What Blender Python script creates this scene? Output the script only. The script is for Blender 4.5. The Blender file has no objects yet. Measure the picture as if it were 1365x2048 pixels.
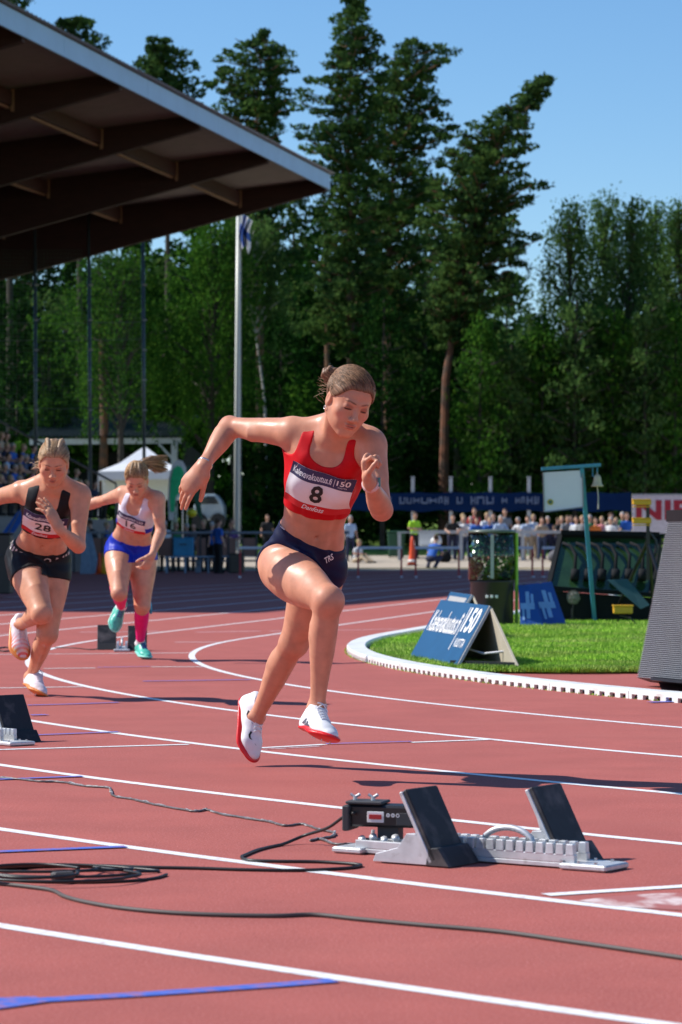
import bpy, math, random
import numpy as np
from mathutils import Vector, Matrix
random.seed(7); rng = np.random.default_rng(7)
PI = math.pi
scene = bpy.context.scene
COL = scene.collection

# ------------------------------------------------------------------ camera, sky, sun, exposure
FPX = 5633.0; CAMH = 0.847; PITCH = math.atan(68.0/FPX)
cam_data = bpy.data.cameras.new("camera"); cam = bpy.data.objects.new("camera", cam_data); COL.objects.link(cam)
cam.location = (0, 0, CAMH); cam.rotation_euler = (PI/2+PITCH, 0, 0)
cam_data.sensor_fit = 'VERTICAL'; cam_data.sensor_height = 36.0; cam_data.sensor_width = 24.0
cam_data.lens = FPX/2048*36.0
cam_data.clip_start = 0.2; cam_data.clip_end = 4000
cam_data.dof.use_dof = True; cam_data.dof.focus_distance = 10.6; cam_data.dof.aperture_fstop = 8.0
scene.camera = cam
SUN_EL = math.radians(44.0)
SUN_DIR = Vector((-0.985*math.cos(SUN_EL), 0.17*math.cos(SUN_EL), math.sin(SUN_EL))).normalized()   # towards the sun
world = bpy.data.worlds.new("World"); scene.world = world; world.use_nodes = True
wn = world.node_tree; wn.nodes.clear()
sky = wn.nodes.new('ShaderNodeTexSky'); sky.sky_type = 'NISHITA'; sky.sun_disc = False
sky.sun_elevation = SUN_EL; sky.sun_rotation = math.atan2(SUN_DIR.x, SUN_DIR.y)
sky.altitude = 0; sky.air_density = 1.0; sky.dust_density = 0.0; sky.ozone_density = 5.0
hs = wn.nodes.new('ShaderNodeHueSaturation'); hs.inputs['Saturation'].default_value = 1.14; hs.inputs['Value'].default_value = 1.05
bg = wn.nodes.new('ShaderNodeBackground'); bg.inputs['Strength'].default_value = 0.095
wo = wn.nodes.new('ShaderNodeOutputWorld')
wn.links.new(sky.outputs[0], hs.inputs['Color']); wn.links.new(hs.outputs[0], bg.inputs[0]); wn.links.new(bg.outputs[0], wo.inputs[0])
sd = bpy.data.lights.new("sun", 'SUN'); sd.energy = 4.1; sd.angle = math.radians(0.53); sd.color = (1.0, 0.955, 0.88)
so = bpy.data.objects.new("sun", sd); COL.objects.link(so); so.rotation_euler = SUN_DIR.to_track_quat('Z', 'Y').to_euler()
so.location = (-30, 20, 40)
vs = scene.view_settings; vs.view_transform = 'Standard'; vs.look = 'None'; vs.gamma = 1; vs.exposure = 0.55; vs.use_curve_mapping = False
scene.render.engine = 'CYCLES'
cy = scene.cycles
cy.max_bounces = 6; cy.diffuse_bounces = 3; cy.glossy_bounces = 3; cy.transmission_bounces = 5; cy.transparent_max_bounces = 12
cy.caustics_reflective = False; cy.caustics_refractive = False
try:
    cy.use_denoising = True
except Exception: pass

# ------------------------------------------------------------------ measuring: photograph pixel (full size) + distance -> place
ca, sa = math.cos(PITCH), math.sin(PITCH)
def ray(px, py):
    a = (px-682.5)/FPX; b = (1024-py)/FPX
    return Vector((a, ca-b*sa, sa+b*ca))
def at(px, py, Y):
    d = ray(px, py); return Vector((0, 0, CAMH))+d*(Y/d.y)
def gnd(px, py, z=0.0):
    d = ray(px, py); t = (z-CAMH)/d.z; return Vector((0, 0, CAMH))+d*t
def V(*a): return Vector(a)

# ------------------------------------------------------------------ materials
MATS = {}
def mat(name, col, rough=0.6, metal=0.0, var=0.12, scale=8.0, bump=0.0, bscale=60.0, spec=0.5, trans=0.0, sss=0.0, emit=None, coat=0.0, stretch=None, col2=None):
    if name in MATS: return MATS[name]
    m = bpy.data.materials.new(name); m.use_nodes = True; nt = m.node_tree
    p = nt.nodes['Principled BSDF']
    p.inputs['Roughness'].default_value = rough; p.inputs['Metallic'].default_value = metal
    p.inputs['Specular IOR Level'].default_value = spec
    if trans: p.inputs['Transmission Weight'].default_value = trans
    if coat: p.inputs['Coat Weight'].default_value = coat
    if sss:
        p.inputs['Subsurface Weight'].default_value = sss; p.inputs['Subsurface Radius'].default_value = (1.0, .35, .2); p.inputs['Subsurface Scale'].default_value = 0.012
    tc = nt.nodes.new('ShaderNodeTexCoord'); src = tc.outputs['Object']
    if stretch:
        mp = nt.nodes.new('ShaderNodeMapping'); mp.inputs['Scale'].default_value = stretch; nt.links.new(src, mp.inputs[0]); src = mp.outputs[0]
    nz = nt.nodes.new('ShaderNodeTexNoise'); nz.inputs['Scale'].default_value = scale; nz.inputs['Detail'].default_value = 6; nt.links.new(src, nz.inputs['Vector'])
    mr = nt.nodes.new('ShaderNodeMapRange'); mr.inputs[1].default_value = .3; mr.inputs[2].default_value = .7
    nt.links.new(nz.outputs['Fac'], mr.inputs[0])
    mx = nt.nodes.new('ShaderNodeMix'); mx.data_type = 'RGBA'
    c = Vector(col[:3])
    c2 = Vector(col2[:3]) if col2 else c*(1+var)
    c1 = c if col2 else c*(1-var)
    mx.inputs[6].default_value = (*c1, 1); mx.inputs[7].default_value = (*c2, 1)
    nt.links.new(mr.outputs[0], mx.inputs[0]); nt.links.new(mx.outputs[2], p.inputs['Base Color'])
    if bump:
        b = nt.nodes.new('ShaderNodeBump'); b.inputs['Strength'].default_value = bump; b.inputs['Distance'].default_value = min(.01, .25/bscale)
        n2 = nt.nodes.new('ShaderNodeTexNoise'); n2.inputs['Scale'].default_value = bscale; n2.inputs['Detail'].default_value = 4; nt.links.new(src, n2.inputs['Vector'])
        nt.links.new(n2.outputs['Fac'], b.inputs['Height']); nt.links.new(b.outputs[0], p.inputs['Normal'])
    if emit:
        p.inputs['Emission Color'].default_value = (*emit, 1); p.inputs['Emission Strength'].default_value = 1
    MATS[name] = m; m['p'] = 1
    return m
def addmix(m, col, scale, lo, hi, detail=8, coord='Object', stretch=None, fac=1.0):
    """a second, patchy colour over the first (wear, dust, dry spots)"""
    nt = m.node_tree; p = nt.nodes['Principled BSDF']; old = p.inputs['Base Color'].links[0].from_socket
    tc = nt.nodes.new('ShaderNodeTexCoord'); src = tc.outputs[coord]
    if stretch:
        mp = nt.nodes.new('ShaderNodeMapping'); mp.inputs['Scale'].default_value = stretch; nt.links.new(src, mp.inputs[0]); src = mp.outputs[0]
    nz = nt.nodes.new('ShaderNodeTexNoise'); nz.inputs['Scale'].default_value = scale; nz.inputs['Detail'].default_value = detail; nt.links.new(src, nz.inputs['Vector'])
    mr = nt.nodes.new('ShaderNodeMapRange'); mr.inputs[1].default_value = lo; mr.inputs[2].default_value = hi; mr.inputs[4].default_value = fac
    nt.links.new(nz.outputs['Fac'], mr.inputs[0])
    mx = nt.nodes.new('ShaderNodeMix'); mx.data_type = 'RGBA'; nt.links.new(mr.outputs[0], mx.inputs[0])
    nt.links.new(old, mx.inputs[6]); mx.inputs[7].default_value = (*col[:3], 1); nt.links.new(mx.outputs[2], p.inputs['Base Color'])
    return m

# ------------------------------------------------------------------ objects
def tag(o, label=None, cat=None, group=None, kind=None):
    if label: o['label'] = label
    if cat: o['category'] = cat
    if group: o['group'] = group
    if kind: o['kind'] = kind
    return o
def empty(name, loc, label, cat, group=None, rz=0.0):
    o = bpy.data.objects.new(name, None); COL.objects.link(o); o.location = loc; o.rotation_euler = (0, 0, rz)
    o.empty_display_size = .1
    return tag(o, label, cat, group)
def par(o, parent):
    """parent a child whose geometry is in world coordinates"""
    o.parent = parent
    o.matrix_parent_inverse = (Matrix.Translation(parent_loc(parent)) @ Matrix.Rotation(parent_rz(parent), 4, 'Z')).inverted()
    return o
def parent_loc(p):
    l = Vector(p.location)
    return l
def parent_rz(p): return p.rotation_euler[2]
def mesh_obj(name, verts, faces, m, parent=None, smooth=False, world_space=True, mats=None, mi=None):
    me = bpy.data.meshes.new(name); 
    me.from_pydata([tuple(v) for v in verts], [], [tuple(f) for f in faces]); me.update()
    return finish(name, me, m, parent, smooth, world_space, mats, mi)
def finish(name, me, m, parent=None, smooth=False, world_space=True, mats=None, mi=None):
    if mats:
        for q in mats: me.materials.append(q)
        if mi is not None: me.polygons.foreach_set('material_index', np.asarray(mi, dtype=np.int32))
    elif m: me.materials.append(m)
    if smooth: me.polygons.foreach_set('use_smooth', np.ones(len(me.polygons), dtype=bool))
    o = bpy.data.objects.new(name, me); COL.objects.link(o)
    if parent is not None:
        if world_space and parent.type == 'EMPTY': par(o, parent)
        else: o.parent = parent
    return o
def np_mesh(name, v, f, m, parent=None, smooth=True, world_space=True, mats=None, mi=None):
    """fast mesh from arrays: v (n,3), f (m,3|4)"""
    v = np.ascontiguousarray(v, dtype=np.float32); f = np.ascontiguousarray(f, dtype=np.int32)
    me = bpy.data.meshes.new(name); k = f.shape[1]
    me.vertices.add(len(v)); me.vertices.foreach_set('co', v.ravel())
    me.loops.add(f.size); me.loops.foreach_set('vertex_index', f.ravel())
    me.polygons.add(len(f)); me.polygons.foreach_set('loop_start', np.arange(0, f.size, k, dtype=np.int32))
    me.polygons.foreach_set('loop_total', np.full(len(f), k, dtype=np.int32))
    me.update(calc_edges=True)
    return finish(name, me, m, parent, smooth, world_space, mats, mi)

class MB:
    """collects boxes, bars, tubes; build() links them as one mesh"""
    def __init__(s): s.v = []; s.f = []; s.mi = []
    def add(s, vs_, fs_, mi=0):
        o = len(s.v); s.v += [Vector(x) for x in vs_]; s.f += [tuple(i+o for i in f) for f in fs_]; s.mi += [mi]*len(fs_); return s
    def box(s, c, size, rot=None, mi=0, taper=1.0):
        hx, hy, hz = size[0]/2, size[1]/2, size[2]/2; R = rot or Matrix.Identity(3); c = Vector(c)
        pts = [c+R @ Vector((x*(taper if z > 0 else 1)*hx, y*(taper if z > 0 else 1)*hy, z*hz)) for z in (-1, 1) for x, y in ((-1, -1), (1, -1), (1, 1), (-1, 1))]
        return s.add(pts, [(3, 2, 1, 0), (4, 5, 6, 7), (0, 1, 5, 4), (1, 2, 6, 5), (2, 3, 7, 6), (3, 0, 4, 7)], mi)
    def rbox(s, c, size, r, rot=None, mi=0):
        """box with chamfered vertical and horizontal edges"""
        hx, hy, hz = size[0]/2, size[1]/2, size[2]/2; R = rot or Matrix.Identity(3); c = Vector(c)
        rings = []
        for z, ins in ((-hz, r), (-hz+r, 0), (hz-r, 0), (hz, r)):
            x, y = hx-ins, hy-ins; q = r
            rings.append([(x-q, -y), (x, -y+q), (x, y-q), (x-q, y), (-x+q, y), (-x, y-q), (-x, -y+q), (-x+q, -y)])
        pts = [c+R @ Vector((x, y, z)) for (z, _), rg in zip(((-hz, 0), (-hz+r, 0), (hz-r, 0), (hz, 0)), rings) for x, y in rg]
        fs = [tuple(range(7, -1, -1)), tuple(range(24, 32))]
        for k in range(3):
            for i in range(8): fs.append((k*8+i, k*8+(i+1) % 8, (k+1)*8+(i+1) % 8, (k+1)*8+i))
        return s.add(pts, fs, mi)
    def bar(s, a, b, w, h, up=(0, 0, 1), mi=0):
        a, b = Vector(a), Vector(b); d = b-a; L = d.length; d.normalize(); u = Vector(up)
        if abs(d.dot(u)) > .98: u = Vector((0, 1, 0))
        x = d.cross(u).normalized(); z = x.cross(d)
        R = Matrix((x, d, z)).transposed()
        return s.box((a+b)/2, (w, L, h), R, mi)
    def tube(s, pts, r, n=8, mi=0, closed=False):
        pts = [Vector(p) for p in pts]; N = len(pts); rr = r if hasattr(r, '__len__') else [r]*N
        vs_, fs_ = [], []; prev = None
        for i, p in enumerate(pts):
            if closed: d = pts[(i+1) % N]-pts[i-1]
            else: d = pts[min(i+1, N-1)]-pts[max(i-1, 0)]
            if d.length < 1e-9: d = Vector((0, 0, 1))
            d.normalize()
            if prev is None: x = d.orthogonal().normalized()
            else:
                x = prev-d*prev.dot(d); x = x.normalized() if x.length > 1e-6 else d.orthogonal().normalized()
            prev = x; y = d.cross(x)
            for k in range(n):
                a = 2*PI*k/n; vs_.append(p+(x*math.cos(a)+y*math.sin(a))*rr[i])
        for i in range(N if closed else N-1):
            j = (i+1) % N
            for k in range(n): fs_.append((i*n+k, i*n+(k+1) % n, j*n+(k+1) % n, j*n+k))
        if not closed: fs_ += [tuple(range(n-1, -1, -1)), tuple(range((N-1)*n, N*n))]
        return s.add(vs_, fs_, mi)
    def lathe(s, c, prof, n=24, rot=None, mi=0):
        """prof: list of (r, z)"""
        R = rot or Matrix.Identity(3); c = Vector(c); vs_ = []; fs_ = []
        for r, z in prof:
            for k in range(n):
                a = 2*PI*k/n; vs_.append(c+R @ Vector((max(r, 1e-4)*math.cos(a), max(r, 1e-4)*math.sin(a), z)))
        for i in range(len(prof)-1):
            for k in range(n): fs_.append((i*n+k, i*n+(k+1) % n, (i+1)*n+(k+1) % n, (i+1)*n+k))
        fs_ += [tuple(range(n-1, -1, -1)), tuple(range((len(prof)-1)*n, len(prof)*n))]
        return s.add(vs_, fs_, mi)
    def prism(s, poly, off, mi=0):
        """extrude polygon (3-D points) by vector off"""
        n = len(poly); off = Vector(off); p = [Vector(q) for q in poly]
        return s.add(p+[q+off for q in p], [tuple(range(n-1, -1, -1)), tuple(range(n, 2*n))]+[(i, (i+1) % n, n+(i+1) % n, n+i) for i in range(n)], mi)
    def build(s, name, m, parent=None, smooth=False, world_space=True, bevel=0.0):
        mats = m if isinstance(m, (list, tuple)) else None
        o = mesh_obj(name, s.v, s.f, None if mats else m, parent, smooth, world_space, mats, s.mi if mats else None)
        if bevel:
            b = o.modifiers.new('bevel', 'BEVEL'); b.width = bevel; b.segments = 2; b.limit_method = 'ANGLE'
        return o
def rotm(rx=0, ry=0, rz=0):
    return (Matrix.Rotation(rz, 3, 'Z') @ Matrix.Rotation(ry, 3, 'Y') @ Matrix.Rotation(rx, 3, 'X'))
def copy_tree(o, loc, rz, label=None):
    c = o.copy(); COL.objects.link(c); c.location = loc; c.rotation_euler = (0, 0, rz)
    if label: c['label'] = label
    for ch in list(o.children):
        d = ch.copy(); COL.objects.link(d); d.parent = c; d.matrix_parent_inverse = ch.matrix_parent_inverse.copy()
        for g in list(ch.children):
            e = g.copy(); COL.objects.link(e); e.parent = d; e.matrix_parent_inverse = g.matrix_parent_inverse.copy()
    return c
def text_mesh(s, size=1.0, shear=0.0, bold=0.0, res=3, extrude=0.0):
    """lettering as flat triangles: arrays of 2-D points (centred) and faces"""
    cu = bpy.data.curves.new('t', 'FONT'); cu.body = s; cu.size = size; cu.shear = shear; cu.offset = bold; cu.resolution_u = res
    cu.align_x = 'CENTER'; cu.align_y = 'CENTER'
    ob = bpy.data.objects.new('t', cu); COL.objects.link(ob)
    dg = bpy.context.evaluated_depsgraph_get(); me = bpy.data.meshes.new_from_object(ob.evaluated_get(dg))
    bpy.data.objects.remove(ob); bpy.data.curves.remove(cu)
    v = np.array([q.co[:] for q in me.vertices]).reshape(-1, 3)[:, :2]; f = [tuple(p.vertices) for p in me.polygons]
    bpy.data.meshes.remove(me)
    if len(v):
        v = v-(v.max(0)+v.min(0))/2
    return v, f
def text_on(name, s, origin, ux, uy, w, h, m, parent, bold=0.0, shear=0.0, lift=0.002, depth=.001):
    """text stretched to w x h on the plane origin, ux, uy (unit vectors), slightly proud"""
    v, f = text_mesh(s, 1.0, shear, bold)
    ext = v.max(0)-v.min(0); n = ux.cross(uy).normalized()
    P = [origin+ux*(a/ext[0]*w)+uy*(b/ext[1]*h)+n*lift for a, b in v]
    return mesh_obj(name, P, f, m, parent)
# ------------------------------------------------------------------ the ground
CX, CY, R0, TH = 16.448, 22.619, 16.402, 2.947
UT = Vector((math.cos(TH), math.sin(TH))); TT = Vector((UT.y, -UT.x))           # far tangent point: radius and running direction
def lane_pts(off, z, a0=-0.2, far=75.0, step=0.02):
    """points of the line at distance off outside the kerb: far straight, bend, near side (angle about the bend's centre)"""
    r = R0+off; pts = []
    c = Vector((CX, CY)); T = c+UT*r
    n = 26
    for i in range(n, 0, -1): pts.append(T+TT*(far*i/n))
    a = TH; a_end = 2*PI+a0-1.0
    while a < a_end:
        pts.append(c+Vector((math.cos(a), math.sin(a)))*r); a += step
    return [Vector((p.x, p.y, z)) for p in pts]
def ribbon(pts, w):
    vs_, fs_ = [], []
    ww = w if hasattr(w, '__len__') else [w]*len(pts)
    for i, p in enumerate(pts):
        d = (pts[min(i+1, len(pts)-1)]-pts[max(i-1, 0)]); d.z = 0; d.normalize(); n = Vector((-d.y, d.x, 0))
        vs_ += [p+n*ww[i]/2, p-n*ww[i]/2]
    for i in range(len(pts)-1): fs_.append((2*i, 2*i+1, 2*i+3, 2*i+2))
    return vs_, fs_

m_track = mat('track_rubber', (0.375, 0.096, 0.078), rough=.85, var=.10, scale=3.0, bump=.35, bscale=420, spec=.25)
addmix(m_track, (.54, .21, .19), 170, .54, .70, detail=2, fac=.9)
addmix(m_track, (.20, .05, .05), 150, .58, .70, detail=2, fac=.9)
addmix(m_track, (.31, .082, .070), .35, .45, .75, detail=5, fac=.55)
addmix(m_track, (.42, .130, .105), 1.6, .55, .75, detail=6, stretch=(.25, 1, 1), fac=.35)
m_line = mat('line_paint', (.80, .80, .80), rough=.6, var=.04, scale=30)
addmix(m_line, (.52, .30, .28), 38, .54, .74, detail=10, fac=.85)
m_blue = mat('blue_line_paint', (.07, .14, .55), rough=.6, var=.1, scale=30)
addmix(m_blue, (.38, .13, .17), 30, .48, .70, detail=8, fac=.8)
m_wornw = mat('worn_line_paint', (.62, .44, .45), rough=.7, var=.15, scale=40)
addmix(m_wornw, (.43, .125, .13), 25, .45, .60, detail=8)
m_grassg = mat('grass_ground', (.16, .28, .04), rough=.9, var=.35, scale=2.5, bump=.5, bscale=90)
m_tan = mat('sandy_paving', (.42, .36, .29), rough=.9, var=.1, scale=2)
m_dark = mat('forest_floor', (.04, .055, .02), rough=.95, var=.4, scale=.3)

def sheet(name, pts, z, m, label=None):
    o = mesh_obj(name, [(p[0], p[1], z) for p in pts], [tuple(range(len(pts)))], m); tag(o, label, None, None, 'structure'); return o
# land to the horizon: one sheet that rises a little behind the track
ys = [-60, 60, 97, 99, 107, 113, 122, 135, 160, 220, 400, 3000]
zs = [-.03, -.03, -.03, .02, .40, .46, 1.6, 2.2, 2.6, 3, 4, 10]
vv, ff = [], []
for y, z in zip(ys, zs):
    for x in (-2500, -60, -20, -3, 8, 20, 60, 2500): vv.append((x, y, z if not (x > 5 and 113 < y < 140) else z*.7))
for i in range(len(ys)-1):
    for j in range(7): ff.append((i*8+j, i*8+j+1, (i+1)*8+j+1, (i+1)*8+j))
g = mesh_obj('ground', vv, ff, m_grassg); tag(g, None, None, None, 'structure')
def GZ(y): return float(np.interp(y, ys, zs))
# paving strip behind the running track
vv = []; 
for y in (96.9, 99, 107, 112.6):
    for x in (-70, 70): vv.append((x, y, GZ(y)+.012+(0 if y > 97 else .02)))
pv = mesh_obj('paving', vv, [(0, 1, 3, 2), (2, 3, 5, 4), (4, 5, 7, 6)], m_tan); tag(pv, None, None, None, 'structure')
m_yel = mat('yellow_kerb_paint', (.62, .48, .16), rough=.8)
ky = MB().box((0, 98.6, .07), (140, .5, .03)).build('paving_edge_stripe', m_yel); tag(ky, kind='structure')
tr = sheet('running_track', [(-70, -6), (70, -6), (70, 97), (-70, 97)], 0.0, m_track)
# infield grass sheet: inside the kerb, beyond a red run-off strip
gp = []
rin = R0-.17
for i in range(6, -1, -1):
    q = Vector((CX, CY))+UT*rin+TT*(36*i/6); gp.append((q.x, q.y))
a = TH
while a < 4.4:
    q = (CX+math.cos(a)*rin, CY+math.sin(a)*rin)
    if q[1] < 18.9: break
    gp.append(q); a += .03
xe = CX-math.sqrt(rin**2-(CY-18.75)**2)
gp.append((xe, 18.75)); gp += [(2.0, 18.72), (6, 18.6), (40, 18.4), (40, 60)]
gr = sheet('infield_grass', gp, .012, m_grassg)

# lane lines as true circles with a far straight
for k in range(1, 9):
    pts = lane_pts(1.22*k, .0012); vs_, fs_ = ribbon(pts, .05)
    o = mesh_obj('lane_line', vs_, fs_, m_line); tag(o, kind='structure')
def paint(name, pix, w, m, z=.0022, n=1):
    pts = []
    for i in range(len(pix)-1):
        a, b = gnd(*pix[i]), gnd(*pix[i+1])
        for t in range(n): pts.append(a.lerp(b, t/n))
    pts.append(gnd(*pix[-1])); pts = [Vector((p.x, p.y, z)) for p in pts]
    vs_, fs_ = ribbon(pts, w); o = mesh_obj(name, vs_, fs_, m); tag(o, kind='structure'); return o
for pix, w in (([(-20, 1500.5), (377, 1489.5)], .045), ([(521, 1496.5), (650, 1489.5)], .045), ([(822, 1485.5), (985, 1479.5)], .045),
               ([(-20, 1309.5), (383, 1306)], .05), ([(88, 1337.5), (191, 1336.5)], .05), ([(303, 1334), (409, 1334)], .05),
               ([(-20, 1376.7), (165, 1374)], .05), ([(350, 1284.8), (446, 1284.5)], .05), ([(1092, 1791), (1400, 1771.5)], .05)):
    paint('start_line', pix, w, m_line)
for pix, w in (([(160, 1264.5), (318, 1263)], .12), ([(393, 1264.5), (520, 1262.5)], .13), ([(-10, 1268), (60, 1267)], .1), ([(540, 1262.5), (800, 1258.5)], .10),
               ([(530, 1499), (642, 1493)], .03)):
    paint('faded_line', pix, w, m_wornw, z=.0016)
for pix, w in (([(-20, 2009), (60, 2004), (300, 1990), (560, 1972), (668, 1963)], .05), ([(-30, 2011), (85, 2001)], [.13, .07]), ([(-20, 1706), (252, 1695)], .045),
               ([(-20, 1561), (165, 1554)], .04), ([(56, 1411.5), (140, 1409.5), (238, 1406)], .045), ([(60, 1472), (238, 1465)], .04), ([(286, 1363.5), (500, 1360.5)], .05),
               ([(652, 1489.5), (822, 1484.7)], .03), ([(1300, 1406), (1347, 1404.5)], .07), ([(62, 1432), (95, 1431)], .06), ([(196, 1336), (300, 1334.5)], .04)):
    BZ = globals().get('BZ', .0028)+.0003; paint('blue_mark', pix, w, m_blue, z=BZ)
# worn block of lane numerals painted between the two lines at the lower right
m_wornn = mat('worn_numerals', (.66, .52, .50), rough=.7, var=.1, scale=30)
addmix(m_wornn, (.38, .115, .10), 9, .44, .56, detail=6, stretch=(1, .45, 1))
o = mesh_obj('lane_numerals', [(p.x, p.y, .0016) for p in [gnd(*a) for a in ((1158, 1802), (1215, 1812), (1300, 1818), (1400, 1824), (1400, 1786), (1310, 1788), (1230, 1793))]], [tuple(range(7))], m_wornn); tag(o, kind='structure')
# raised white kerb: sections with drain slots, real openings
m_kerb = mat('kerb_white', (.80, .81, .80), rough=.45, var=.04, scale=6)
addmix(m_kerb, (.42, .36, .30), 7, .52, .78, fac=.6)
kerb = empty('kerb', (CX, CY, 0), 'white raised kerb with drain slots edging the inside of the track bend', 'kerb')
KW, KH, SLOT = .155, .05, .118
def kerb_pt(s):
    """arc length s from the far tangent point (positive along the bend)"""
    if s < 0:
        p = Vector((CX, CY))+UT*R0-TT*s*1; p = Vector((CX, CY))+UT*R0+TT*(-s); return p, Vector(UT)
    a = TH+s/R0; u = Vector((math.cos(a), math.sin(a))); return Vector((CX, CY))+u*R0, u
def P3(s, inset, z):
    p, u = kerb_pt(s); q = p-u*inset; return Vector((q.x, q.y, z))
sec = SLOT*8
s = -24*sec
while s < 17.5*1.0:
    mb = MB(); e0, e1 = s+.004, s+sec-.004
    n = 8 if s > -3 else 4
    for i in range(n):
        a, b = e0+(e1-e0)*i/n, e0+(e1-e0)*(i+1)/n
        # top slab with a chamfer
        prof = [(0, .026), (0, KH-.008), (.008, KH), (KW-.008, KH), (KW, KH-.008), (KW, .026)]
        if True:
            vs_ = [P3(a, q, z) for q, z in prof]+[P3(b, q, z) for q, z in prof]; k = len(prof)
            mb.add(vs_, [(j, (j+1) % k, k+(j+1) % k, k+j) for j in range(k)]+([tuple(range(k))[::-1]] if i == 0 else [])+([tuple(range(k, 2*k))] if i == n-1 else []))
        # teeth between slots
        w = (b-a)
        for (q0, q1) in ((0, .02), (KW-.02, KW)):
            c0, c1 = a+w*.24, b-w*.24
            segs = ((a, c0), (c1, b)) 
            for (x0, x1) in segs:
                v8 = [P3(x0, q0, 0), P3(x1, q0, 0), P3(x1, q1, 0), P3(x0, q1, 0), P3(x0, q0, .0262), P3(x1, q0, .0262), P3(x1, q1, .0262), P3(x0, q1, .0262)]
                mb.add(v8, [(3, 2, 1, 0), (4, 5, 6, 7), (0, 1, 5, 4), (1, 2, 6, 5), (2, 3, 7, 6), (3, 0, 4, 7)])
    mb.build('kerb_section', m_kerb, kerb)
    s += sec

# grass blades where one can see them: one mass
def blades(name, pts_xy, h, w, m, z=0.012):
    n = len(pts_xy); ang = rng.uniform(0, 2*PI, n); hh = h*rng.uniform(.5, 1.25, n); ww = w*rng.uniform(.7, 1.3, n)
    lean = rng.normal(0, .35, (n, 2))*hh[:, None]
    b = np.column_stack([pts_xy, np.full(n, z)])
    d = np.column_stack([np.cos(ang)*ww, np.sin(ang)*ww, np.zeros(n)])
    tip = b+np.column_stack([lean, hh])
    v = np.concatenate([b-d, b+d, tip], 1).reshape(-1, 3); f = np.arange(3*n).reshape(-1, 3)
    o = np_mesh(name, v, f, m, smooth=False); return o
m_blade = mat('grass_blade', (.30, .52, .04), rough=.6, var=.4, scale=1.3, spec=.3)
addmix(m_blade, (.44, .44, .13), 1.1, .45, .68, fac=.7)
addmix(m_blade, (.16, .32, .03), 7, .5, .7, fac=.6)
def inside_infield(x, y):
    # inside bend kerb and beyond the run-off strip
    v = np.column_stack([x-CX, y-CY]); r = np.hypot(v[:, 0], v[:, 1])
    s_ = v[:, 0]*TT.x+v[:, 1]*TT.y; q = v[:, 0]*UT.x+v[:, 1]*UT.y
    ok = np.where(s_ > 0, q < rin-.02, r < rin-.02)
    return ok & (y > 18.72+.12*np.sin(x*3))
N = 230000
y = 18.6+(rng.random(N)**1.7)*28; x = rng.uniform(-.2, 1, N)
xlo = (700-682.5)*y/FPX; xhi = (1400-682.5)*y/FPX; x = xlo+(x+.2)/1.2*(xhi-xlo)
ok = inside_infield(x, y)
go = blades('grass', np.column_stack([x, y])[ok], .034, .005, m_blade); tag(go, 'short bright green turf of the infield inside the white kerb', 'grass', None, 'stuff')
# weeds along the foot of the kerb
th = rng.uniform(3.0, 3.6, 500); rr = R0+rng.uniform(.003, .02, 500)
go = blades('kerb_weeds', np.column_stack([CX+np.cos(th)*rr, CY+np.sin(th)*rr]), .012, .004, m_blade, .001); tag(go, 'thin moss and weeds along the outer foot of the white kerb', 'weeds', None, 'stuff')
# ------------------------------------------------------------------ leaves and trees
def leaf_mat(name, c1, c2, c3, tr=.35, scale=.5):
    m = bpy.data.materials.new(name); m.use_nodes = True; nt = m.node_tree; nt.nodes.clear()
    out = nt.nodes.new('ShaderNodeOutputMaterial'); df = nt.nodes.new('ShaderNodeBsdfDiffuse'); tl = nt.nodes.new('ShaderNodeBsdfTranslucent'); mx = nt.nodes.new('ShaderNodeMixShader'); mx.inputs[0].default_value = tr
    tc = nt.nodes.new('ShaderNodeTexCoord'); n1 = nt.nodes.new('ShaderNodeTexNoise'); n1.inputs['Scale'].default_value = scale; n1.inputs['Detail'].default_value = 5
    n2 = nt.nodes.new('ShaderNodeTexNoise'); n2.inputs['Scale'].default_value = 4; n2.inputs['Detail'].default_value = 2
    for n in (n1, n2): nt.links.new(tc.outputs['Object'], n.inputs['Vector'])
    def rmp(n, a, b):
        r = nt.nodes.new('ShaderNodeMapRange'); r.inputs[1].default_value = a; r.inputs[2].default_value = b; nt.links.new(n.outputs['Fac'], r.inputs[0]); return r
    a = nt.nodes.new('ShaderNodeMix'); a.data_type = 'RGBA'; a.inputs[6].default_value = (*c1, 1); a.inputs[7].default_value = (*c2, 1); nt.links.new(rmp(n1, .35, .65).outputs[0], a.inputs[0])
    b = nt.nodes.new('ShaderNodeMix'); b.data_type = 'RGBA'; b.inputs[7].default_value = (*c3, 1); nt.links.new(a.outputs[2], b.inputs[6]); nt.links.new(rmp(n2, .5, .8).outputs[0], b.inputs[0])
    nt.links.new(b.outputs[2], df.inputs[0]); nt.links.new(b.outputs[2], tl.inputs[0]); nt.links.new(df.outputs[0], mx.inputs[1]); nt.links.new(tl.outputs[0], mx.inputs[2]); nt.links.new(mx.outputs[0], out.inputs[0])
    return m
L_pine = leaf_mat('pine_needles', (.024, .058, .022), (.065, .125, .030), (.13, .20, .045), .32)
L_birch = leaf_mat('birch_leaves', (.035, .085, .024), (.085, .165, .042), (.17, .26, .070), .42)
L_leaf = leaf_mat('broad_leaves', (.020, .070, .012), (.055, .150, .018), (.13, .26, .030), .40)
L_shade = leaf_mat('shade_tinted_leaves', (.006, .024, .006), (.016, .052, .010), (.035, .10, .014), .2)  # darker copy of the broad leaves, forest shade put into the colour
m_barkp = mat('pine_bark', (.21, .085, .045), rough=.9, var=.3, scale=6, bump=.6, bscale=30); addmix(m_barkp, (.10, .065, .045), 3, .4, .6)
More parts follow.
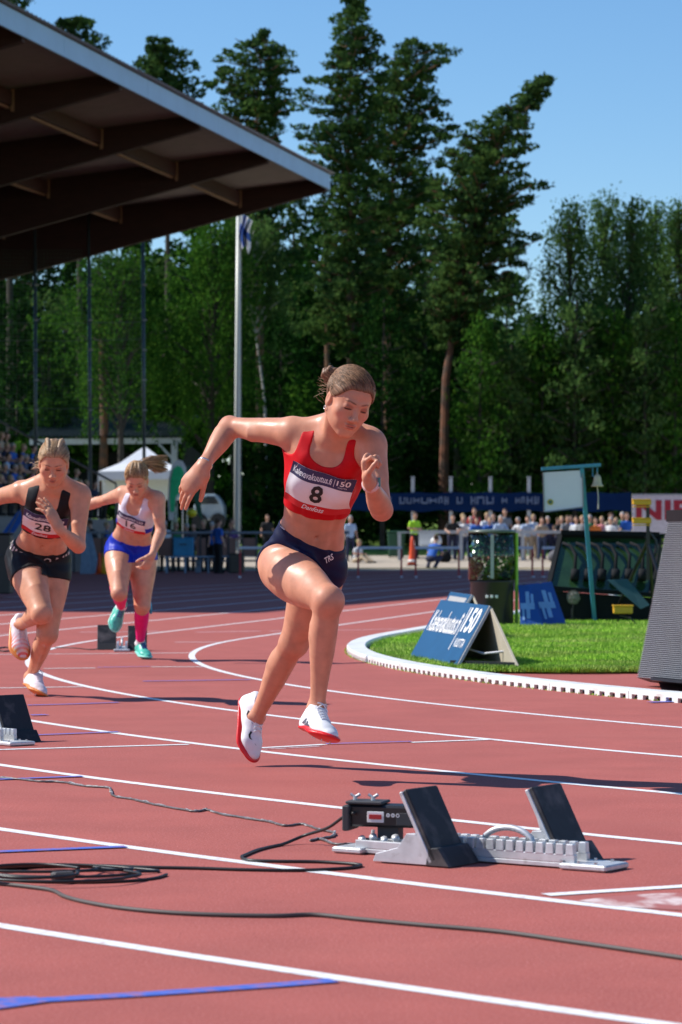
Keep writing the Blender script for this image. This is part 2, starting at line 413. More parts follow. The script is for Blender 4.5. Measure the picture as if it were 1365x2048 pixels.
m_barkb = mat('birch_bark', (.55, .52, .48), rough=.8, var=.15, scale=5); addmix(m_barkb, (.05, .05, .05), 3, .58, .66, stretch=(1, 1, 4))
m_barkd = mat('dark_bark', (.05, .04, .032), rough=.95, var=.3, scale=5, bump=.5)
def clump_leaves(C, Rr, n, size, flat=.55, droop=0.0):
    """C (k,3) clump centres, Rr (k,) radii, n leaves each"""
    k = len(C); c = C.repeat(n, 0); r = Rr.repeat(n)
    d = rng.normal(size=(k*n, 3)); d /= np.linalg.norm(d, axis=1)[:, None]; rad = r*rng.uniform(.25, 1.0, k*n)**.6
    p = c+d*rad[:, None]*np.array([1, 1, flat]); 
    a = rng.normal(size=(k*n, 3)); a /= np.linalg.norm(a, axis=1)[:, None]; b = np.cross(a, rng.normal(size=(k*n, 3))); b /= np.linalg.norm(b, axis=1)[:, None]
    s = size*rng.uniform(.5, 1.3, k*n)[:, None]
    a = a*s; b = b*s*.55
    if droop: a = a*.5+np.array([0, 0, -1])*s*droop
    v = np.stack([p-a*.6, p+b*.7, p+a*.7-b*.1, p-b*.6], 1).reshape(-1, 3)
    return v
def tree(label, kind, trunk, prof, leaf, bark, r0, size=.22, nb=80, npc=60, cr=.9, flat=.5, group='trees behind the stadium', lift=.12, inner=.16, droop=0.0, depth=1.0, name='pine_tree'):
    """trunk: list of (px, py, Y) from foot to top; prof: list of (py, left px, right px)"""
    Y = trunk[0][2]; pts = [at(*t) for t in trunk]; foot = Vector(pts[0]); 
    zg = GZ(Y)-.2
    foot = Vector((pts[0].x, pts[0].y, zg)); pts = [foot]+[p for p in pts if p.z > zg+.5]
    root = empty(name, tuple(foot), label, 'tree', group)
    # trunk and limbs
    zs_ = np.array([p.z for p in pts]); xs_ = np.array([p.x for p in pts]); top = zs_[-1]
    tx = lambda z: float(np.interp(z, zs_, xs_))
    mb = MB(); N = 14; tp_ = []
    for i in range(N+1):
        z = zs_[0]+(top-zs_[0])*i/N; tp_.append(Vector((tx(z), Y, z)))
    mb.tube(tp_, [max(.04, r0*(1-.9*i/N)) for i in range(N+1)], 8)
    pr = sorted(prof); py_ = np.array([q[0] for q in pr]); zl = np.array([at(0, q[0], Y).z for q in pr]); sc_ = Y/FPX
    order = np.argsort(zl); zl = zl[order]; Lx = np.array([pr[i][1] for i in order])*sc_; Rx = np.array([pr[i][2] for i in order])*sc_
    C = []; Rr = []
    zlo, zhi = zl[0], zl[-1]
    for i in range(nb):
        z = zlo+(zhi-zlo)*((i+rng.random())/nb)
        ph = i*2.39996+rng.uniform(-.4, .4); l = np.interp(z, zl, Lx); r = np.interp(z, zl, Rx); cx_ = math.cos(ph)
        ext = (r if cx_ > 0 else l); ext_d = (l+r)/2*depth
        leng = math.sqrt((ext*cx_)**2+(ext_d*math.sin(ph))**2)*rng.uniform(.45, 1.18); dirv = np.array([ext*cx_, ext_d*math.sin(ph)]); dirv = dirv/max(np.linalg.norm(dirv), 1e-6)
        base = Vector((tx(z), Y, z-leng*lift)); tip = Vector((tx(z)+dirv[0]*leng, Y+dirv[1]*leng, z+leng*lift))
        if leng > .8:
            mb.tube([base, base.lerp(tip, .5)+Vector((0, 0, -.05*leng)), tip], [max(.02, r0*.16*(1-(z-zlo)/(zhi-zlo+.1)*.6)), .035, .015], 4)
        m_ = max(1, int(leng/(cr*.75)))
        for j in range(m_):
            f_ = inner+(1-inner)*(j+.6)/m_; q = base.lerp(tip, f_); 
            C.append((q.x+rng.normal()*.2*cr, q.y+rng.normal()*.3*cr, q.z+rng.normal()*.15*cr)); Rr.append(cr*rng.uniform(.55, 1.05)*(1-.35*f_))
    C = np.array(C); Rr = np.array(Rr)
    Rr = np.minimum(Rr, .35+.3*np.abs(zhi-C[:, 2]))
    v = clump_leaves(C, Rr, npc, size, flat, droop); f = np.arange(len(v)).reshape(-1, 4)
    mb.build('trunk', bark, root)
    np_mesh('crown', v, f, leaf, root, False)
    return root
def birch(label, trunk, prof, leaf, bark, r0, n=170, size=.16, Llen=(1.2, 3.6), group='birches behind the infield'):
    """hanging strands of small leaves"""
    if group: trunk = [(a, b, c+8) for a, b, c in trunk]
    Y = trunk[0][2]; pts = [at(*t) for t in trunk]; zg = GZ(Y)-.2; foot = Vector((pts[0].x, pts[0].y, zg)); pts = [foot]+[p for p in pts if p.z > zg+.5]
    root = empty('birch_tree', tuple(foot), label, 'tree', group)
    zs_ = np.array([p.z for p in pts]); xs_ = np.array([p.x for p in pts]); mb = MB(); N = 12
    mb.tube([Vector((float(np.interp(zs_[0]+(zs_[-1]-zs_[0])*i/N, zs_, xs_)), Y, zs_[0]+(zs_[-1]-zs_[0])*i/N)) for i in range(N+1)], [max(.04, r0*(1-.85*i/N)) for i in range(N+1)], 7)
    pr = sorted(prof); zl = np.array([at(0, q[0], Y).z for q in pr]); o = np.argsort(zl); zl = zl[o]; Lx = np.array([pr[i][1] for i in o])*Y/FPX; Rx = np.array([pr[i][2] for i in o])*Y/FPX
    wd_ = 1+.45*np.clip((zl[-1]-zl-1.0)/3, 0, 1); Lx = Lx*wd_; Rx = Rx*wd_
    P = []
    for i in range(n):
        z = zl[0]+(zl[-1]-zl[0])*((i+rng.random())/n)**.85; ph = i*2.39996; c_ = math.cos(ph); l = np.interp(z, zl, Lx); r = np.interp(z, zl, Rx)
        x = float(np.interp(z, zs_, xs_))+(r if c_ > 0 else l)*c_*rng.uniform(.35, 1.02); y = Y+(l+r)/2*math.sin(ph)*rng.uniform(.3, 1)
        x += .5*math.sin(z*1.7+i//9)*min(1, (zl[-1]-z)/2); hL = rng.uniform(*Llen)*(.4+.6*rng.random()); m_ = int(hL*40); t = rng.random(m_); sp = .05+.10*np.sin(t*PI)
        P.append(np.column_stack([x+rng.normal(size=m_)*sp+.15*np.sin(t*3+i), y+rng.normal(size=m_)*sp, z-t*hL]))
        m2 = 26; P.append(np.array([x, y, z])+rng.normal(size=(m2, 3))*np.array([.28, .28, .18]))
        if i % 4 == 0:
            tx_ = float(np.interp(z-1.2, zs_, xs_)); mb.tube([Vector((tx_, Y, z-1.6)), Vector((x*.6+tx_*.4, y*.6+Y*.4, z-.3)), Vector((x, y, z))], [.07, .04, .015], 4)
    P = np.concatenate(P); v = clump_leaves(P, np.full(len(P), .05), 1, size, 1, .35)
    mb.build('trunk', bark, root); np_mesh('crown', v, np.arange(len(v)).reshape(-1, 4), leaf, root, False)
    return root
tree('tallest pine, straight orange trunk rising above the middle of the forest', 'p', [(706, 1060, 128), (702, 700, 128), (697, 300, 128), (706, 10, 128)],
     [(-4, 6, 6), (45, 38, 32), (80, 56, 72), (130, 60, 62), (170, 92, 72), (230, 100, 75), (300, 102, 80), (400, 90, 80), (520, 80, 85), (640, 88, 80), (720, 50, 60)], L_pine, m_barkp, .26, nb=215, npc=52, cr=.80, size=.20, flat=.42)
tree('pine with two ragged tops close beside the tallest pine on its right', 'p', [(776, 1060, 133), (775, 600, 133), (790, 250, 133), (825, 90, 133)],
     [(84, 8, 14), (110, 42, 88), (150, 60, 86), (200, 60, 95), (262, 70, 125), (350, 60, 95), (450, 60, 100), (560, 65, 95), (660, 50, 70)], L_pine, m_barkp, .24, nb=190, npc=50, cr=.80, size=.20, flat=.42)
tree('leaning red-trunked pine whose top points to the upper right', 'p', [(886, 1060, 118), (892, 760, 118), (915, 600, 118), (938, 500, 118), (962, 380, 118), (972, 320, 118), (1010, 260, 118), (1050, 205, 118), (1093, 162, 118)],
     [(156, 5, 5), (190, 24, 16), (225, 52, 34), (260, 66, 58), (300, 98, 78), (345, 96, 92), (388, 105, 148), (410, 100, 110), (440, 100, 125), (480, 90, 145), (560, 78, 130), (630, 60, 90), (690, 30, 50)], L_pine, m_barkp, .24, nb=210, npc=50, cr=.74, size=.19, flat=.42)
tree('broad pine with a double top just right of the roof line', 'p', [(522, 1060, 136), (520, 400, 136), (512, 230, 136), (528, 75, 136)],
     [(68, 8, 8), (92, 62, 55), (130, 88, 76), (180, 103, 84), (225, 88, 76), (260, 50, 70), (330, 60, 70), (430, 80, 60), (560, 70, 70)], L_pine, m_barkp, .26, nb=165, npc=52, cr=.82, size=.20, flat=.42)
tree('round pine crown half hidden by the stand roof', 'p', [(338, 1060, 140), (335, 300, 140), (320, 88, 140)],
     [(86, 8, 8), (112, 45, 45), (150, 62, 72), (200, 55, 70), (300, 60, 60)], L_pine, m_barkd, .25, nb=70, npc=80, cr=1.2, size=.23)
tree('pine crown showing over the blue roof edge at the upper left', 'p', [(160, 1060, 138), (160, 300, 138), (150, 38, 138)],
     [(36, 18, 10), (60, 50, 66), (95, 70, 88), (150, 90, 90), (250, 80, 80)], L_pine, m_barkd, .25, nb=60, npc=80, cr=1.2, size=.23)
tree('pine in the upper left corner above the roof', 'p', [(20, 1060, 138), (20, 100, 138), (15, -60, 138)],
     [(-60, 20, 30), (0, 70, 72), (60, 80, 70)], L_pine, m_barkd, .25, nb=30, npc=60, cr=1.1, size=.22)
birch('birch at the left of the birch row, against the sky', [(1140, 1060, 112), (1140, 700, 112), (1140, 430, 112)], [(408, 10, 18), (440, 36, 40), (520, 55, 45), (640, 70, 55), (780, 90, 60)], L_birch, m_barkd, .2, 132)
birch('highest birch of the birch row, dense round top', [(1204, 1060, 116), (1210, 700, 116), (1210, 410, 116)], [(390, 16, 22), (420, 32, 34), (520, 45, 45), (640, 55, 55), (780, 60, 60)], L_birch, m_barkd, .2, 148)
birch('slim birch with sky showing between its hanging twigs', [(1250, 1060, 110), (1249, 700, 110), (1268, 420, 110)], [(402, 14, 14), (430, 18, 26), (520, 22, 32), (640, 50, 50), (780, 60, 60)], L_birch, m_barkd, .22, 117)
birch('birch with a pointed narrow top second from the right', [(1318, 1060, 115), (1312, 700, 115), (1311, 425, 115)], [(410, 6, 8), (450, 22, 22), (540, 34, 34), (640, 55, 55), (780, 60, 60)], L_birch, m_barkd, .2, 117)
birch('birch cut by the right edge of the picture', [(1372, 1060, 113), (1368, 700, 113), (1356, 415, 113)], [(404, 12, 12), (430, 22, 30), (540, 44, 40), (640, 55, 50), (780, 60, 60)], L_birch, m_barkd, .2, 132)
birch('birch with pale green hanging twigs under the roof tip', [(420, 1060, 118), (425, 700, 118), (440, 470, 118)], [(440, 60, 40), (520, 80, 60), (640, 85, 60), (780, 90, 60), (860, 70, 60)], L_leaf, m_barkd, .2, 210, group=None)
birch('birch with a thin white trunk just right of the flagpole', [(536, 1060, 121), (530, 800, 121), (508, 640, 121), (498, 570, 121)], [(440, 60, 50), (520, 40, 60), (600, 35, 40)], L_birch, m_barkb, .11, 110, group=None)
birch('bright green birch seen between the dark netting posts', [(245, 1060, 116), (240, 760, 116), (235, 560, 116)], [(500, 60, 60), (600, 90, 90), (700, 90, 80), (800, 70, 70)], L_leaf, m_barkd, .2, 150, group=None)
def bush(label, px, py, Y, w, h, leaf, n=26, npc=70, size=.2, cr=.8, name='bush', cat='bush', grp='bushes at the forest edge'):
    Y = max(Y+9, 117); c = at(px, py, Y); zg = GZ(Y)-.1; root = empty(name, (c.x, Y, zg), label, cat, grp); W = w*Y/FPX/2; H = h*Y/FPX
    C = []; mb = MB()
    for i in range(n):
        a = rng.uniform(0, 2*PI); r = math.sqrt(rng.random()); z = rng.random()**.8; k = (1.25-.95*z)*(1+.25*math.sin(a*3+n)); ztop = c.z+H/2; C.append((c.x+math.cos(a)*r*W*k, Y+math.sin(a)*r*W*k*.8, zg+.3+z*(ztop-zg-.3)*(.8+.2*math.sin(a*2+W))))
        if i % 3 == 0: mb.tube([Vector((c.x, Y, zg)), Vector(C[-1])], [.05, .02], 4)
    v = clump_leaves(np.array(C), rng.uniform(.7, 1.1, n)*cr, npc, size, .7); mb.build('stem', m_barkd, root); np_mesh('foliage', v, np.arange(len(v)).reshape(-1, 4), leaf, root, False); return root
for lb, px, py, Y, w, h, lf, n in (('bright yellow-green bush between the flagpole and the tallest pine', 615, 800, 112, 110, 150, L_leaf, 34), ('rounded bright bush at the left foot of the birch row', 1085, 760, 104, 130, 170, L_leaf, 44),
      ('leafy bush under the highest birch', 1200, 850, 104, 150, 180, L_birch, 44), ('dense bush in the lower right corner of the forest', 1320, 840, 105, 140, 220, L_birch, 48),
      ('low shaded bush behind the blue banner, left of the lap bell', 1030, 900, 108, 120, 120, L_shade, 34), ('low bush behind the white score board', 1130, 930, 101, 130, 80, L_leaf, 30),
      ('dark undergrowth left of the leaning pine', 820, 880, 110, 170, 130, L_shade, 40), ('tall shrub with a sunlit top behind the white tent', 330, 800, 114, 140, 200, L_leaf, 44), ('shrub with sunlit leaves left of the netting posts', 110, 720, 112, 150, 220, L_leaf, 40),
      ('dark shrub behind the flagpole foot', 560, 920, 106, 180, 130, L_shade, 44), ('sparse shrub among the pine trunks', 720, 900, 114, 150, 170, L_leaf, 30),
      ('leafy shrub right of the leaning pine trunk', 990, 800, 112, 120, 200, L_birch, 40), ('sunlit small tree crown above the tent', 370, 640, 124, 130, 180, L_leaf, 34)):
    bush(lb, px, py, Y, w, h, lf, int(n*1.5))
# trees standing deeper in the forest, each its own crown and trunk
deep = [(60, 470, 150, 'd'), (150, 520, 146, 'd'), (275, 470, 150, 'd'), (390, 420, 152, 'd'), (470, 400, 150, 'p'), (585, 330, 152, 'p'), (650, 420, 148, 'd'), (740, 400, 156, 'p'), (850, 360, 154, 'p'), (915, 470, 148, 'd'), (1010, 540, 146, 'd'), (1070, 640, 140, 'd'), (1120, 690, 135, 'd'), (1180, 660, 138, 'd'), (1240, 640, 140, 'd'), (1300, 650, 138, 'd'), (1360, 620, 140, 'd'), (1420, 640, 138, 'd'), (-40, 480, 148, 'd')]
where = ['far left under the roof', 'behind the left netting post', 'between the middle and right netting posts', 'behind the pale birch', 'left of the broad pine', 'between the broad pine and the tallest pine', 'just left of the tallest trunk, low crown', 'behind the tallest pine', 'behind the ragged double top', 'left of the leaning trunk, low crown', 'right of the leaning trunk', 'below the gap of sky', 'left of the first birch trunk', 'behind the highest birch', 'behind the slim birch', 'behind the pointed birch', 'behind the rightmost birch', 'at the right border', 'at the left border']
for (px, py, Y, kd), w_ in zip(deep, where):
    wd = 70 if kd == 'p' else 85
    tree('shaded forest tree %s' % w_, kd, [(px, 1060, Y), (px, py+300, Y), (px+6, py, Y)], [(py, 12, 12), (py+60, wd*.6, wd*.6), (py+160, wd, wd), (py+320, wd, wd*.9), (py+480, wd*.8, wd*.8)], (L_birch if px > 1000 else L_shade) if kd == 'd' else L_pine, m_barkd, .24,
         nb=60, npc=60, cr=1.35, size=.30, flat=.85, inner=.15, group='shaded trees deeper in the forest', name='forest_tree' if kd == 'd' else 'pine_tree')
for px, py, Y, wd, lf, lb in ((1085, 640, 116, 60, L_leaf, 'leafy tree filling the gap left of the birch row'), (1150, 600, 115.5, 66, L_birch, 'leafy tree low between the first two birches'), (1225, 620, 116, 62, L_leaf, 'leafy tree low under the slim birch'), (1290, 590, 115.5, 66, L_birch, 'leafy tree low before the pointed birch'), (1350, 610, 116, 70, L_leaf, 'leafy tree at the right edge under the last birch'),
        (1020, 690, 116, 56, L_birch, 'leafy tree right of the leaning pine foot'), (35, 600, 122, 80, L_shade, 'shaded leafy tree behind the stand steps'), (130, 620, 124, 70, L_leaf, 'leafy tree between the left and middle netting posts'), (300, 600, 123, 70, L_leaf, 'leafy tree right of the netting posts'), (400, 700, 122, 66, L_leaf, 'leafy tree above the green flags'),
        (560, 640, 124, 60, L_shade, 'shaded leafy tree right of the white birch trunk'), (670, 740, 122, 50, L_shade, 'shaded leafy tree behind the lead runner\'s head'), (840, 740, 122, 66, L_shade, 'shaded leafy tree left of the leaning pine'), (765, 600, 116, 52, L_shade, 'dark leafy tree before the trunk of the double-topped pine'), (960, 640, 115.5, 50, L_leaf, 'slender leafy tree just right of the leaning pine trunk')):
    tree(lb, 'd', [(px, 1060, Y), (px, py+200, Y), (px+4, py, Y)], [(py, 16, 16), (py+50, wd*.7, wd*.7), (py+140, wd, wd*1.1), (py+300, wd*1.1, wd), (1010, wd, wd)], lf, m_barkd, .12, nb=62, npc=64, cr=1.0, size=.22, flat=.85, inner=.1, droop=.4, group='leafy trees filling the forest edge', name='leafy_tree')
# brown trunks one can pick out in the shade
for px, y0, Y, r, lb in ((206, 640, 118, .2, 'brown pine trunk showing between the netting posts'), (655, 640, 140, .15, 'thin dark trunk left of the tallest pine')):
    f_ = at(px, 1060, Y); root = empty('pine_tree', (f_.x, Y, GZ(Y)-.1), lb, 'tree', None); t_ = at(px-2, y0, Y); mb = MB(); mb.tube([Vector((f_.x, Y, GZ(Y)-.1)), Vector((f_.x+.05, Y, (f_.z+t_.z)/2)), t_], [r, r*.85, r*.7], 8); mb.build('trunk', m_barkp, root)
    C = np.array([[t_.x+rng.normal()*1.2, Y+rng.normal(), t_.z+rng.uniform(-.5, 2.5)] for _ in range(16)]); v = clump_leaves(C, np.full(16, .9), 50, .25, .5); np_mesh('crown', v, np.arange(len(v)).reshape(-1, 4), L_pine, root, False)
# the mass of forest behind them all
n = 2100; X = rng.uniform(-34, 34, n); Yf = rng.uniform(158, 178, n)
hmax = np.interp(X/Yf*FPX+682, [-60, 400, 560, 760, 950, 1030, 1100, 1400], [15.5, 17, 17, 16, 15, 11.5, 9.5, 10.5])
Zf = 1.5+rng.random(n)*(hmax-1.5); v = clump_leaves(np.column_stack([X, Yf, Zf]), rng.uniform(1.2, 2.2, n), 44, .62, .9)
fo = np_mesh('forest', v, np.arange(len(v)).reshape(-1, 4), L_shade, None, False); tag(fo, 'dense dark mass of forest behind the single trees', 'forest', None, 'stuff')
nu_ = 420; X = rng.uniform(-26, 30, nu_); Yf = rng.uniform(116, 124, nu_); Zf = GZ(120)+rng.uniform(-.2, 1.6, nu_)**1.0
v = clump_leaves(np.column_stack([X, Yf, Zf]), rng.uniform(.6, 1.2, nu_), 46, .26, .8)
fo = np_mesh('undergrowth', v, np.arange(len(v)).reshape(-1, 4), L_shade, None, False); tag(fo, 'low tangled undergrowth along the foot of the forest', 'undergrowth', None, 'stuff')

# ------------------------------------------------------------------ stand with its roof
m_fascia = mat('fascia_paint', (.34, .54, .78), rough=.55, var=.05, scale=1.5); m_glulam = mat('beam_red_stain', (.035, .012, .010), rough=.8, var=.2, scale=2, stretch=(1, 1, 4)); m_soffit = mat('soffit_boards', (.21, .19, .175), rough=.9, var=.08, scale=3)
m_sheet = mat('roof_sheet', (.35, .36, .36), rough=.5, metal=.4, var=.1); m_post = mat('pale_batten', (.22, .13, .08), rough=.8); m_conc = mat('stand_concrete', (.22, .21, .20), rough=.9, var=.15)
PT = at(662, 349, 98.2); DX = Vector((-.249, -1, 0)).normalized(); NX = Vector((-1, .249, 0)).normalized()    # along the eaves towards us; inwards
zt = PT.z; P1 = Vector((PT.x, PT.y, 0))
roof = empty('grandstand', (P1.x-8, P1.y-10, 0), 'covered grandstand with dark red roof beams and a blue-grey front board', 'grandstand')
LR = 62.0; DEP = 21.0
def RP(a, s, z): return P1+DX*a+NX*s+Vector((0, 0, z))
def plate(mb, pts, th): mb.prism(pts, Vector((0, 0, th)))
nboard = 9
for i in range(nboard):
    a0, a1 = LR*i/nboard+.006, LR*(i+1)/nboard-.006; mb = MB(); mb.bar(RP(a0, .05, zt-.27), RP(a1, .05, zt-.27), .06, .52); mb.build('fascia_board', m_fascia, roof)
mb = MB(); mb.bar(RP(-.10, .1, zt-.30), RP(-.10, DEP, zt-.30-.10*DEP), .08, .50); mb.build('gable_board', m_fascia, roof)
# corrugated sheet
vs_, fs_ = [], []; n = 420
for i in range(n+1):
    a = -.25+(LR+.25)*i/n; z = .035*math.sin(i*PI*1.0+.5)*1.0
    for s in (-.12, DEP): vs_.append(RP(a, s, zt+.06+z-.10*max(s, 0)))
for i in range(n): fs_.append((2*i, 2*i+1, 2*i+3, 2*i+2))
mesh_obj('roof_sheet', vs_, fs_, m_sheet, roof)
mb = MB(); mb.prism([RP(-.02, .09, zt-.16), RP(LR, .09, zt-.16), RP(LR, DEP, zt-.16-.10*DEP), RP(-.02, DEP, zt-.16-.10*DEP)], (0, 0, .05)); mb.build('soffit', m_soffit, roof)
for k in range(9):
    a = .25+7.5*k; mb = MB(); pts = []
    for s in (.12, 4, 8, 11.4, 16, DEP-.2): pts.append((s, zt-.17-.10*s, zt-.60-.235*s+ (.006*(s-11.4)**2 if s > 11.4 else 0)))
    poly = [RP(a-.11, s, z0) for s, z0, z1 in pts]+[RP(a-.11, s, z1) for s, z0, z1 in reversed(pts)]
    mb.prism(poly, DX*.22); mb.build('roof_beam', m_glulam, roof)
    if k < 8:
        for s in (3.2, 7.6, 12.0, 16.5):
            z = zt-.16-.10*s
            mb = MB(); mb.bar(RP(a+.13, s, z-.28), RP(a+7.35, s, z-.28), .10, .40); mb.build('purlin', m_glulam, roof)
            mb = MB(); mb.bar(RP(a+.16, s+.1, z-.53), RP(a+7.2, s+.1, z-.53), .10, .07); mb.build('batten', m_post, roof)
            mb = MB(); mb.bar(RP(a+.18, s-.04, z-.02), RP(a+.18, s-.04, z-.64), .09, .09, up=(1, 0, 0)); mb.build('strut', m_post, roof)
mb = MB(); mb.prism([RP(-.0, DEP-.3, 0), RP(LR, DEP-.3, 0), RP(LR, DEP-.3, zt-2.4), RP(0, DEP-.3, zt-2.4)], NX*.25); mb.build('back_wall', m_conc, roof)
# steps of the stand
SX = 7.2
def SP(a, r): return RP(a, SX+.8*r, 2.15+.42*r)
mb = MB()
for r in range(0, 12):
    p = RP(3, SX+.8*r, .45+.42*r); mb.prism([RP(3, SX+.8*r-.25, -.02+0*r), RP(3, SX+.8*(r+1)-.25, -.02), RP(3, SX+.8*(r+1)-.25, 1.75+.42*r), RP(3, SX+.8*r-.25, 1.75+.42*r)], DX*(LR-6))
mb.build('terrace', m_conc, roof)
m_bench = mat('bench_wood', (.20, .14, .09), rough=.7)
for r in range(0, 8):
    mb = MB(); mb.bar(RP(3.2, SX+.8*r+.25, 2.12+.42*r), RP(30, SX+.8*r+.25, 2.12+.42*r), .34, .05); mb.build('bench', m_bench, roof)
mb = MB(); mb.tube([RP(2.9, SX-.3, 3.0), RP(2.9, SX+9, 3.0+4.8)], .04, 6)
for r in range(0, 10): mb.tube([RP(2.9, SX-.3+r, .1+.5*r), RP(2.9, SX-.3+r, 3.0+.53*r)], .03, 6)
mb.build('stair_railing', mat('rail_grey', (.16, .17, .18), .5, .5), roof)
# ------------------------------------------------------------------ organic surfaces: smooth unions of limbs, meshed with surface nets
F32 = np.float32
def nrm(v): v = np.asarray(v, dtype=float); return v/max(np.linalg.norm(v), 1e-9)
def A(*v):
    if len(v) == 1: return np.array(v[0][:3], dtype=float)
    return np.array(v, dtype=float)
class Field:
    def __init__(s, prims=None): s.p = list(prims or [])
    def limb(s, a, b, radii, k=.02, side=None, sq=1.0, off=None, offdir=None, op='u'):
        a, b = A(a), A(b); radii = np.atleast_1d(np.asarray(radii, dtype=float))
        s.p.append(dict(t='limb', a=a, b=b, r=radii, k=k, side=None if side is None else nrm(side), sq=sq, off=off, od=None if offdir is None else nrm(offdir), op=op,
                        c=(a+b)/2, R=np.linalg.norm(b-a)/2+radii.max()*max(1, sq)+(max(map(abs, off)) if off is not None else 0))); return s
    def ell(s, c, r, frame=None, k=.02, op='u'):
        r = np.ones(3)*np.asarray(r, dtype=float)
        s.p.append(dict(t='ell', c=A(c), r=r, M=np.eye(3) if frame is None else np.array(frame, dtype=float), k=k, op=op, R=r.max())); return s
    def loft(s, a, b, sa, sb, prof, k=.02, ps=None, ext=.2):
        """body of elliptical section; prof rows: t, half width, half depth, forward shift; sa/sb side axes at both ends"""
        a, b = A(a), A(b); L = np.linalg.norm(b-a)
        s.p.append(dict(t='loft', a=a, b=b, sa=nrm(sa), sb=nrm(sb), pr=np.array(prof, dtype=float), k=k, op='u', c=(a+b)/2, R=L*(.5+ext)+.22)); return s
    def one(s, q, P):
        if q['t'] == 'ell':
            p = (P-q['c'].astype(F32)) @ q['M'].T.astype(F32); r = q['r'].astype(F32)
            k0 = np.sqrt(((p/r)**2).sum(-1)); k1 = np.sqrt(((p/(r*r))**2).sum(-1))
            return np.where(k1 < 1e-6, -r.min(), k0*(k0-1)/np.maximum(k1, 1e-6))
        a = q['a'].astype(F32); ba = (q['b']-q['a']).astype(F32); l2 = float(ba @ ba); p = P-a
        t = (p @ ba)/l2
        if q['t'] == 'limb':
            tc = np.clip(t, 0, 1); pp = p-tc[..., None]*ba
            n = len(q['r']); r = np.interp(tc, np.linspace(0, 1, n), q['r']) if n > 1 else q['r'][0]
            if q['off'] is not None:
                o = np.interp(tc, np.linspace(0, 1, len(q['off'])), q['off']); pp = pp-o[..., None]*q['od'].astype(F32)
            if q['side'] is not None and q['sq'] != 1:
                sv = q['side'].astype(F32); u = pp @ sv; rest = (pp**2).sum(-1)-u*u
                d = np.sqrt(np.maximum(rest, 0)+(u/q['sq'])**2)
                return (d-r)*(min(1, q['sq']) if q['sq'] < 1 else 1.0)
            return np.sqrt((pp**2).sum(-1))-r
        # loft
        pr = q['pr']; tc = np.clip(t, pr[0, 0], pr[-1, 0]); L = math.sqrt(l2); ax = ba/L
        lam = np.clip(t, 0, 1)[..., None]; sv = q['sa'].astype(F32)*(1-lam)+q['sb'].astype(F32)*lam
        sv = sv-(sv @ ax)[..., None]*ax; sv /= np.maximum(np.linalg.norm(sv, axis=-1, keepdims=True), 1e-6)
        fv = np.cross(sv, ax)
        w = np.interp(tc, pr[:, 0], pr[:, 1]); dp = np.interp(tc, pr[:, 0], pr[:, 2]); sh = np.interp(tc, pr[:, 0], pr[:, 3])
        u = (p*sv).sum(-1); v = (p*fv).sum(-1)-sh; z = (t-tc)*L
        e = np.sqrt((u/w)**2+(v/dp)**2)+1e-6; g = np.sqrt((u/(w*w))**2+(v/(dp*dp))**2)+1e-6
        d2 = e*(e-1)/g
        return np.where(np.abs(z) < 1e-6, d2, np.sqrt(np.maximum(d2, 0)**2+z*z)+np.minimum(d2, 0))
    def ev(s, P3):
        """P3 (nb, m, 3)"""
        nb, m = P3.shape[:2]; D = np.full((nb, m), 9.0, dtype=F32); c = P3.mean(1); rad = np.sqrt(((P3-c[:, None])**2).sum(-1)).max() if m > 1 else 0
        for q in s.p:
            if m > 1:
                ok = np.sqrt(((c-q['c'])**2).sum(-1)) < q['R']+rad+.05
                if not ok.any(): continue
                idx = np.nonzero(ok)[0]; X = P3[idx]
            else: idx = slice(None); X = P3
            d = s.one(q, X).astype(F32); o = D[idx]; k = q['k']
            if q['op'] == 'u':
                h = np.maximum(k-np.abs(o-d), 0)/k; r = np.minimum(o, d)-h*h*k*.25
            else:
                d = -d; h = np.maximum(k-np.abs(o-d), 0)/k; r = np.maximum(o, d)+h*h*k*.25
            D[idx] = r
        return D
    def __call__(s, P):
        P = np.asarray(P, dtype=F32); sh = P.shape[:-1]; Q = P.reshape(-1, 3); out = []
        n = len(Q)
        out = np.full(n, 9.0, dtype=F32)
        for q in s.p:
            d = s.one(q, Q).astype(F32); k = q['k']
            if q['op'] == 'u':
                h = np.maximum(k-np.abs(out-d), 0)/k; out = np.minimum(out, d)-h*h*k*.25
            else:
                d = -d; h = np.maximum(k-np.abs(out-d), 0)/k; out = np.maximum(out, d)+h*h*k*.25
        return out.reshape(sh)
    def bounds(s, pad=.01):
        u = [q for q in s.p if q['op'] == 'u']
        return np.min([q['c']-q['R'] for q in u], 0)-pad, np.max([q['c']+q['R'] for q in u], 0)+pad
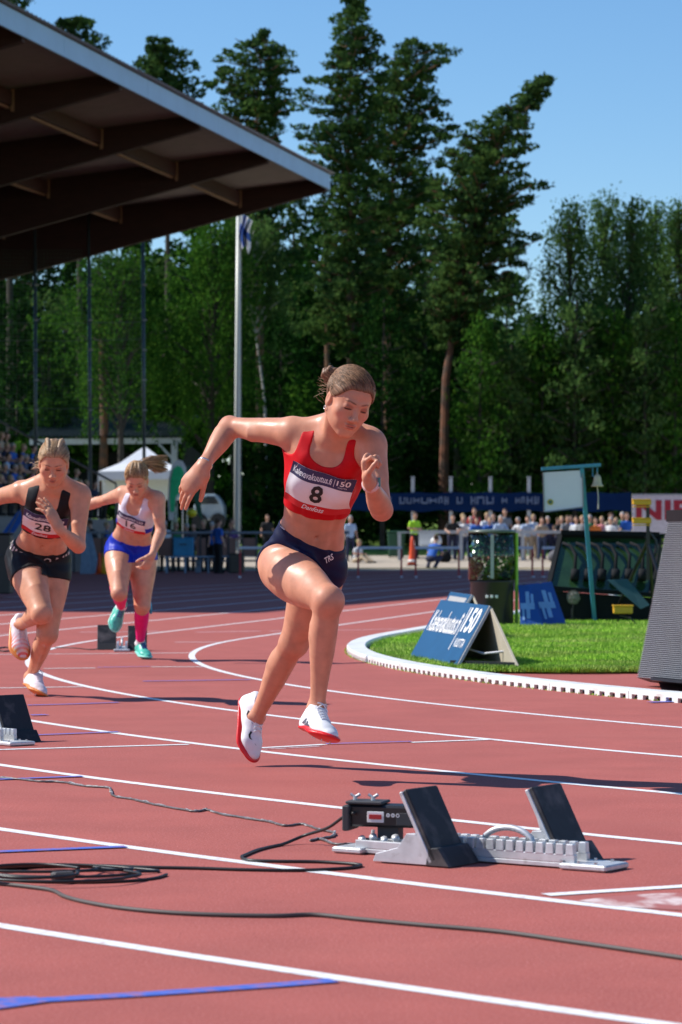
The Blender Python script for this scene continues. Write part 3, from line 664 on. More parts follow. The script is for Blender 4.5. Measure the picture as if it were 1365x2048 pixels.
def nets(fn, lo, hi, res, B=8):
    """mesh of the zero level of fn(P3) between lo and hi; fn takes (nb, m, 3)"""
    lo = np.asarray(lo, dtype=float); n = np.ceil((np.asarray(hi)-lo)/(res*B)).astype(int)+1
    gi = np.stack(np.meshgrid(*[np.arange(k) for k in n], indexing='ij'), -1).reshape(-1, 3)
    cc = (lo+(gi+.5)*B*res).astype(F32)
    dc = fn(cc[:, None, :])[:, 0]
    D = np.where(dc > 0, F32(1), F32(-1)).reshape(n).repeat(B, 0).repeat(B, 1).repeat(B, 2)
    act = np.abs(dc) < B*res*1.35+.012
    ai = gi[act]; off = np.stack(np.meshgrid(*[np.arange(B)]*3, indexing='ij'), -1).reshape(-1, 3)
    for c0 in range(0, len(ai), 3000):
        blk = ai[c0:c0+3000]
        idx = blk[:, None, :]*B+off[None]
        P = (lo+idx*res).astype(F32); d = fn(P)
        D[idx[..., 0], idx[..., 1], idx[..., 2]] = d
    D[0] = D[-1] = 1; D[:, 0] = D[:, -1] = 1; D[:, :, 0] = D[:, :, -1] = 1
    S = D < 0
    cnt = np.zeros(tuple(np.array(S.shape)-1), dtype=np.int8)
    for i in (0, 1):
        for j in (0, 1):
            for k in (0, 1): cnt += S[i:S.shape[0]-1+i, j:S.shape[1]-1+j, k:S.shape[2]-1+k]
    cells = np.argwhere((cnt > 0) & (cnt < 8))
    if not len(cells): return np.zeros((0, 3)), np.zeros((0, 4), int)
    acc = np.zeros((len(cells), 3)); num = np.zeros(len(cells))
    corners = [(i, j, k) for i in (0, 1) for j in (0, 1) for k in (0, 1)]
    vals = {c: D[cells[:, 0]+c[0], cells[:, 1]+c[1], cells[:, 2]+c[2]] for c in corners}
    for c in corners:
        for ax in range(3):
            if c[ax]: continue
            e = list(c); e[ax] = 1; e = tuple(e); a, b = vals[c], vals[e]
            x = (a < 0) != (b < 0); t = np.clip(a/np.where(np.abs(a-b) < 1e-12, 1, a-b), 0, 1)
            p = np.array(c, dtype=float)[None].repeat(len(cells), 0); p[:, ax] += t
            acc[x] += p[x]; num[x] += 1
    v = lo+(cells+acc/num[:, None])*res
    ids = np.full(cnt.shape, -1, dtype=np.int32); ids[cells[:, 0], cells[:, 1], cells[:, 2]] = np.arange(len(cells))
    F = []
    for ax in range(3):
        sl0 = [slice(None)]*3; sl1 = [slice(None)]*3; sl0[ax] = slice(0, -1); sl1[ax] = slice(1, None)
        e = np.argwhere(S[tuple(sl0)] != S[tuple(sl1)])
        o1, o2 = [(1, 2), (2, 0), (0, 1)][ax]
        q = []
        for (du, dv) in ((-1, -1), (0, -1), (0, 0), (-1, 0)):
            z = e.copy(); z[:, o1] += du; z[:, o2] += dv; q.append(z)
        ok = np.all([(z >= 0).all(1) & (z < np.array(cnt.shape)).all(1) for z in q], 0)
        I = np.stack([ids[z[ok, 0], z[ok, 1], z[ok, 2]] for z in q], 1)
        neg = S[e[ok, 0], e[ok, 1], e[ok, 2]]
        I[~neg] = I[~neg][:, ::-1]
        F.append(I)
    F = np.concatenate(F); F = F[(F >= 0).all(1)]
    return v, F
def smooth_verts(v, f, it=1, lam=.5):
    e = np.concatenate([f[:, [0, 1]], f[:, [1, 2]], f[:, [2, 3]], f[:, [3, 0]]])
    for _ in range(it):
        s = np.zeros_like(v); c = np.zeros(len(v))
        np.add.at(s, e[:, 0], v[e[:, 1]]); np.add.at(s, e[:, 1], v[e[:, 0]]); np.add.at(c, e[:, 0], 1); np.add.at(c, e[:, 1], 1)
        v = v+(s/np.maximum(c, 1)[:, None]-v)*lam
    return v
def smax(a, b, k=.004):
    h = np.maximum(k-np.abs(a-b), 0)/k; return np.maximum(a, b)+h*h*k*.25
def field_obj(name, fn, lo, hi, res, m, parent, sm=1, mats=None, mifn=None, cols=None):
    v, f = nets(fn, lo, hi, res)
    if sm: v = smooth_verts(v, f, sm)
    mi = None
    if mifn is not None: mi = mifn(v[f].mean(1))
    o = np_mesh(name, v, f, m, parent, True, True, mats, mi)
    if cols is not None:
        c = cols(v); at_ = o.data.color_attributes.new('tint', 'FLOAT_COLOR', 'POINT')
        at_.data.foreach_set('color', np.column_stack([c, np.ones(len(c))]).astype(np.float32).ravel())
    return o
def skin_mat(name, base):
    m = bpy.data.materials.new(name); m.use_nodes = True; nt = m.node_tree; p = nt.nodes['Principled BSDF']
    at_ = nt.nodes.new('ShaderNodeAttribute'); at_.attribute_name = 'tint'
    tc = nt.nodes.new('ShaderNodeTexCoord')
    nz = nt.nodes.new('ShaderNodeTexNoise'); nz.inputs['Scale'].default_value = 22; nz.inputs['Detail'].default_value = 6; nt.links.new(tc.outputs['Object'], nz.inputs['Vector'])
    mr = nt.nodes.new('ShaderNodeMapRange'); mr.inputs[1].default_value = .3; mr.inputs[2].default_value = .7; mr.inputs[3].default_value = .86; mr.inputs[4].default_value = 1.08
    nt.links.new(nz.outputs['Fac'], mr.inputs[0])
    mul = nt.nodes.new('ShaderNodeMix'); mul.data_type = 'RGBA'; mul.blend_type = 'MULTIPLY'; mul.inputs[0].default_value = 1
    nt.links.new(at_.outputs['Color'], mul.inputs[6]); nt.links.new(mr.outputs[0], mul.inputs[7]); nt.links.new(mul.outputs[2], p.inputs['Base Color'])
    p.inputs['Roughness'].default_value = .50; p.inputs['Specular IOR Level'].default_value = .32
    p.inputs['Subsurface Weight'].default_value = .06; p.inputs['Subsurface Radius'].default_value = (1, .35, .2); p.inputs['Subsurface Scale'].default_value = .012
    n3 = nt.nodes.new('ShaderNodeTexNoise'); n3.inputs['Scale'].default_value = 9; n3.inputs['Detail'].default_value = 5; nt.links.new(tc.outputs['Object'], n3.inputs['Vector'])
    r3 = nt.nodes.new('ShaderNodeMapRange'); r3.inputs[1].default_value = .35; r3.inputs[2].default_value = .65; r3.inputs[3].default_value = .34; r3.inputs[4].default_value = .62; nt.links.new(n3.outputs['Fac'], r3.inputs[0]); nt.links.new(r3.outputs[0], p.inputs['Roughness'])
    b = nt.nodes.new('ShaderNodeBump'); b.inputs['Strength'].default_value = .2; b.inputs['Distance'].default_value = .0008
    n2 = nt.nodes.new('ShaderNodeTexNoise'); n2.inputs['Scale'].default_value = 160; nt.links.new(tc.outputs['Object'], n2.inputs['Vector']); nt.links.new(n2.outputs['Fac'], b.inputs['Height']); nt.links.new(b.outputs[0], p.inputs['Normal'])
    return m

def frame3(x, y, z): return np.array([nrm(x), nrm(y), nrm(z)])
def head_frame(fwd, up):
    f = nrm(fwd); u = nrm(np.asarray(up)-f*np.dot(up, f)); s = np.cross(f, u)   # s: the person's right
    return s, f, u
def add_head(F, c, fwd, up, S=1.0, mouth=.5):
    """c = centre of the head; local axes s (right), f (forward), u (up)"""
    s, f, u = head_frame(fwd, up); M = frame3(s, f, u); c = A(c)
    def L(x, y, z): return c+S*(s*x+f*y+u*z)
    def ell(x, y, z, rx, ry, rz, k=.02, op='u', rot=None): F.ell(L(x, y, z), (rx*S, ry*S, rz*S), M, k*S, op)
    ell(0, -.016, .034, .073, .092, .080, .02)
    ell(0, .030, .010, .062, .060, .085, .03)
    ell(0, .036, -.040, .050, .046, .062, .03)
    F.limb(L(-.053, .0, -.050), L(-.014, .060, -.098), [.019*S, .016*S], k=.03*S); F.limb(L(.053, .0, -.050), L(.014, .060, -.098), [.019*S, .016*S], k=.03*S)
    ell(0, .028, -.062, .048, .046, .040, .03)
    ell(0, .068, -.098, .019, .015, .016, .02)
    for e in (-1, 1):
        ell(e*.043, .056, -.026, .021, .021, .019, .022)           # cheekbone
        ell(e*.024, .062, -.055, .020, .018, .022, .02)
        ell(e*.031, .104, .002, .0185, .015, .0125, .012, 's')     # eye socket
        ell(e*.031, .0765, .002, .0150, .0135, .0115, .004)        # lowered lid
        F.limb(L(e*.012, .088, .019), L(e*.036, .080, .021), [.0062*S, .004*S], k=.014*S)   # brow
        F.ell(L(e*.0735, -.004, -.010), (.0085*S, .018*S, .030*S), M, .006*S)            # ear
        F.ell(L(e*.085, .002, -.006), (.008*S, .011*S, .019*S), M, .004*S, 's')
        ell(e*.0115, .097, -.040, .0085, .009, .0075, .007)        # nostril wing
        ell(e*.006, .104, -.0475, .0035, .0045, .003, .003, 's')
    F.limb(L(0, .086, .012), L(0, .106, -.032), [.0075*S, .0095*S], k=.012*S)
    ell(0, .106, -.036, .0105, .0105, .009, .008)
    ell(0, .089, -.062, .023, .010, .0055, .005); ell(0, .088, -.0715, .019, .010, .006, .005)
    ell(0, .100, -.0665, .022, .008, .0022, .003, 's')
    return L, (s, f, u)
def head_tints(L, S=1.0, brow=(.10, .05, .03), lip=(.42, .10, .08), lash=(.02, .012, .01)):
    T = []
    M = frame3(L(1, 0, 0)-L(0, 0, 0), L(0, 1, 0)-L(0, 0, 0), L(0, 0, 1)-L(0, 0, 0))
    def el(x, y, z, rx, ry, rz, roll=0.0):
        c_, s_ = math.cos(roll), math.sin(roll); R = np.array([[c_, 0, s_], [0, 1, 0], [-s_, 0, c_]]); return Field().ell(L(x, y, z), (rx*S, ry*S, rz*S), R @ M, .001)
    for e in (-1, 1):
        T.append((el(e*.021, .092, .0215, .0125, .012, .0026, e*.22), brow, .003, .9)); T.append((el(e*.040, .083, .0225, .0115, .014, .0020, e*-.25), brow, .003, .8))
        T.append((el(e*.032, .086, .0035, .0185, .014, .0085), (.30, .10, .07), .006, .6))  # eye socket shadow painted into the skin tint
        T.append((el(e*.0315, .086, -.0055, .0155, .014, .0036, e*-.08), lash, .002, .95))
        T.append((el(e*.006, .104, -.0480, .0030, .006, .0022), (.16, .05, .04), .002, .8))
        T.append((el(e*.042, .072, -.035, .018, .018, .016), (.62, .24, .18), .02, .45))
    T.append((el(0, .095, -.0615, .0185, .014, .0034), lip, .003, .8))
    T.append((el(0, .093, -.0725, .0150, .014, .0044), lip, .003, .75))
    T.append((el(0, .095, -.0668, .0190, .014, .0014), (.09, .02, .02), .0018, .95))
    return T
def tinted(base, T):
    base = np.array(base, dtype=float)
    def fn(v):
        c = np.tile(base, (len(v), 1))
        for F, col, soft, w in T:
            d = F(v); k = np.clip(.5-d/soft, 0, 1)*w; c = c*(1-k[:, None])+np.array(col)[None]*k[:, None]
        return c
    return fn
def add_hand(F, wrist, d, palm, side, curl=(.5, .5, .5, .5), thumb=(.4, .5), S=1.0, spread=.10, tw=.7):
    """d = direction wrist->knuckles, palm = direction the palm faces, side = +1 when the thumb lies towards cross(d, palm)"""
    d = nrm(d); n = nrm(np.asarray(palm)-d*np.dot(palm, d)); x = np.cross(d, n)*side        # x towards the thumb
    w = A(wrist); tips = []
    F.limb(w-d*.01, w+d*.055*S, [.021*S, .031*S], k=.02*S, side=n, sq=.62)
    F.limb(w+d*.03*S, w+d*.075*S, [.030*S, .034*S], k=.012*S, side=n, sq=.42)
    lens = ((.038, .024, .019), (.043, .027, .020), (.040, .025, .019), (.031, .019, .017))
    for i, ln in enumerate(lens):
        o = (.0265-.0175*i)*S; base = w+d*(.082-.004*abs(i-1.3))*S+x*o
        p = base; c = curl[i]*PI/2; ang = 0.0; sp = (1-i)*spread*(1-curl[i])
        dd = nrm(d+x*sp)
        F.limb(base-dd*.02*S, base, .0095*S, k=.008*S)
        for j, l in enumerate(ln):
            ang += c*(1.0, 1.15, .75)[j]; v = dd*math.cos(ang)+n*math.sin(ang); q = p+v*l*S
            r = (.0088, .0078, .0070, .0062)
            F.limb(p, q, [r[j]*S, r[j+1]*S], k=.003*S); p = q
        tips.append(p)
    b = w+d*.022*S+x*.024*S+n*.006*S; v = nrm(d*.75+x*tw+n*(.25+thumb[0]*.6)); q = b+v*.036*S
    F.limb(w+d*.012*S+x*.010*S, b, [.016*S, .015*S], k=.015*S); F.limb(b, q, [.0150*S, .0105*S], k=.012*S)
    v2 = nrm(v*(1-thumb[1])+nrm(d*.7-x*.35+n*.6)*thumb[1]+v*.2); q2 = q+v2*.030*S; F.limb(q, q2, [.0105*S, .0092*S], k=.004*S)
    v3 = nrm(v2+nrm(d*.5-x*.5+n*.5)*thumb[1]*.6); q3 = q2+v3*.022*S; F.limb(q2, q3, [.0092*S, .0075*S], k=.003*S)
    tips.append(q3)
    return tips

def body_frames(J):
    hl, hr, sl, sr, nk = [A(J[k]) for k in ('hipL', 'hipR', 'shL', 'shR', 'neck')]
    pc = (hl+hr)/2; up = nrm(nk-pc)
    lp = nrm(hl-hr); lp = nrm(lp-up*np.dot(lp, up)*.6); lc = nrm(sl-sr); lc = nrm(lc-up*np.dot(lc, up))
    return pc, nk, up, lp, lc, nrm(np.cross(lp, up)), nrm(np.cross(lc, up))
def build_athlete(J, S=1.0, muscle=1.0, fields=None, mouth=.5, hipw=.158, waist=.112):
    """all fields of a woman runner from her joints"""
    pc, nk, up, lp, lc, fp, fc = body_frames(J)
    Lr = np.linalg.norm(nk-pc); T = Field(); 
    def tp(t, u=0, v=0):
        lam = min(max(t, 0), 1); s_ = nrm(lp*(1-lam)+lc*lam); s_ = nrm(s_-up*np.dot(s_, up)); f_ = np.cross(s_, up); return pc+up*t*Lr+s_*u*S+f_*v*S
    T.loft(pc, nk, lp, lc, [(-.13, .100*S, .080*S, -.012*S), (-.02, hipw*S, .098*S, -.016*S), (.10, (hipw-.006)*S, .096*S, -.012*S), (.22, (waist+.022)*S, .084*S, 0), (.36, waist*S, .078*S, .002*S),
                            (.50, (waist+.008)*S, .086*S, .0), (.65, .128*S, .096*S, -.004*S), (.80, .136*S, .098*S, -.012*S), (.92, .120*S, .080*S, -.018*S), (1.0, .075*S, .055*S, -.018*S)], k=.02)
    for e in (-1, 1):
        T.ell(tp(.685, e*.058, .062), (.056*S, .040*S, .052*S), frame3(lc, fc, up), .03*S)       # bust
        T.ell(tp(-.02, e*.070, -.055), (.076*S, .066*S, .084*S), frame3(lp, fp, up), .04*S)     # glutes
        # shoulder girdle and collar bone
        sh = A(J['shL'] if e > 0 else J['shR'])
        T.limb(tp(.97, e*.02, -.02), sh-up*.0+ (tp(0, 0, -.01)-tp(0, 0, 0)), [.042*S, .046*S], k=.04*S)
        T.limb(tp(.985, e*.02, .034), sh+(tp(0, 0, .022)-tp(0, 0, 0))+up*.012, [.011*S, .012*S], k=.03*S)
        T.limb(tp(.84, e*.07, .045), sh+(tp(0, 0, .01)-tp(0, 0, 0)), [.030*S, .036*S], k=.04*S)  # chest muscle to the arm
        T.limb(tp(.62, e*.095, -.02), sh+(tp(0, 0, -.02)-tp(0, 0, 0)), [.030*S, .035*S], k=.04*S)
    # belly: centre line and navel
    if muscle:
        T.limb(tp(.26, 0, .092), tp(.55, 0, .104), [.006*S, .004*S], k=.020*S, op='s')
        T.limb(tp(.20, .062, .080), tp(.50, .070, .075), [.007*S, .004*S], k=.024*S, op='s'); T.limb(tp(.20, -.062, .080), tp(.50, -.070, .075), [.007*S, .004*S], k=.024*S, op='s')
        T.ell(tp(.31, 0, .082), (.006*S, .014*S, .009*S), frame3(lp, fp, up), .008*S, 's')
    B = Field(T.p)
    # neck
    hc = A(J['head']); s, f, u = head_frame(J['hf'], J['hu']); HS = J.get('HS', .94)*S
    nb = hc-f*.022*HS-u*.060*HS
    B.limb(tp(.985, 0, -.012), nb, [.056*S, .050*S, .048*S], k=.03*S)
    for e in (-1, 1):
        B.limb(tp(1.0, e*.012, .028), hc+s*(-e)*.052*HS-f*.02*HS-u*.035*HS, [.011*S, .013*S], k=.018*S)
        B.limb(tp(1.08, e*.025, -.035), A(J['shL'] if e > 0 else J['shR'])+up*.014*S, [.030*S, .024*S], k=.05*S)
    L, fr = add_head(B, hc, J['hf'], J['hu'], HS, mouth)
    legs = {}
    for sd, e in (('L', 1), ('R', -1)):
        sh, el, wr = A(J['sh'+sd]), A(J['el'+sd]), A(J['wr'+sd])
        ad = nrm(el-sh); fd = nrm(wr-el)
        ax = np.cross(ad, fd); bend = nrm(fd-ad*np.dot(fd, ad)) if np.linalg.norm(ax) > .05 else nrm(fc)
        B.ell(sh+ad*.012*S, .051*S, None, .02*S)
        B.limb(sh, el, np.array([.051, .050, .045, .041, .038, .036])*S, k=.018*S)
        B.limb(sh+ad*.02*S+nrm(np.cross(ad, bend))*0, sh+ad*.13*S-0*ad, [.040*S, .030*S], k=.03*S, off=[.008*S, .006*S], offdir=up)
        B.limb(sh+(el-sh)*.35, sh+(el-sh)*.85, [.021*S, .031*S, .016*S], k=.012*S, off=[.017*S, .022*S, .013*S], offdir=bend)    # biceps
        B.limb(sh+(el-sh)*.25, sh+(el-sh)*.9, [.023*S, .029*S, .016*S], k=.012*S, off=[.019*S, .020*S, .013*S], offdir=-bend)    # triceps
        B.ell(el, .034*S, None, .015*S)
        B.limb(el, wr, np.array([.036, .042, .039, .032, .026, .0235])*S, k=.015*S)
        hd = J['hand'+sd]; tips = add_hand(B, wr, hd['d'], hd['n'], hd['side'], hd.get('curl', (.5,)*4), hd.get('thumb', (.4, .5)), hd.get('S', 1.0)*S, hd.get('spread', .1), hd.get('tw', .7))
        hp, kn, an = A(J['hip'+sd]), A(J['kn'+sd]), A(J['an'+sd]); td = nrm(kn-hp); cd = nrm(an-kn)
        fwd = nrm(td-cd*np.dot(td, cd)) if abs(np.dot(td, cd)) < .97 else nrm(fp)      # front of the shin
        fth = nrm(-(cd-td*np.dot(cd, td))) if abs(np.dot(td, cd)) < .97 else nrm(fp)    # front of the thigh
        tr_ = J.get('thigh', 1.0)*S
        B.limb(hp+td*.01, kn, np.array([.088, .093, .089, .080, .069, .060, .053])*tr_, k=.022*S)
        B.limb(hp+(kn-hp)*.2, hp+(kn-hp)*.92, np.array([.024, .041, .043, .024])*tr_, k=.020*S, off=[.028*tr_, .044*tr_, .038*tr_, .024*tr_], offdir=fth)      # quads
        outer = nrm(np.cross(td, fth))
        B.limb(hp+(kn-hp)*.02, hp+(kn-hp)*.85, np.array([.060, .062, .050, .026])*tr_, k=.04*S, off=[-.034*tr_, -.034*tr_, -.030*tr_, -.018*tr_], offdir=fth)     # hamstrings
        for q in (-1, 1): B.ell(kn-td*.055*S+outer*q*.026*S+fth*.020*S, (.020*S, .021*S, .036*S), frame3(outer, fth, td), .014*S)    # vastus heads
        B.ell(kn+fwd*.006*S, .052*S, None, .02*S)
        B.ell(kn+nrm(fwd+fth)*.033*S, (.022*S, .014*S, .025*S), frame3(np.cross(nrm(fwd+fth), nrm(td+cd+1e-3)), nrm(fwd+fth), nrm(td+cd+1e-3)), .014*S)                       # knee cap
        B.limb(kn, an, np.array([.047, .049, .050, .045, .036, .030, .028])*S, k=.02*S, off=np.array([0, -.006, -.010, -.006, -.002, 0, 0])*S, offdir=fwd)
        for q in (-1, 1): B.limb(kn+(an-kn)*.10, kn+(an-kn)*.52, np.array([.018, .031, .029, .013])*S, k=.014*S, off=np.array([-.018, -.029, -.029, -.016])*S, offdir=nrm(fwd+outer*q*.55))   # calf
        B.limb(kn+(an-kn)*.06, an, np.array([.015, .012, .010])*S, k=.02*S, off=np.array([.030, .026, .018])*S, offdir=fwd)     # shin bone
        toe, heel = A(J['toe'+sd]), A(J['heel'+sd])
        B.limb(an-cd*.0, heel+nrm(an-heel)*.035*S, [.029*S, .026*S], k=.02*S)
        mid = an*.30+heel*.25+toe*.45; B.limb(an, mid, [.028*S, .018*S], k=.02*S)
        B.ell(an+outer*.026*S, .013*S, None, .012*S); B.ell(an-outer*.026*S, .013*S, None, .012*S)
    return dict(T=T, B=B, tp=tp, L=L, hfr=fr, HS=HS, up=up, lp=lp, lc=lc, fp=fp, fc=fc, pc=pc, Lr=Lr, hc=hc)
def tcoord(D, P):
    """torso coordinates of points: t along the spine, u to her left (m), v forward (m)"""
    pc, up, Lr = D['pc'], D['up'], D['Lr']; p = P-pc.astype(F32); t = (p @ up.astype(F32))/Lr
    lam = np.clip(t, 0, 1)[..., None]; s_ = D['lp']*(1-lam)+D['lc']*lam; s_ = s_-(s_ @ up)[..., None]*up; s_ = s_/np.linalg.norm(s_, axis=-1, keepdims=True); f_ = np.cross(s_, up)
    return t, (p*s_).sum(-1), (p*f_).sum(-1)
def sprout_shoe(name, J, sd, S, parent, mu, ms, label, spikes=True, res=.0035, ml=None, toe_col=None):
    """running spike: upper and sole as separate fields"""
    an, toe, heel = A(J['an'+sd]), A(J['toe'+sd]), A(J['heel'+sd])
    fd = nrm(toe-heel); L_ = np.linalg.norm(toe-heel); up = nrm((an-heel)-fd*np.dot(an-heel, fd)); x = np.cross(fd, up)
    def q(a, b, c=0): return heel+fd*a*L_+up*b*S+x*c*S
    U = Field()
    U.limb(q(.10, .030), q(.40, .030), np.array([.031, .033])*S, k=.02*S); U.limb(q(.40, .028), q(.72, .022, .002), np.array([.034, .040])*S, k=.02*S, side=up, sq=.70)
    U.limb(q(.72, .022, .002), q(.90, .018, -.002), np.array([.039, .028])*S, k=.02*S, side=up, sq=.58)
    U.limb(q(.10, .035), q(.07, .072), np.array([.028, .024])*S, k=.02*S)                       # heel counter
    U.limb(q(.24, .066), q(.55, .036), np.array([.034, .028])*S, k=.02*S)                       # instep
    U.limb(q(.18, .055), q(.22, .088), np.array([.034, .034])*S, k=.015*S)
    body = J['_body']
    def up_fn(P):
        d = U.ev(P); p = P-heel.astype(F32); h = (p @ up.astype(F32)); a = (p @ fd.astype(F32))/L_
        collar = (h-(.096-.03*np.exp(-((a-.30)/.10)**2)*0)*S)
        d = smax(d, collar, .004); d = smax(d, -(h-.006*S), .003)
        # hollow the mouth where the ankle goes in
        return d
    lo, hi = U.bounds(.02); 
    o = field_obj('shoe', up_fn, lo, hi, res, mu, parent, 1)
    if label: o['label'] = label
    # sole plate
    Sf = Field()
    Sf.limb(q(.08, .010), q(.42, .013), np.array([.031, .029])*S, k=.02*S, side=up, sq=.28); Sf.limb(q(.42, .013), q(.74, .006, .002), np.array([.031, .041])*S, k=.02*S, side=up, sq=.27)
    Sf.limb(q(.74, .004, .002), q(.92, .012, -.002), np.array([.040, .028])*S, k=.02*S, side=up, sq=.27)
    lo, hi = Sf.bounds(.02); so_ = field_obj('sole', Sf.ev, lo, hi, res, ms, o, 1, mats=toe_col[0] if toe_col else None, mifn=(lambda c: (((c-heel) @ fd)/L_ > toe_col[1]).astype(int)) if toe_col else None)
    mb = MB()
    if spikes:
        for a, c in ((.62, -.026), (.62, .026), (.74, -.030), (.74, .030), (.85, -.015), (.85, .016), (.70, 0)):
            b = q(a, -.004, c); mb.tube([Vector(b), Vector(b-up*.011*S)], [.003*S, .001], 5)
        mb.build('spike', mat('spike_steel', (.55, .55, .57), .3, 1.0), o, world_space=False)
    # laces
    lb = MB()
    for i in range(5):
        a = .32+.065*i
        for e in (-1, 1):
            p0, p1 = q(a, 0, -.019*e), q(a+.05, 0, .019*e); pts = []
            for j in range(6):
                p = p0+(p1-p0)*j/5+up*.10*S
                for _ in range(28):
                    dd = float(U(p[None])[0])-.0016; p = p-up*min(dd, .01)*.8
                    if abs(dd) < .0006: break
                pts.append(Vector(p))
            lb.tube(pts, .0023*S, 5)
    t0 = pts[-1]; k = Vector(q(.30, .088)); 
    for e in (-1, 1):
        c = Vector(x)*e; lb.tube([k, k+c*.012+Vector(fd)*.004+Vector(up)*.006, k+c*.020+Vector(fd)*.010, k+c*.010+Vector(fd)*.013-Vector(up)*.003, k+Vector(fd)*.004], .0018*S, 5); lb.tube([k, k+c*.008+Vector(up)*.008, k+c*.022+Vector(up)*.008+Vector(fd)*.008], .0016*S, 5)
    lb.build('laces', ml or mu, o, world_space=False)
    return o, q, U, up, fd, x
def on_surface(fn, p, d, lift=.003, n=40, start=.12):
    """walk from p+d*start along -d until fn is about lift"""
    p = A(p)+nrm(d)*start; d = nrm(d)
    for _ in range(n):
        v = float(fn(p[None])[0])-lift
        if abs(v) < 4e-4: break
        p = p-d*np.clip(v, -.01, .03)*.85
    return p
# ------------------------------------------------------------------ cloth, hair and bibs for the athletes
m_skin = skin_mat('skin', (1, 1, 1))
def cloth_mat(name, col, rough=.55, **k): return mat(name, col, rough=rough, var=.06, scale=40, bump=.15, bscale=350, spec=.18, **k)
def top_fn(D, J, S, bottom, arm_r=.078, neck_u=.058, neck_t=.80, strap_back=.06, thick=.0045, back_y=True, neck_drop=.50):
    Fd = Field(D['T'].p)
    shL, shR, up = A(J['shL']), A(J['shR']), D['up']
    axL = nrm(D['fc']*1.0)
    def fn(P):
        t, u, v = tcoord(D, P)
        d = Fd.ev(P)-thick-(.0013*np.sin(u*55+t*30+2*np.sin(t*17))*np.clip((.80-t)*5, 0, 1)).astype(F32)
        r = (bottom-t)*D['Lr']*1.0
        r = r.astype(F32)
        for sh, e in ((shL, 1), (shR, -1)):
            c = sh+D['lc']*e*.012*S-up*.004*S
            p = P-c.astype(F32); p = p-(p @ axL.astype(F32))[..., None]*axL.astype(F32)
            hh = p @ up.astype(F32); uu = p @ D['lc'].astype(F32)
            q = np.sqrt(uu**2+(np.where(hh < 0, hh/1.12, hh/3.0))**2)
            r = smax(r, arm_r*S-q, .01)
        # scooped front neckline, deeper u; back left as a racer shape
        h = (t-neck_t)*D['Lr']
        un = np.abs(u)/(neck_u*S); nk_ = np.where(h > 0, (1-un)*neck_u*S, (1-np.sqrt(un**2+(h/(.05*S))**2))*neck_u*S)
        r = smax(r, np.where(v > -.02*S, nk_, nk_), .006)
        r = np.maximum(r, (t-1.06)*D['Lr'])
        return smax(d, r, .004)
    return fn
def body_vertex_fn(D): return lambda P: D['B'].ev(P)
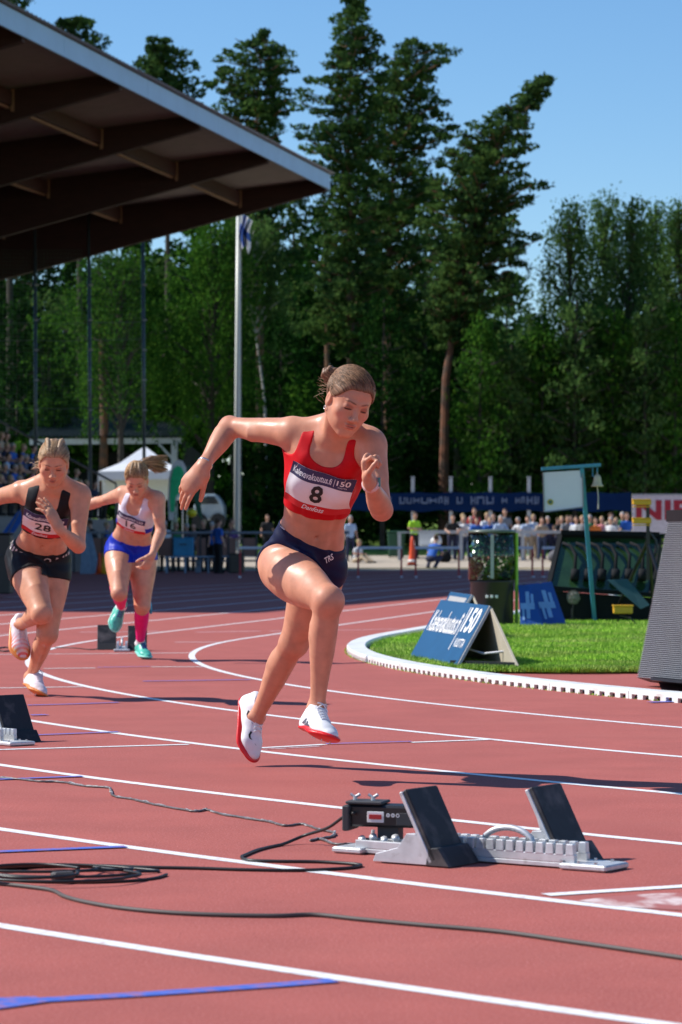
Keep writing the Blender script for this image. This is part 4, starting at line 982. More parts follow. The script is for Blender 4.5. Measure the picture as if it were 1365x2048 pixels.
def bib_for(D, J, S, root, surf, center, w, h, tilt, number, m_panel, m_head, m_foot, m_ink, m_white, lines, name='bib', foot=True, num_h=.42, num_u=.0):
    """paper bib lying on the top: header, panel and footer bands, with printed lettering following the cloth"""
    t0, u0 = center; f0 = D['fc']; up = D['up']
    lc = D['lc']; c = D['tp'](t0, u0/S, 0)
    ca_, sa_ = math.cos(tilt), math.sin(tilt)
    ex = lc*ca_+up*sa_; ey = -lc*sa_+up*ca_
    nu, nv = 27, 17; G = np.zeros((nv, nu, 3)); H = np.zeros((nv, nu))
    us = np.linspace(-w/2, w/2, nu); vs2 = np.linspace(-h/2, h/2, nv)
    base = np.array([[c+ex*a+ey*b for a in us] for b in vs2]); dist = np.full((nv, nu), .22)
    for _ in range(60):
        P = base+f0*dist[..., None]; d = surf(P.reshape(-1, 3).astype(F32)).reshape(nv, nu)-.0035
        dist = dist-np.clip(d, -.01, .02)*.7
    k = dist.copy()
    for _ in range(10):                                              # paper does not follow every hollow
        q = np.pad(k, 1, mode='edge'); k = np.maximum(k, (q[:-2, 1:-1]+q[2:, 1:-1]+q[1:-1, :-2]+q[1:-1, 2:])/4)
    for _ in range(3):
        q = np.pad(k, 1, mode='edge'); k = (q[:-2, 1:-1]+q[2:, 1:-1]+q[1:-1, :-2]+q[1:-1, 2:]+k*2)/6
    k = np.maximum(k, dist)+.0022
    k += .0022*np.sin(us*55+1)[None]*np.cos(vs2*40)[:, None]+.0015*np.sin(us*33+vs2[:, None]*70)
    from_u = lambda a, b: np.array(bil(k, (a+w/2)/w*(nu-1), (b+h/2)/h*(nv-1)))
    def bil(K, x, y):
        x = min(max(x, 0), nu-1.001); y = min(max(y, 0), nv-1.001); i, j = int(x), int(y); fx, fy = x-i, y-j
        return K[j, i]*(1-fx)*(1-fy)+K[j, i+1]*fx*(1-fy)+K[j+1, i]*(1-fx)*fy+K[j+1, i+1]*fx*fy
    def pt(a, b, lift=0.0): return c+ex*a+ey*b+f0*(from_u(a, b)+lift)
    def band(nm, v0, v1, m, parent, lift=0.0):
        n1 = 28; n2 = max(2, int((v1-v0)/h*16)); vs_ = []; fs_ = []
        for j in range(n2+1):
            for i in range(n1+1): vs_.append(pt(-w/2+w*i/n1, v0+(v1-v0)*j/n2, lift))
        N0 = len(vs_)
        for j in range(n2+1):
            for i in range(n1+1): vs_.append(pt(-w/2+w*i/n1, v0+(v1-v0)*j/n2, lift-.0008))
        W = n1+1
        for j in range(n2):
            for i in range(n1):
                a = j*W+i; fs_.append((a, a+1, a+W+1, a+W)); fs_.append((N0+a, N0+a+W, N0+a+W+1, N0+a+1))
        return mesh_obj(nm, vs_, fs_, m, parent, True)
    b = band('bib', -h/2, h/2, m_panel, root)
    hh = h*.27
    band('bib_header', h/2-hh, h/2, m_head, b, .0011)
    if foot: band('bib_footer', -h/2, -h/2+h*.17, m_foot, b, .0011)
    for (s, a, y, tw, th_, m, bold, shear) in lines:
        v, f = text_mesh(s, 1.0, shear, bold, 2); ext = v.max(0)-v.min(0)
        P = [pt(a+x/ext[0]*tw, y+z/ext[1]*th_, .0026) for x, z in v]
        mesh_obj('lettering', P, f, m, b)
    return b, pt
def hair_fn(D, S, J, thick=.010, line=.062, part=True, back=True, wave=.0018, freq=42, hair_top=.062, bundir=None):
    s, f, u = D['hfr']; hc = D['hc']; HS = D['HS']
    if bundir is None: bundir = u*.55-f
    M = frame3(s, f, u)
    C = Field(); C.ell(hc+HS*(f*-.016+u*.034), (.0755*HS, .095*HS, .083*HS), M, .01)
    C.ell(hc+HS*(f*.026+u*.030), (.064*HS, .062*HS, .070*HS), M, .03)
    C.limb(hc+HS*(f*-.05-u*.01), hc+HS*(f*-.045-u*.055), [.055*HS, .040*HS], k=.02)
    def fn(P):
        d = C.ev(P)
        p = (P-hc.astype(F32)); x, y, z = (p @ s.astype(F32))/HS, (p @ f.astype(F32))/HS, (p @ u.astype(F32))/HS
        # hairline: above the forehead, down past the temples to behind the ear
        line_z = np.where(y > .0, hair_top-.055*np.clip((np.abs(x)-.030)/.045, 0, 1)**2+ (y-.07)*.25, -.03+0*y)
        r1 = (line_z-z); r2 = (y-(-.002))                        # front part must be above the hairline; back part free
        lim = np.minimum(np.where(y > -.002, r1, 9), np.where(y <= -.002, np.maximum(-.075-z, -9), 9))
        lim = np.where(y > -.002, r1, -.075-z+0*y)
        lim = np.where((y > -.03) & (y <= -.002), np.maximum(-.028-z+(-.002-y)*1.6, -.075-z), lim)
        g = wave*1.1*(strand(hc, bundir, P)-.5)
        g = g+(.0045*HS)*np.clip((-lim)/.022, 0, 1)**.7
        if part: g = g-.0035*np.exp(-(x/.004)**2)
        return smax(d-g.astype(F32), (lim*HS).astype(F32), .006)
    lo = hc-.15; hi = hc+.15
    return fn, lo, hi
HAIRC = {}
def hair_mat(name, c1, c2):
    m = skin_mat(name, c1); p = m.node_tree.nodes['Principled BSDF']; p.inputs['Roughness'].default_value = .48; p.inputs['Subsurface Weight'].default_value = 0; p.inputs['Specular IOR Level'].default_value = .28
    HAIRC[m.name] = (np.array(c1), np.array(c2)); return m
_st = np.random.default_rng(5).random(900)
def strand(hc, b, P, n=340):
    b = nrm(b); e1 = nrm(np.cross(b, A(.3, .2, 1))); e2 = np.cross(b, e1); p = P-hc.astype(P.dtype)
    ph = np.arctan2(p @ e1, p @ e2)/(2*PI)+.5; th = (p @ b)/np.maximum(np.linalg.norm(p, axis=-1), 1e-6)
    a = np.interp((ph+.006*np.sin(th*9))*n % 900, np.arange(900), _st); c = np.interp((ph*2.3+.01*np.sin(th*5))*n*.25 % 900, np.arange(900), _st); return .55*a+.45*c
def hair_cols(m, hc, b):
    c1, c2 = HAIRC[m.name]
    return lambda v: c1+(c2-c1)*np.clip(strand(hc, b, v)*1.3-.15, 0, 1)[:, None]
def strands(name, hair, D, J, bd, m, n, seed=3, rad=.0009, pt=10):
    """fine hairs combed from the hairline back to the knot, lying just on the hair surface"""
    r_ = np.random.default_rng(seed); s, f, u = D['hfr']; hc = D['hc']; HS = D['HS']; b = nrm(bd)
    C = Field(); M = frame3(s, f, u); C.ell(hc+HS*(f*-.016+u*.034), (.0755*HS, .095*HS, .083*HS), M, .01); C.ell(hc+HS*(f*.026+u*.030), (.064*HS, .062*HS, .070*HS), M, .03); C.limb(hc+HS*(f*-.05-u*.01), hc+HS*(f*-.045-u*.055), [.055*HS, .040*HS], k=.02)
    az = r_.uniform(-2.4, 2.4, n); el = np.where(np.abs(az) < 1.15, .66-.30*(np.abs(az)/1.15)**2+r_.normal(0, .03, n), .30-.45*(np.abs(az)-1.15)+r_.normal(0, .05, n))
    d0 = (np.cos(el)*np.cos(az))[:, None]*f+(np.cos(el)*np.sin(az))[:, None]*s+np.sin(el)[:, None]*u
    t0 = r_.uniform(0, .75, n); t1 = np.minimum(t0+r_.uniform(.25, .7, n), 1.0); P = np.zeros((n, pt, 3)); o0 = hc+u*.02
    for k in range(pt):
        t = (t0+(t1-t0)*k/(pt-1))[:, None]; d = d0*(1-t)+b*t; d += r_.normal(0, .004, (n, 3)); d /= np.linalg.norm(d, axis=1)[:, None]; rr = np.full(n, .14*HS)
        for _ in range(22): rr = rr-np.clip(C(o0+d*rr[:, None])-(.0048*HS+.0012*np.sin(k*1.3+az*40)), -.01, .03)*.9
        P[:, k] = o0+d*rr[:, None]
    v, f_ = [], []; W = rad*np.array([.5]+[1]*(pt-2)+[.4])
    tan = np.gradient(P, axis=1); tan /= np.linalg.norm(tan, axis=2, keepdims=True)+1e-9; out = P-o0; x = np.cross(tan, out); x /= np.linalg.norm(x, axis=2, keepdims=True)+1e-9; y = np.cross(x, tan)
    ring = np.stack([P+(x*math.cos(a)+y*math.sin(a))*W[None, :, None] for a in (PI/2, PI/2+2*PI/3, PI/2+4*PI/3)], 2).reshape(-1, 3)
    i = np.arange(n)[:, None, None]*pt*3; k = np.arange(pt-1)[None, :, None]*3; j = np.arange(3)[None, None, :]
    a = i+k+j; b2 = i+k+(j+1) % 3; F = np.stack([a, b2, b2+3, a+3], -1).reshape(-1, 4)
    o = np_mesh(name, ring, F, m, hair, True, False); c1, c2 = HAIRC[m.name]; w = np.clip(r_.random(n)*1.2, 0, 1.15)[:, None]; col = (c1+(c2-c1)*w).repeat(pt*3, 0)
    ca2 = o.data.color_attributes.new('tint', 'FLOAT_COLOR', 'POINT'); ca2.data.foreach_set('color', np.column_stack([col, np.ones(len(col))]).astype(np.float32).ravel()); tag(o, kind='stuff'); return o
def wisps(name, root, segs, m, rad=.0007):
    mb = MB()
    for pts in segs: mb.tube([Vector(p) for p in pts], [rad]*(len(pts)-1)+[rad*.4], 3)
    o = mb.build(name, m, root); ca2 = o.data.color_attributes.new('tint', 'FLOAT_COLOR', 'POINT'); ca2.data.foreach_set('color', np.tile(np.append(HAIRC[m.name][1], 1), len(o.data.vertices)).astype(np.float32)); return o

def shorts_fn(D, J, S, wt, slope, cL, cR, thick, tmin, nw=(.75, .45, .25)):
    hipL, hipR = A(J['hipL']), A(J['hipR']); tL, tR = A(J['knL'])-hipL, A(J['knR'])-hipR
    def nn(td, e):
        raised = max(0.0, float(np.dot(nrm(td), D['fp'])))
        return nrm(nrm(td)*(.9-.15*raised)-D['up']*nw[1]*raised+D['lp']*nw[2]*e*raised*1.0+ (0 if raised > .3 else D['lp']*e*.25))
    nL, nR = nn(tL, 1), nn(tR, -1); nR = nrm(nrm(tR)*nw[0]-D['up']*nw[1]-D['lp']*nw[2]) if np.dot(nrm(tR), D['fp']) > .5 else nR
    BB = Field([q for q in D['T'].p]); tr_ = J.get('thigh', 1.0)*S
    for sd, hp, t_ in (('L', hipL, tL), ('R', hipR, tR)):
        td = nrm(t_); cd = nrm(A(J['an'+sd])-A(J['kn'+sd])); fth = nrm(-(cd-td*np.dot(cd, td))); kn = hp+t_
        BB.limb(hp+td*.01, kn, np.array([.088, .093, .089, .080, .069, .060, .053])*tr_, k=.026*S)
        BB.limb(hp+t_*.2, hp+t_*.92, np.array([.026, .044, .046, .028])*tr_, k=.035*S, off=[.026*tr_, .040*tr_, .034*tr_, .022*tr_], offdir=fth)
        BB.limb(hp+t_*.02, hp+t_*.85, np.array([.060, .062, .050, .026])*tr_, k=.04*S, off=[-.034*tr_, -.034*tr_, -.030*tr_, -.018*tr_], offdir=fth)
    def bf(P):
        d = BB.ev(P)-thick; t, u_, v = tcoord(D, P)
        d = d-.0017*np.sin(u_*60+t*45+1.5*np.sin(u_*21))*np.sin(t*38+u_*20)                       # slight creases
        r = (t-(wt+slope*u_))*D['Lr']
        a = (P-hipL.astype(F32)) @ nL.astype(F32)-cL; b = (P-hipR.astype(F32)) @ nR.astype(F32)-cR
        lim = np.where(u_ > 0, a, b); lim = np.maximum(lim, (tmin-t)*D['Lr'])
        return smax(smax(d, r, .003), lim.astype(F32), .006)
    return bf, BB

# ================================================================== runner in red, bib 8
m_red = cloth_mat('red_top_cloth', (.56, .004, .010)); m_navy = cloth_mat('navy_brief_cloth', (.006, .010, .045), .6)
m_paper = mat('bib_paper', (.80, .78, .80), rough=.6, var=.03, scale=30); m_bibnavy = mat('bib_navy', (.035, .030, .095), rough=.55, var=.05)
m_bibred = mat('bib_red', (.62, .010, .016), rough=.55, var=.05); m_ink = mat('bib_ink', (.012, .012, .014), rough=.6)
m_print = mat('white_print', (.78, .78, .80), rough=.6, var=.02)
m_shoew = mat('shoe_white', (.78, .78, .80), rough=.5, var=.04, scale=60, bump=.2, bscale=500); m_shoered = mat('shoe_red_plate', (.75, .015, .02), rough=.35, var=.05)
m_silver = mat('silver', (.75, .74, .72), rough=.25, metal=1.0, var=.03); m_grey = mat('shoe_print_grey', (.10, .10, .13), rough=.5)
LC = Vector((1, 0, 0))
J8 = dict(hipR=at(563, 1131, 10.36), hipL=at(648, 1134, 10.46), neck=at(668, 872, 10.13), shR=at(590, 868, 10.20), shL=at(741, 888, 10.11),
          head=at(698, 800, 9.99), hf=(.30, -.84, -.42), hu=(.33, -.3, .9), HS=1.0, thigh=1.0,
          elR=at(460, 853, 10.38), wrR=at(406, 934, 10.25), elL=at(764, 1020, 10.0), wrL=at(740, 964, 9.81),
          knR=at(657, 1201, 10.04), anR=at(634, 1415, 10.17), toeR=at(662, 1480, 9.97), heelR=at(607, 1463, 10.20),
          knL=at(588, 1285, 10.62), anL=at(513, 1434, 10.87), toeL=at(501, 1520, 10.84), heelL=at(484, 1402, 10.95),
          handR=dict(d=(-.58, .0, -.80), n=(.30, .90, -.25), side=1, curl=(.12, .16, .22, .28), thumb=(.1, .2), spread=.03, tw=.32, S=1.05),
          handL=dict(d=(-.10, -.15, .98), n=(.80, -.50, .15), side=-1, curl=(.66, .78, .84, .88), thumb=(.8, .8), spread=.02, S=.95))
def note(J):
    for a, b in (('hipL', 'knL'), ('knL', 'anL'), ('hipR', 'knR'), ('knR', 'anR'), ('shL', 'elL'), ('elL', 'wrL'), ('shR', 'elR'), ('elR', 'wrR'), ('shL', 'shR'), ('hipL', 'hipR'), ('heelL', 'toeL'), ('heelR', 'toeR')):
        print('BONE', a, b, round(float(np.linalg.norm(A(J[a])-A(J[b]))), 3))
    print('BONE torso', round(float(np.linalg.norm(A(J['neck'])-(A(J['hipL'])+A(J['hipR']))/2)), 3))
def runner8():
    J = J8; J['_body'] = None; S = 1.0
    D = build_athlete(J, S, waist=.114)
    root = empty('person', (D['pc'][0], D['pc'][1], 0), 'sprinter in red crop top and navy briefs in mid-stride, bib number 8', 'person')
    T_ = head_tints(D['L'], D['HS'])
    base = (.62, .285, .178)
    # knees, knuckles and elbows a little redder
    for k in ('knL', 'knR', 'elR', 'elL'): T_.append((Field().ell(J[k], .05, None, .01), (.58, .22, .14), .05, .6))
    lo, hi = D['B'].bounds(.01)
    body = field_obj('body', D['B'].ev, lo, hi, .0033, m_skin, root, 2, cols=tinted(base, T_))
    # hair with bun
    mh = hair_mat('brown_hair', (.035, .015, .008), (.33, .18, .10))
    s, f, u = D['hfr']; hc = D['hc']; bd = f*-.080+u*.050+s*.062
    fn, lo, hi = hair_fn(D, S, J, bundir=bd); hair = field_obj('hair', fn, lo, hi, .0022, mh, root, 1, cols=hair_cols(mh, hc, bd))
    strands('hair_strands', hair, D, J, bd, mh, 1500)
    bun = Field(); bc = hc+f*-.080+u*.050+s*.062
    for i in range(16):
        a = i*2.4; r = .020; q = bc+s*math.cos(a)*r+u*math.sin(a)*r*.9-f*(.012*math.sin(a*1.7)); bun.ell(q, (.016, .011, .013), frame3(s*math.cos(a)+u*math.sin(a), f, u*math.cos(a)-s*math.sin(a)), .005)
    bun.ell(bc, .019, None, .01); bun.limb(bc, hc+f*-.07+u*.04, [.016, .03], k=.02)
    lo, hi = bun.bounds(.02); field_obj('hair_bun', bun.ev, lo, hi, .0026, mh, hair, 1, cols=hair_cols(mh, bc, A(.3, 1, .2)))
    segs = []
    rr = random.Random(3)
    for i in range(26):
        q = hc+f*(-.03-.05*rr.random())+s*(.070)+u*(-.05+.12*rr.random()); p = [q]; dd = nrm(s*rr.uniform(.2, 1)-f*rr.uniform(.3, 1)-u*rr.uniform(-.4, .8))
        for j in range(4): p.append(p[-1]+dd*.009+A(rr.uniform(-1, 1), rr.uniform(-1, 1), rr.uniform(-1, 1))*.0035)
        segs.append(p)
    wisps('stray_hair', hair, segs, mh)
    # top
    tf = top_fn(D, J, S, .455, arm_r=.051, neck_u=.064, neck_t=.93)
    lo, hi = D['T'].bounds(.01); top = field_obj('crop_top', tf, lo, hi, .0036, m_red, root, 1)
    # briefs
    bf, BB = shorts_fn(D, J, S, .245, -.60, .045, .016, .0045, -.22, nw=(.62, .45, .95))
    br = field_obj('briefs', bf, D['pc']-.25, D['pc']+.25, .0036, m_navy, root, 1)
    # bib
    surf = lambda P: np.minimum(tf(P[None])[0], 9)
    lines = [('Kalevavakuutus.fi', -.034, .0600, .148, .024, m_print, .012, 0), ('|', .050, .0600, .0018, .030, m_print, .02, 0), ('150', .082, .0635, .046, .020, m_print, .02, 0), ('VUOTTA', .082, .0475, .032, .0045, m_print, .01, 0),
             ('8', .002, -.004, .044, .076, m_ink, .022, 0), ('Danfoss', .0, -.0685, .080, .020, m_print, .018, .35)]
    solid = Field(D['T'].p)
    sfn = lambda P: solid(P)-.0045
    b, pt = bib_for(D, J, S, root, sfn, (.665, .014), .236, .165, -.04, '8', m_paper, m_bibnavy, m_bibred, m_ink, m_print, lines)
    for (a, y) in ((-.095, .0745), (.085, .0745)): mb = MB(); mb.tube([Vector(pt(a, y-.006, .003)), Vector(pt(a-.002, y, .006)), Vector(pt(a+.002, y, .006)+D['up']*.012)], .0011, 5); mb.build('safety_pin', m_silver, b, world_space=False)
    # small brand mark on the brief's leg and a white mark on the top's side seam
    def decal(nm, txt, cpos, dirn, ex, ey, w, h, m, par_, fnx, shear=0, bold=.02):
        v, fcs = text_mesh(txt, 1.0, shear, bold, 2); ext = v.max(0)-v.min(0)
        base = np.array([A(cpos)+A(ex)*(x/ext[0]*w)+A(ey)*(z/ext[1]*h) for x, z in v]); dist = np.full(len(v), .10)
        for _ in range(40):
            d = fnx((base+A(dirn)*dist[:, None]).astype(F32))-.0062; dist -= np.clip(d, -.01, .02)*.8
        P = base+A(dirn)*dist[:, None]; return mesh_obj(nm, P, fcs, m, par_)
    bsf = lambda P: BB(P)-.0
    camd = nrm(A(0, 0, CAMH)-D['pc'])
    decal('logo_print', 'TRS', at(659, 1117, 10.30), camd, nrm(A(.86, 0, .5)), nrm(A(-.35, 0, .94)), .036, .022, m_print, br, bsf, .2)
    decal('logo_print', 'Nike', at(566, 1056, 10.30), camd, nrm(A(.8, 0, -.6)), nrm(A(.6, 0, .8)), .020, .006, m_print, br, bsf)
    # shoes
    for sd in 'RL':
        o, q, U, up_, fd_, x_ = sprout_shoe('shoe', J, sd, 1.06, root, m_shoew, m_shoered, 'white running spike with red plate, %s' % ('forward foot' if sd == 'R' else 'trailing foot'))
        # tick mark and side print
        for a, hgt in ((.70, .030), (.36, .035)):
            for e in ((-1, 1) if sd == 'R' else (1,)):
                poly = [(-.030, .004), (-.018, -.008), (-.006, -.008), (.036, .014), (-.004, -.001), (-.014, 0.0), (-.022, .008)]
                vs_ = []
                for (px_, py_) in poly:
                    p = q(a+px_/.25, hgt+py_, 0); d_ = nrm(A(camd)*.9+x_*e*.6+up_*.2); p = on_surface(lambda Q: U(Q), p, d_, .0018, 50, .06); vs_.append(p)
                if (sd, a) in (('L', .70), ('L', .36)): mesh_obj('logo_print', vs_, [tuple(range(7))], m_ink, o)
        if sd == 'R':
            dcam = nrm(A(camd)+A(-.3, 0, 0))
            v, fcs = text_mesh('Air', 1.0, 0, .06, 2); ext = v.max(0)-v.min(0); P = []
            c0 = A(at(612, 1446, 10.1)); 
            for xx, zz in v:
                p = on_surface(lambda Q: U(Q), c0+A(.82, 0, -.45)*(xx/ext[0]*.050)+A(.5, 0, .85)*(zz/ext[1]*.028), dcam, .0018, 50, .08); P.append(p)
            mesh_obj('lettering', P, fcs, m_grey, o)
    # jewellery
    mb = MB(); w = A(J['wrR']); d = nrm(A(J['elR'])-w); x1 = nrm(np.cross(d, A(0, 1, 0))); y1 = np.cross(d, x1)
    mb.tube([Vector(w+d*.018+(x1*math.cos(a)+y1*math.sin(a))*.0275) for a in np.linspace(0, 2*PI, 22)[:-1]], .0035, 6, closed=True); mb.build('bracelet', m_silver, root, True)
    mb = MB(); w = A(J['wrL']); d = nrm(A(J['elL'])-w); x1 = nrm(np.cross(d, A(0, 1, 0))); y1 = np.cross(d, x1)
    for k in range(3): mb.tube([Vector(w+d*(.010+.006*k)+(x1*math.cos(a)+y1*math.sin(a))*.0275) for a in np.linspace(0, 2*PI, 22)[:-1]], .0040, 6, closed=True)
    wb = mb.build('wristwatch', mat('pale_pink_strap', (.70, .50, .48), .5), root, True)
    mb = MB(); mb.box(w+d*.014+nrm(A(1, .1, .2))*.031, (.010, .03, .032)); mb.build('watch_face', mat('watch_teal', (.06, .20, .22), .2), wb, world_space=False, bevel=.002)
    mb = MB(); er = D['L'](.078, .0, -.040)
    mb.tube([Vector(er+(u*math.cos(a)+f*math.sin(a))*.007-u*.006) for a in np.linspace(0, 2*PI, 12)[:-1]], .0012, 5, closed=True); mb.build('earring', m_silver, root, True)
    return D
D8 = runner8()
# ================================================================== the two runners behind
def common_parts(J, D, root, S, res, skin, hair_c, bd, top_kw, top_bottom, m_top, top_name, two_tone=None):
    T_ = head_tints(D['L'], D['HS'])
    for k in ('knL', 'knR', 'elR', 'elL'): T_.append((Field().ell(J[k], .05*S, None, .01), tuple(np.array(skin)*(1, .8, .8)), .05, .5))
    lo, hi = D['B'].bounds(.01)
    field_obj('body', D['B'].ev, lo, hi, res, m_skin, root, 1, cols=tinted(skin, T_))
    fn, lo, hi = hair_fn(D, S, J, bundir=bd); mh = hair_mat(*hair_c)
    hair = field_obj('hair', fn, lo, hi, .0032, mh, root, 1, cols=hair_cols(mh, D['hc'], bd))
    strands('hair_strands', hair, D, J, bd, mh, 1100, rad=.0014)
    tf = top_fn(D, J, S, top_bottom, **top_kw)
    lo, hi = D['T'].bounds(.01); top = field_obj(top_name, tf, lo, hi, .0045, m_top, root, 1, **(two_tone or {}))
    return hair, mh, tf, top
# ---- runner in black, bib 2_
m_black = cloth_mat('black_cloth', (.010, .010, .012), .5)
J23 = dict(hipR=at(48, 1119, 15.76), hipL=at(106, 1120, 15.80), neck=at(105, 972, 15.42), shR=at(45, 984, 15.52), shL=at(161, 990, 15.44),
           head=at(108, 925, 15.33), hf=(.03, -.86, -.44), hu=(.06, -.35, .9), HS=1.0, thigh=1.10,
           elR=at(-27, 998, 15.72), wrR=at(-62, 1062, 15.62), elL=at(157, 1092, 15.36), wrL=at(118, 1058, 15.17),
           knR=at(84, 1226, 15.46), anR=at(42, 1248, 15.86), toeR=at(44, 1318, 15.83), heelR=at(30, 1246, 15.96),
           knL=at(95, 1268, 15.70), anL=at(62, 1353, 16.05), toeL=at(84, 1391, 15.82), heelL=at(52, 1374, 16.04),
           handR=dict(d=(-.4, .1, -.9), n=(.3, .8, -.3), side=1), handL=dict(d=(-.44, -.05, .88), n=(-.80, .50, -.2), side=-1, curl=(.08, .12, .16, .22), thumb=(.1, .1), spread=.06, tw=.3, S=1.15))
def runner23():
    J = J23; J['_body'] = None; S = 1.02; D = build_athlete(J, S, waist=.118, hipw=.168)
    root = empty('person', (D['pc'][0], D['pc'][1], 0), 'sprinter in black crop top and black shorts, hand raised before her bib', 'person')
    bd = D['hfr'][1]*-.09+D['hfr'][2]*-.02
    hair, mh, tf, top = common_parts(J, D, root, S, .0042, (.65, .305, .18), ('blonde_hair', (.14, .075, .035), (.62, .40, .22)), bd, dict(arm_r=.055, neck_u=.060, neck_t=.88), .43, m_black, 'crop_top')
    s, f, u = D['hfr']; hc = D['hc']; rr = random.Random(5); segs = []
    for i in range(22):
        q = hc+f*(-.02-.05*rr.random())+s*(.072)+u*(-.07+.05*rr.random()); p = [q]; dd = nrm(s*rr.uniform(.2, 1)-f*rr.uniform(.3, 1)-u*rr.uniform(-.2, 1))
        for j in range(5): p.append(p[-1]+dd*.012+A(rr.uniform(-1, 1), rr.uniform(-1, 1), rr.uniform(-1, 1))*.006)
        segs.append(p)
    wisps('stray_hair', hair, segs, mh, .0011)
    # two plaits over the crown
    pl = MB()
    for e in (-1, 1):
        pts = [hc+(u*math.sin(a)*.118+f*(math.cos(a)*.100-.010)+s*e*(.022+.012*(a-.6)))*D['HS'] for a in np.linspace(.70, 2.5, 26)]
        pl.tube([Vector(p) for p in pts], [.0105*(1+.3*math.sin(i*2.4)) for i in range(26)], 8)
    o = pl.build('plait', mh, hair, True); ca2 = o.data.color_attributes.new('tint', 'FLOAT_COLOR', 'POINT'); ca2.data.foreach_set('color', np.tile([.38, .26, .16, 1], len(o.data.vertices)).astype(np.float32))
    bf, BB = shorts_fn(D, J, S, .205, -.10, .115, .150, .006, -.42, nw=(.92, .12, .0))
    br = field_obj('shorts', bf, D['pc']-.34, D['pc']+.34, .0045, m_black, root, 1)
    solid = Field(D['T'].p); sfn = lambda P: solid(P)-.0045
    m_w2 = m_print
    lines = [('Kalevavakuutus.fi', -.030, .0585, .148, .022, m_print, .012, 0), ('|', .054, .0585, .0018, .028, m_print, .02, 0), ('150', .084, .0610, .044, .018, m_print, .02, 0),
             ('28', .000, -.004, .090, .060, m_ink, .012, 0), ('Danfoss', -.012, -.068, .090, .020, m_print, .018, .35)]
    b, pt = bib_for(D, J, S, root, sfn, (.615, .012), .245, .165, -.02, '23', m_paper, m_bibnavy, m_bibred, m_ink, m_print, lines)
    # waistband lettering around the shorts
    v, fcs = text_mesh('NIKE PRO NIKE', 1.0, 0, .015, 2); ext = v.max(0)-v.min(0); P = []
    W = .52
    tw = A(J['hipL'])*0
    for x, z in v:
        a = x/ext[0]*W/.135; t0 = .150+(z/ext[1])*.036/D['Lr']*1.25-.10*math.sin(a)*.13
        d_ = D['lp']*math.sin(a)+D['fp']*math.cos(a); p = D['tp'](t0, 0, 0)+d_*.26
        for _ in range(34):
            dd = float(D['T'](p[None])[0])-.0105
            if abs(dd) < .0004: break
            p = p-d_*np.clip(dd, -.01, .03)*.85
        P.append(p)
    mesh_obj('lettering', P, fcs, mat('waistband_print', (.55, .50, .48), .6), br)
    m_sh = mat('shoe_pale_pink', (.76, .68, .72), rough=.5, var=.06, scale=50); m_sole = mat('shoe_orange_plate', (.75, .25, .06), rough=.4); m_pk = mat('shoe_pink', (.80, .12, .22), .45)
    def shoe_cols(heel, fd, L_, c1, c2, c3, up):
        def fn(v):
            a = ((v-heel) @ fd)/L_; h = (v-heel) @ up
            w1 = np.clip((a-.35)/.2, 0, 1)[:, None]*np.clip(1.6-h/.05, 0, 1)[:, None]*(.55+.45*np.sign(np.sin(a*70+h*120)))[:, None]; w2 = (np.clip((a-.72)/.1, 0, 1)*np.clip((.93-a)/.05, 0, 1))[:, None]*np.clip(1.3-h/.04, 0, 1)[:, None]
            c = np.array(c1)*(1-w1)+np.array(c2)*w1; return c*(1-w2)+np.array(c3)*w2
        return fn
    mv = skin_mat('shoe_fabric', (1, 1, 1)); mv.node_tree.nodes['Principled BSDF'].inputs['Subsurface Weight'].default_value = 0
    for sd in 'RL':
        o, q, U, up_, fd_, x_ = sprout_shoe('shoe', J, sd, S*1.08, root, mv, m_sole, 'pale spike with pink and orange toe, %s' % ('raised foot' if sd == 'R' else 'foot on the track'), res=.0042, ml=m_sh)
        v = np.array([p.co[:] for p in o.data.vertices]); heel = A(J['heel'+sd]); L_ = np.linalg.norm(A(J['toe'+sd])-heel)
        c = shoe_cols(heel, fd_, L_, (.78, .72, .76), (.85, .10, .08), (.90, .60, .03), up_)(v) if sd == 'R' else shoe_cols(heel, fd_, L_, (.78, .72, .76), (.76, .62, .66), (.80, .70, .60), up_)(v)
        ca2 = o.data.color_attributes.new('tint', 'FLOAT_COLOR', 'POINT'); ca2.data.foreach_set('color', np.column_stack([c, np.ones(len(c))]).astype(np.float32).ravel())
        an = A(J['an'+sd]); cd = nrm(A(J['kn'+sd])-an); mb = MB(); mb.lathe(Vector(an-cd*.010), [(.036, -.03), (.037, 0), (.034, .022), (.031, .024)], 18, Matrix(((Vector(cd).orthogonal().normalized()), (Vector(cd).cross(Vector(cd).orthogonal().normalized())), Vector(cd))).transposed())
        mb.build('sock', m_shoew, root, True)
    return D
D23 = runner23()

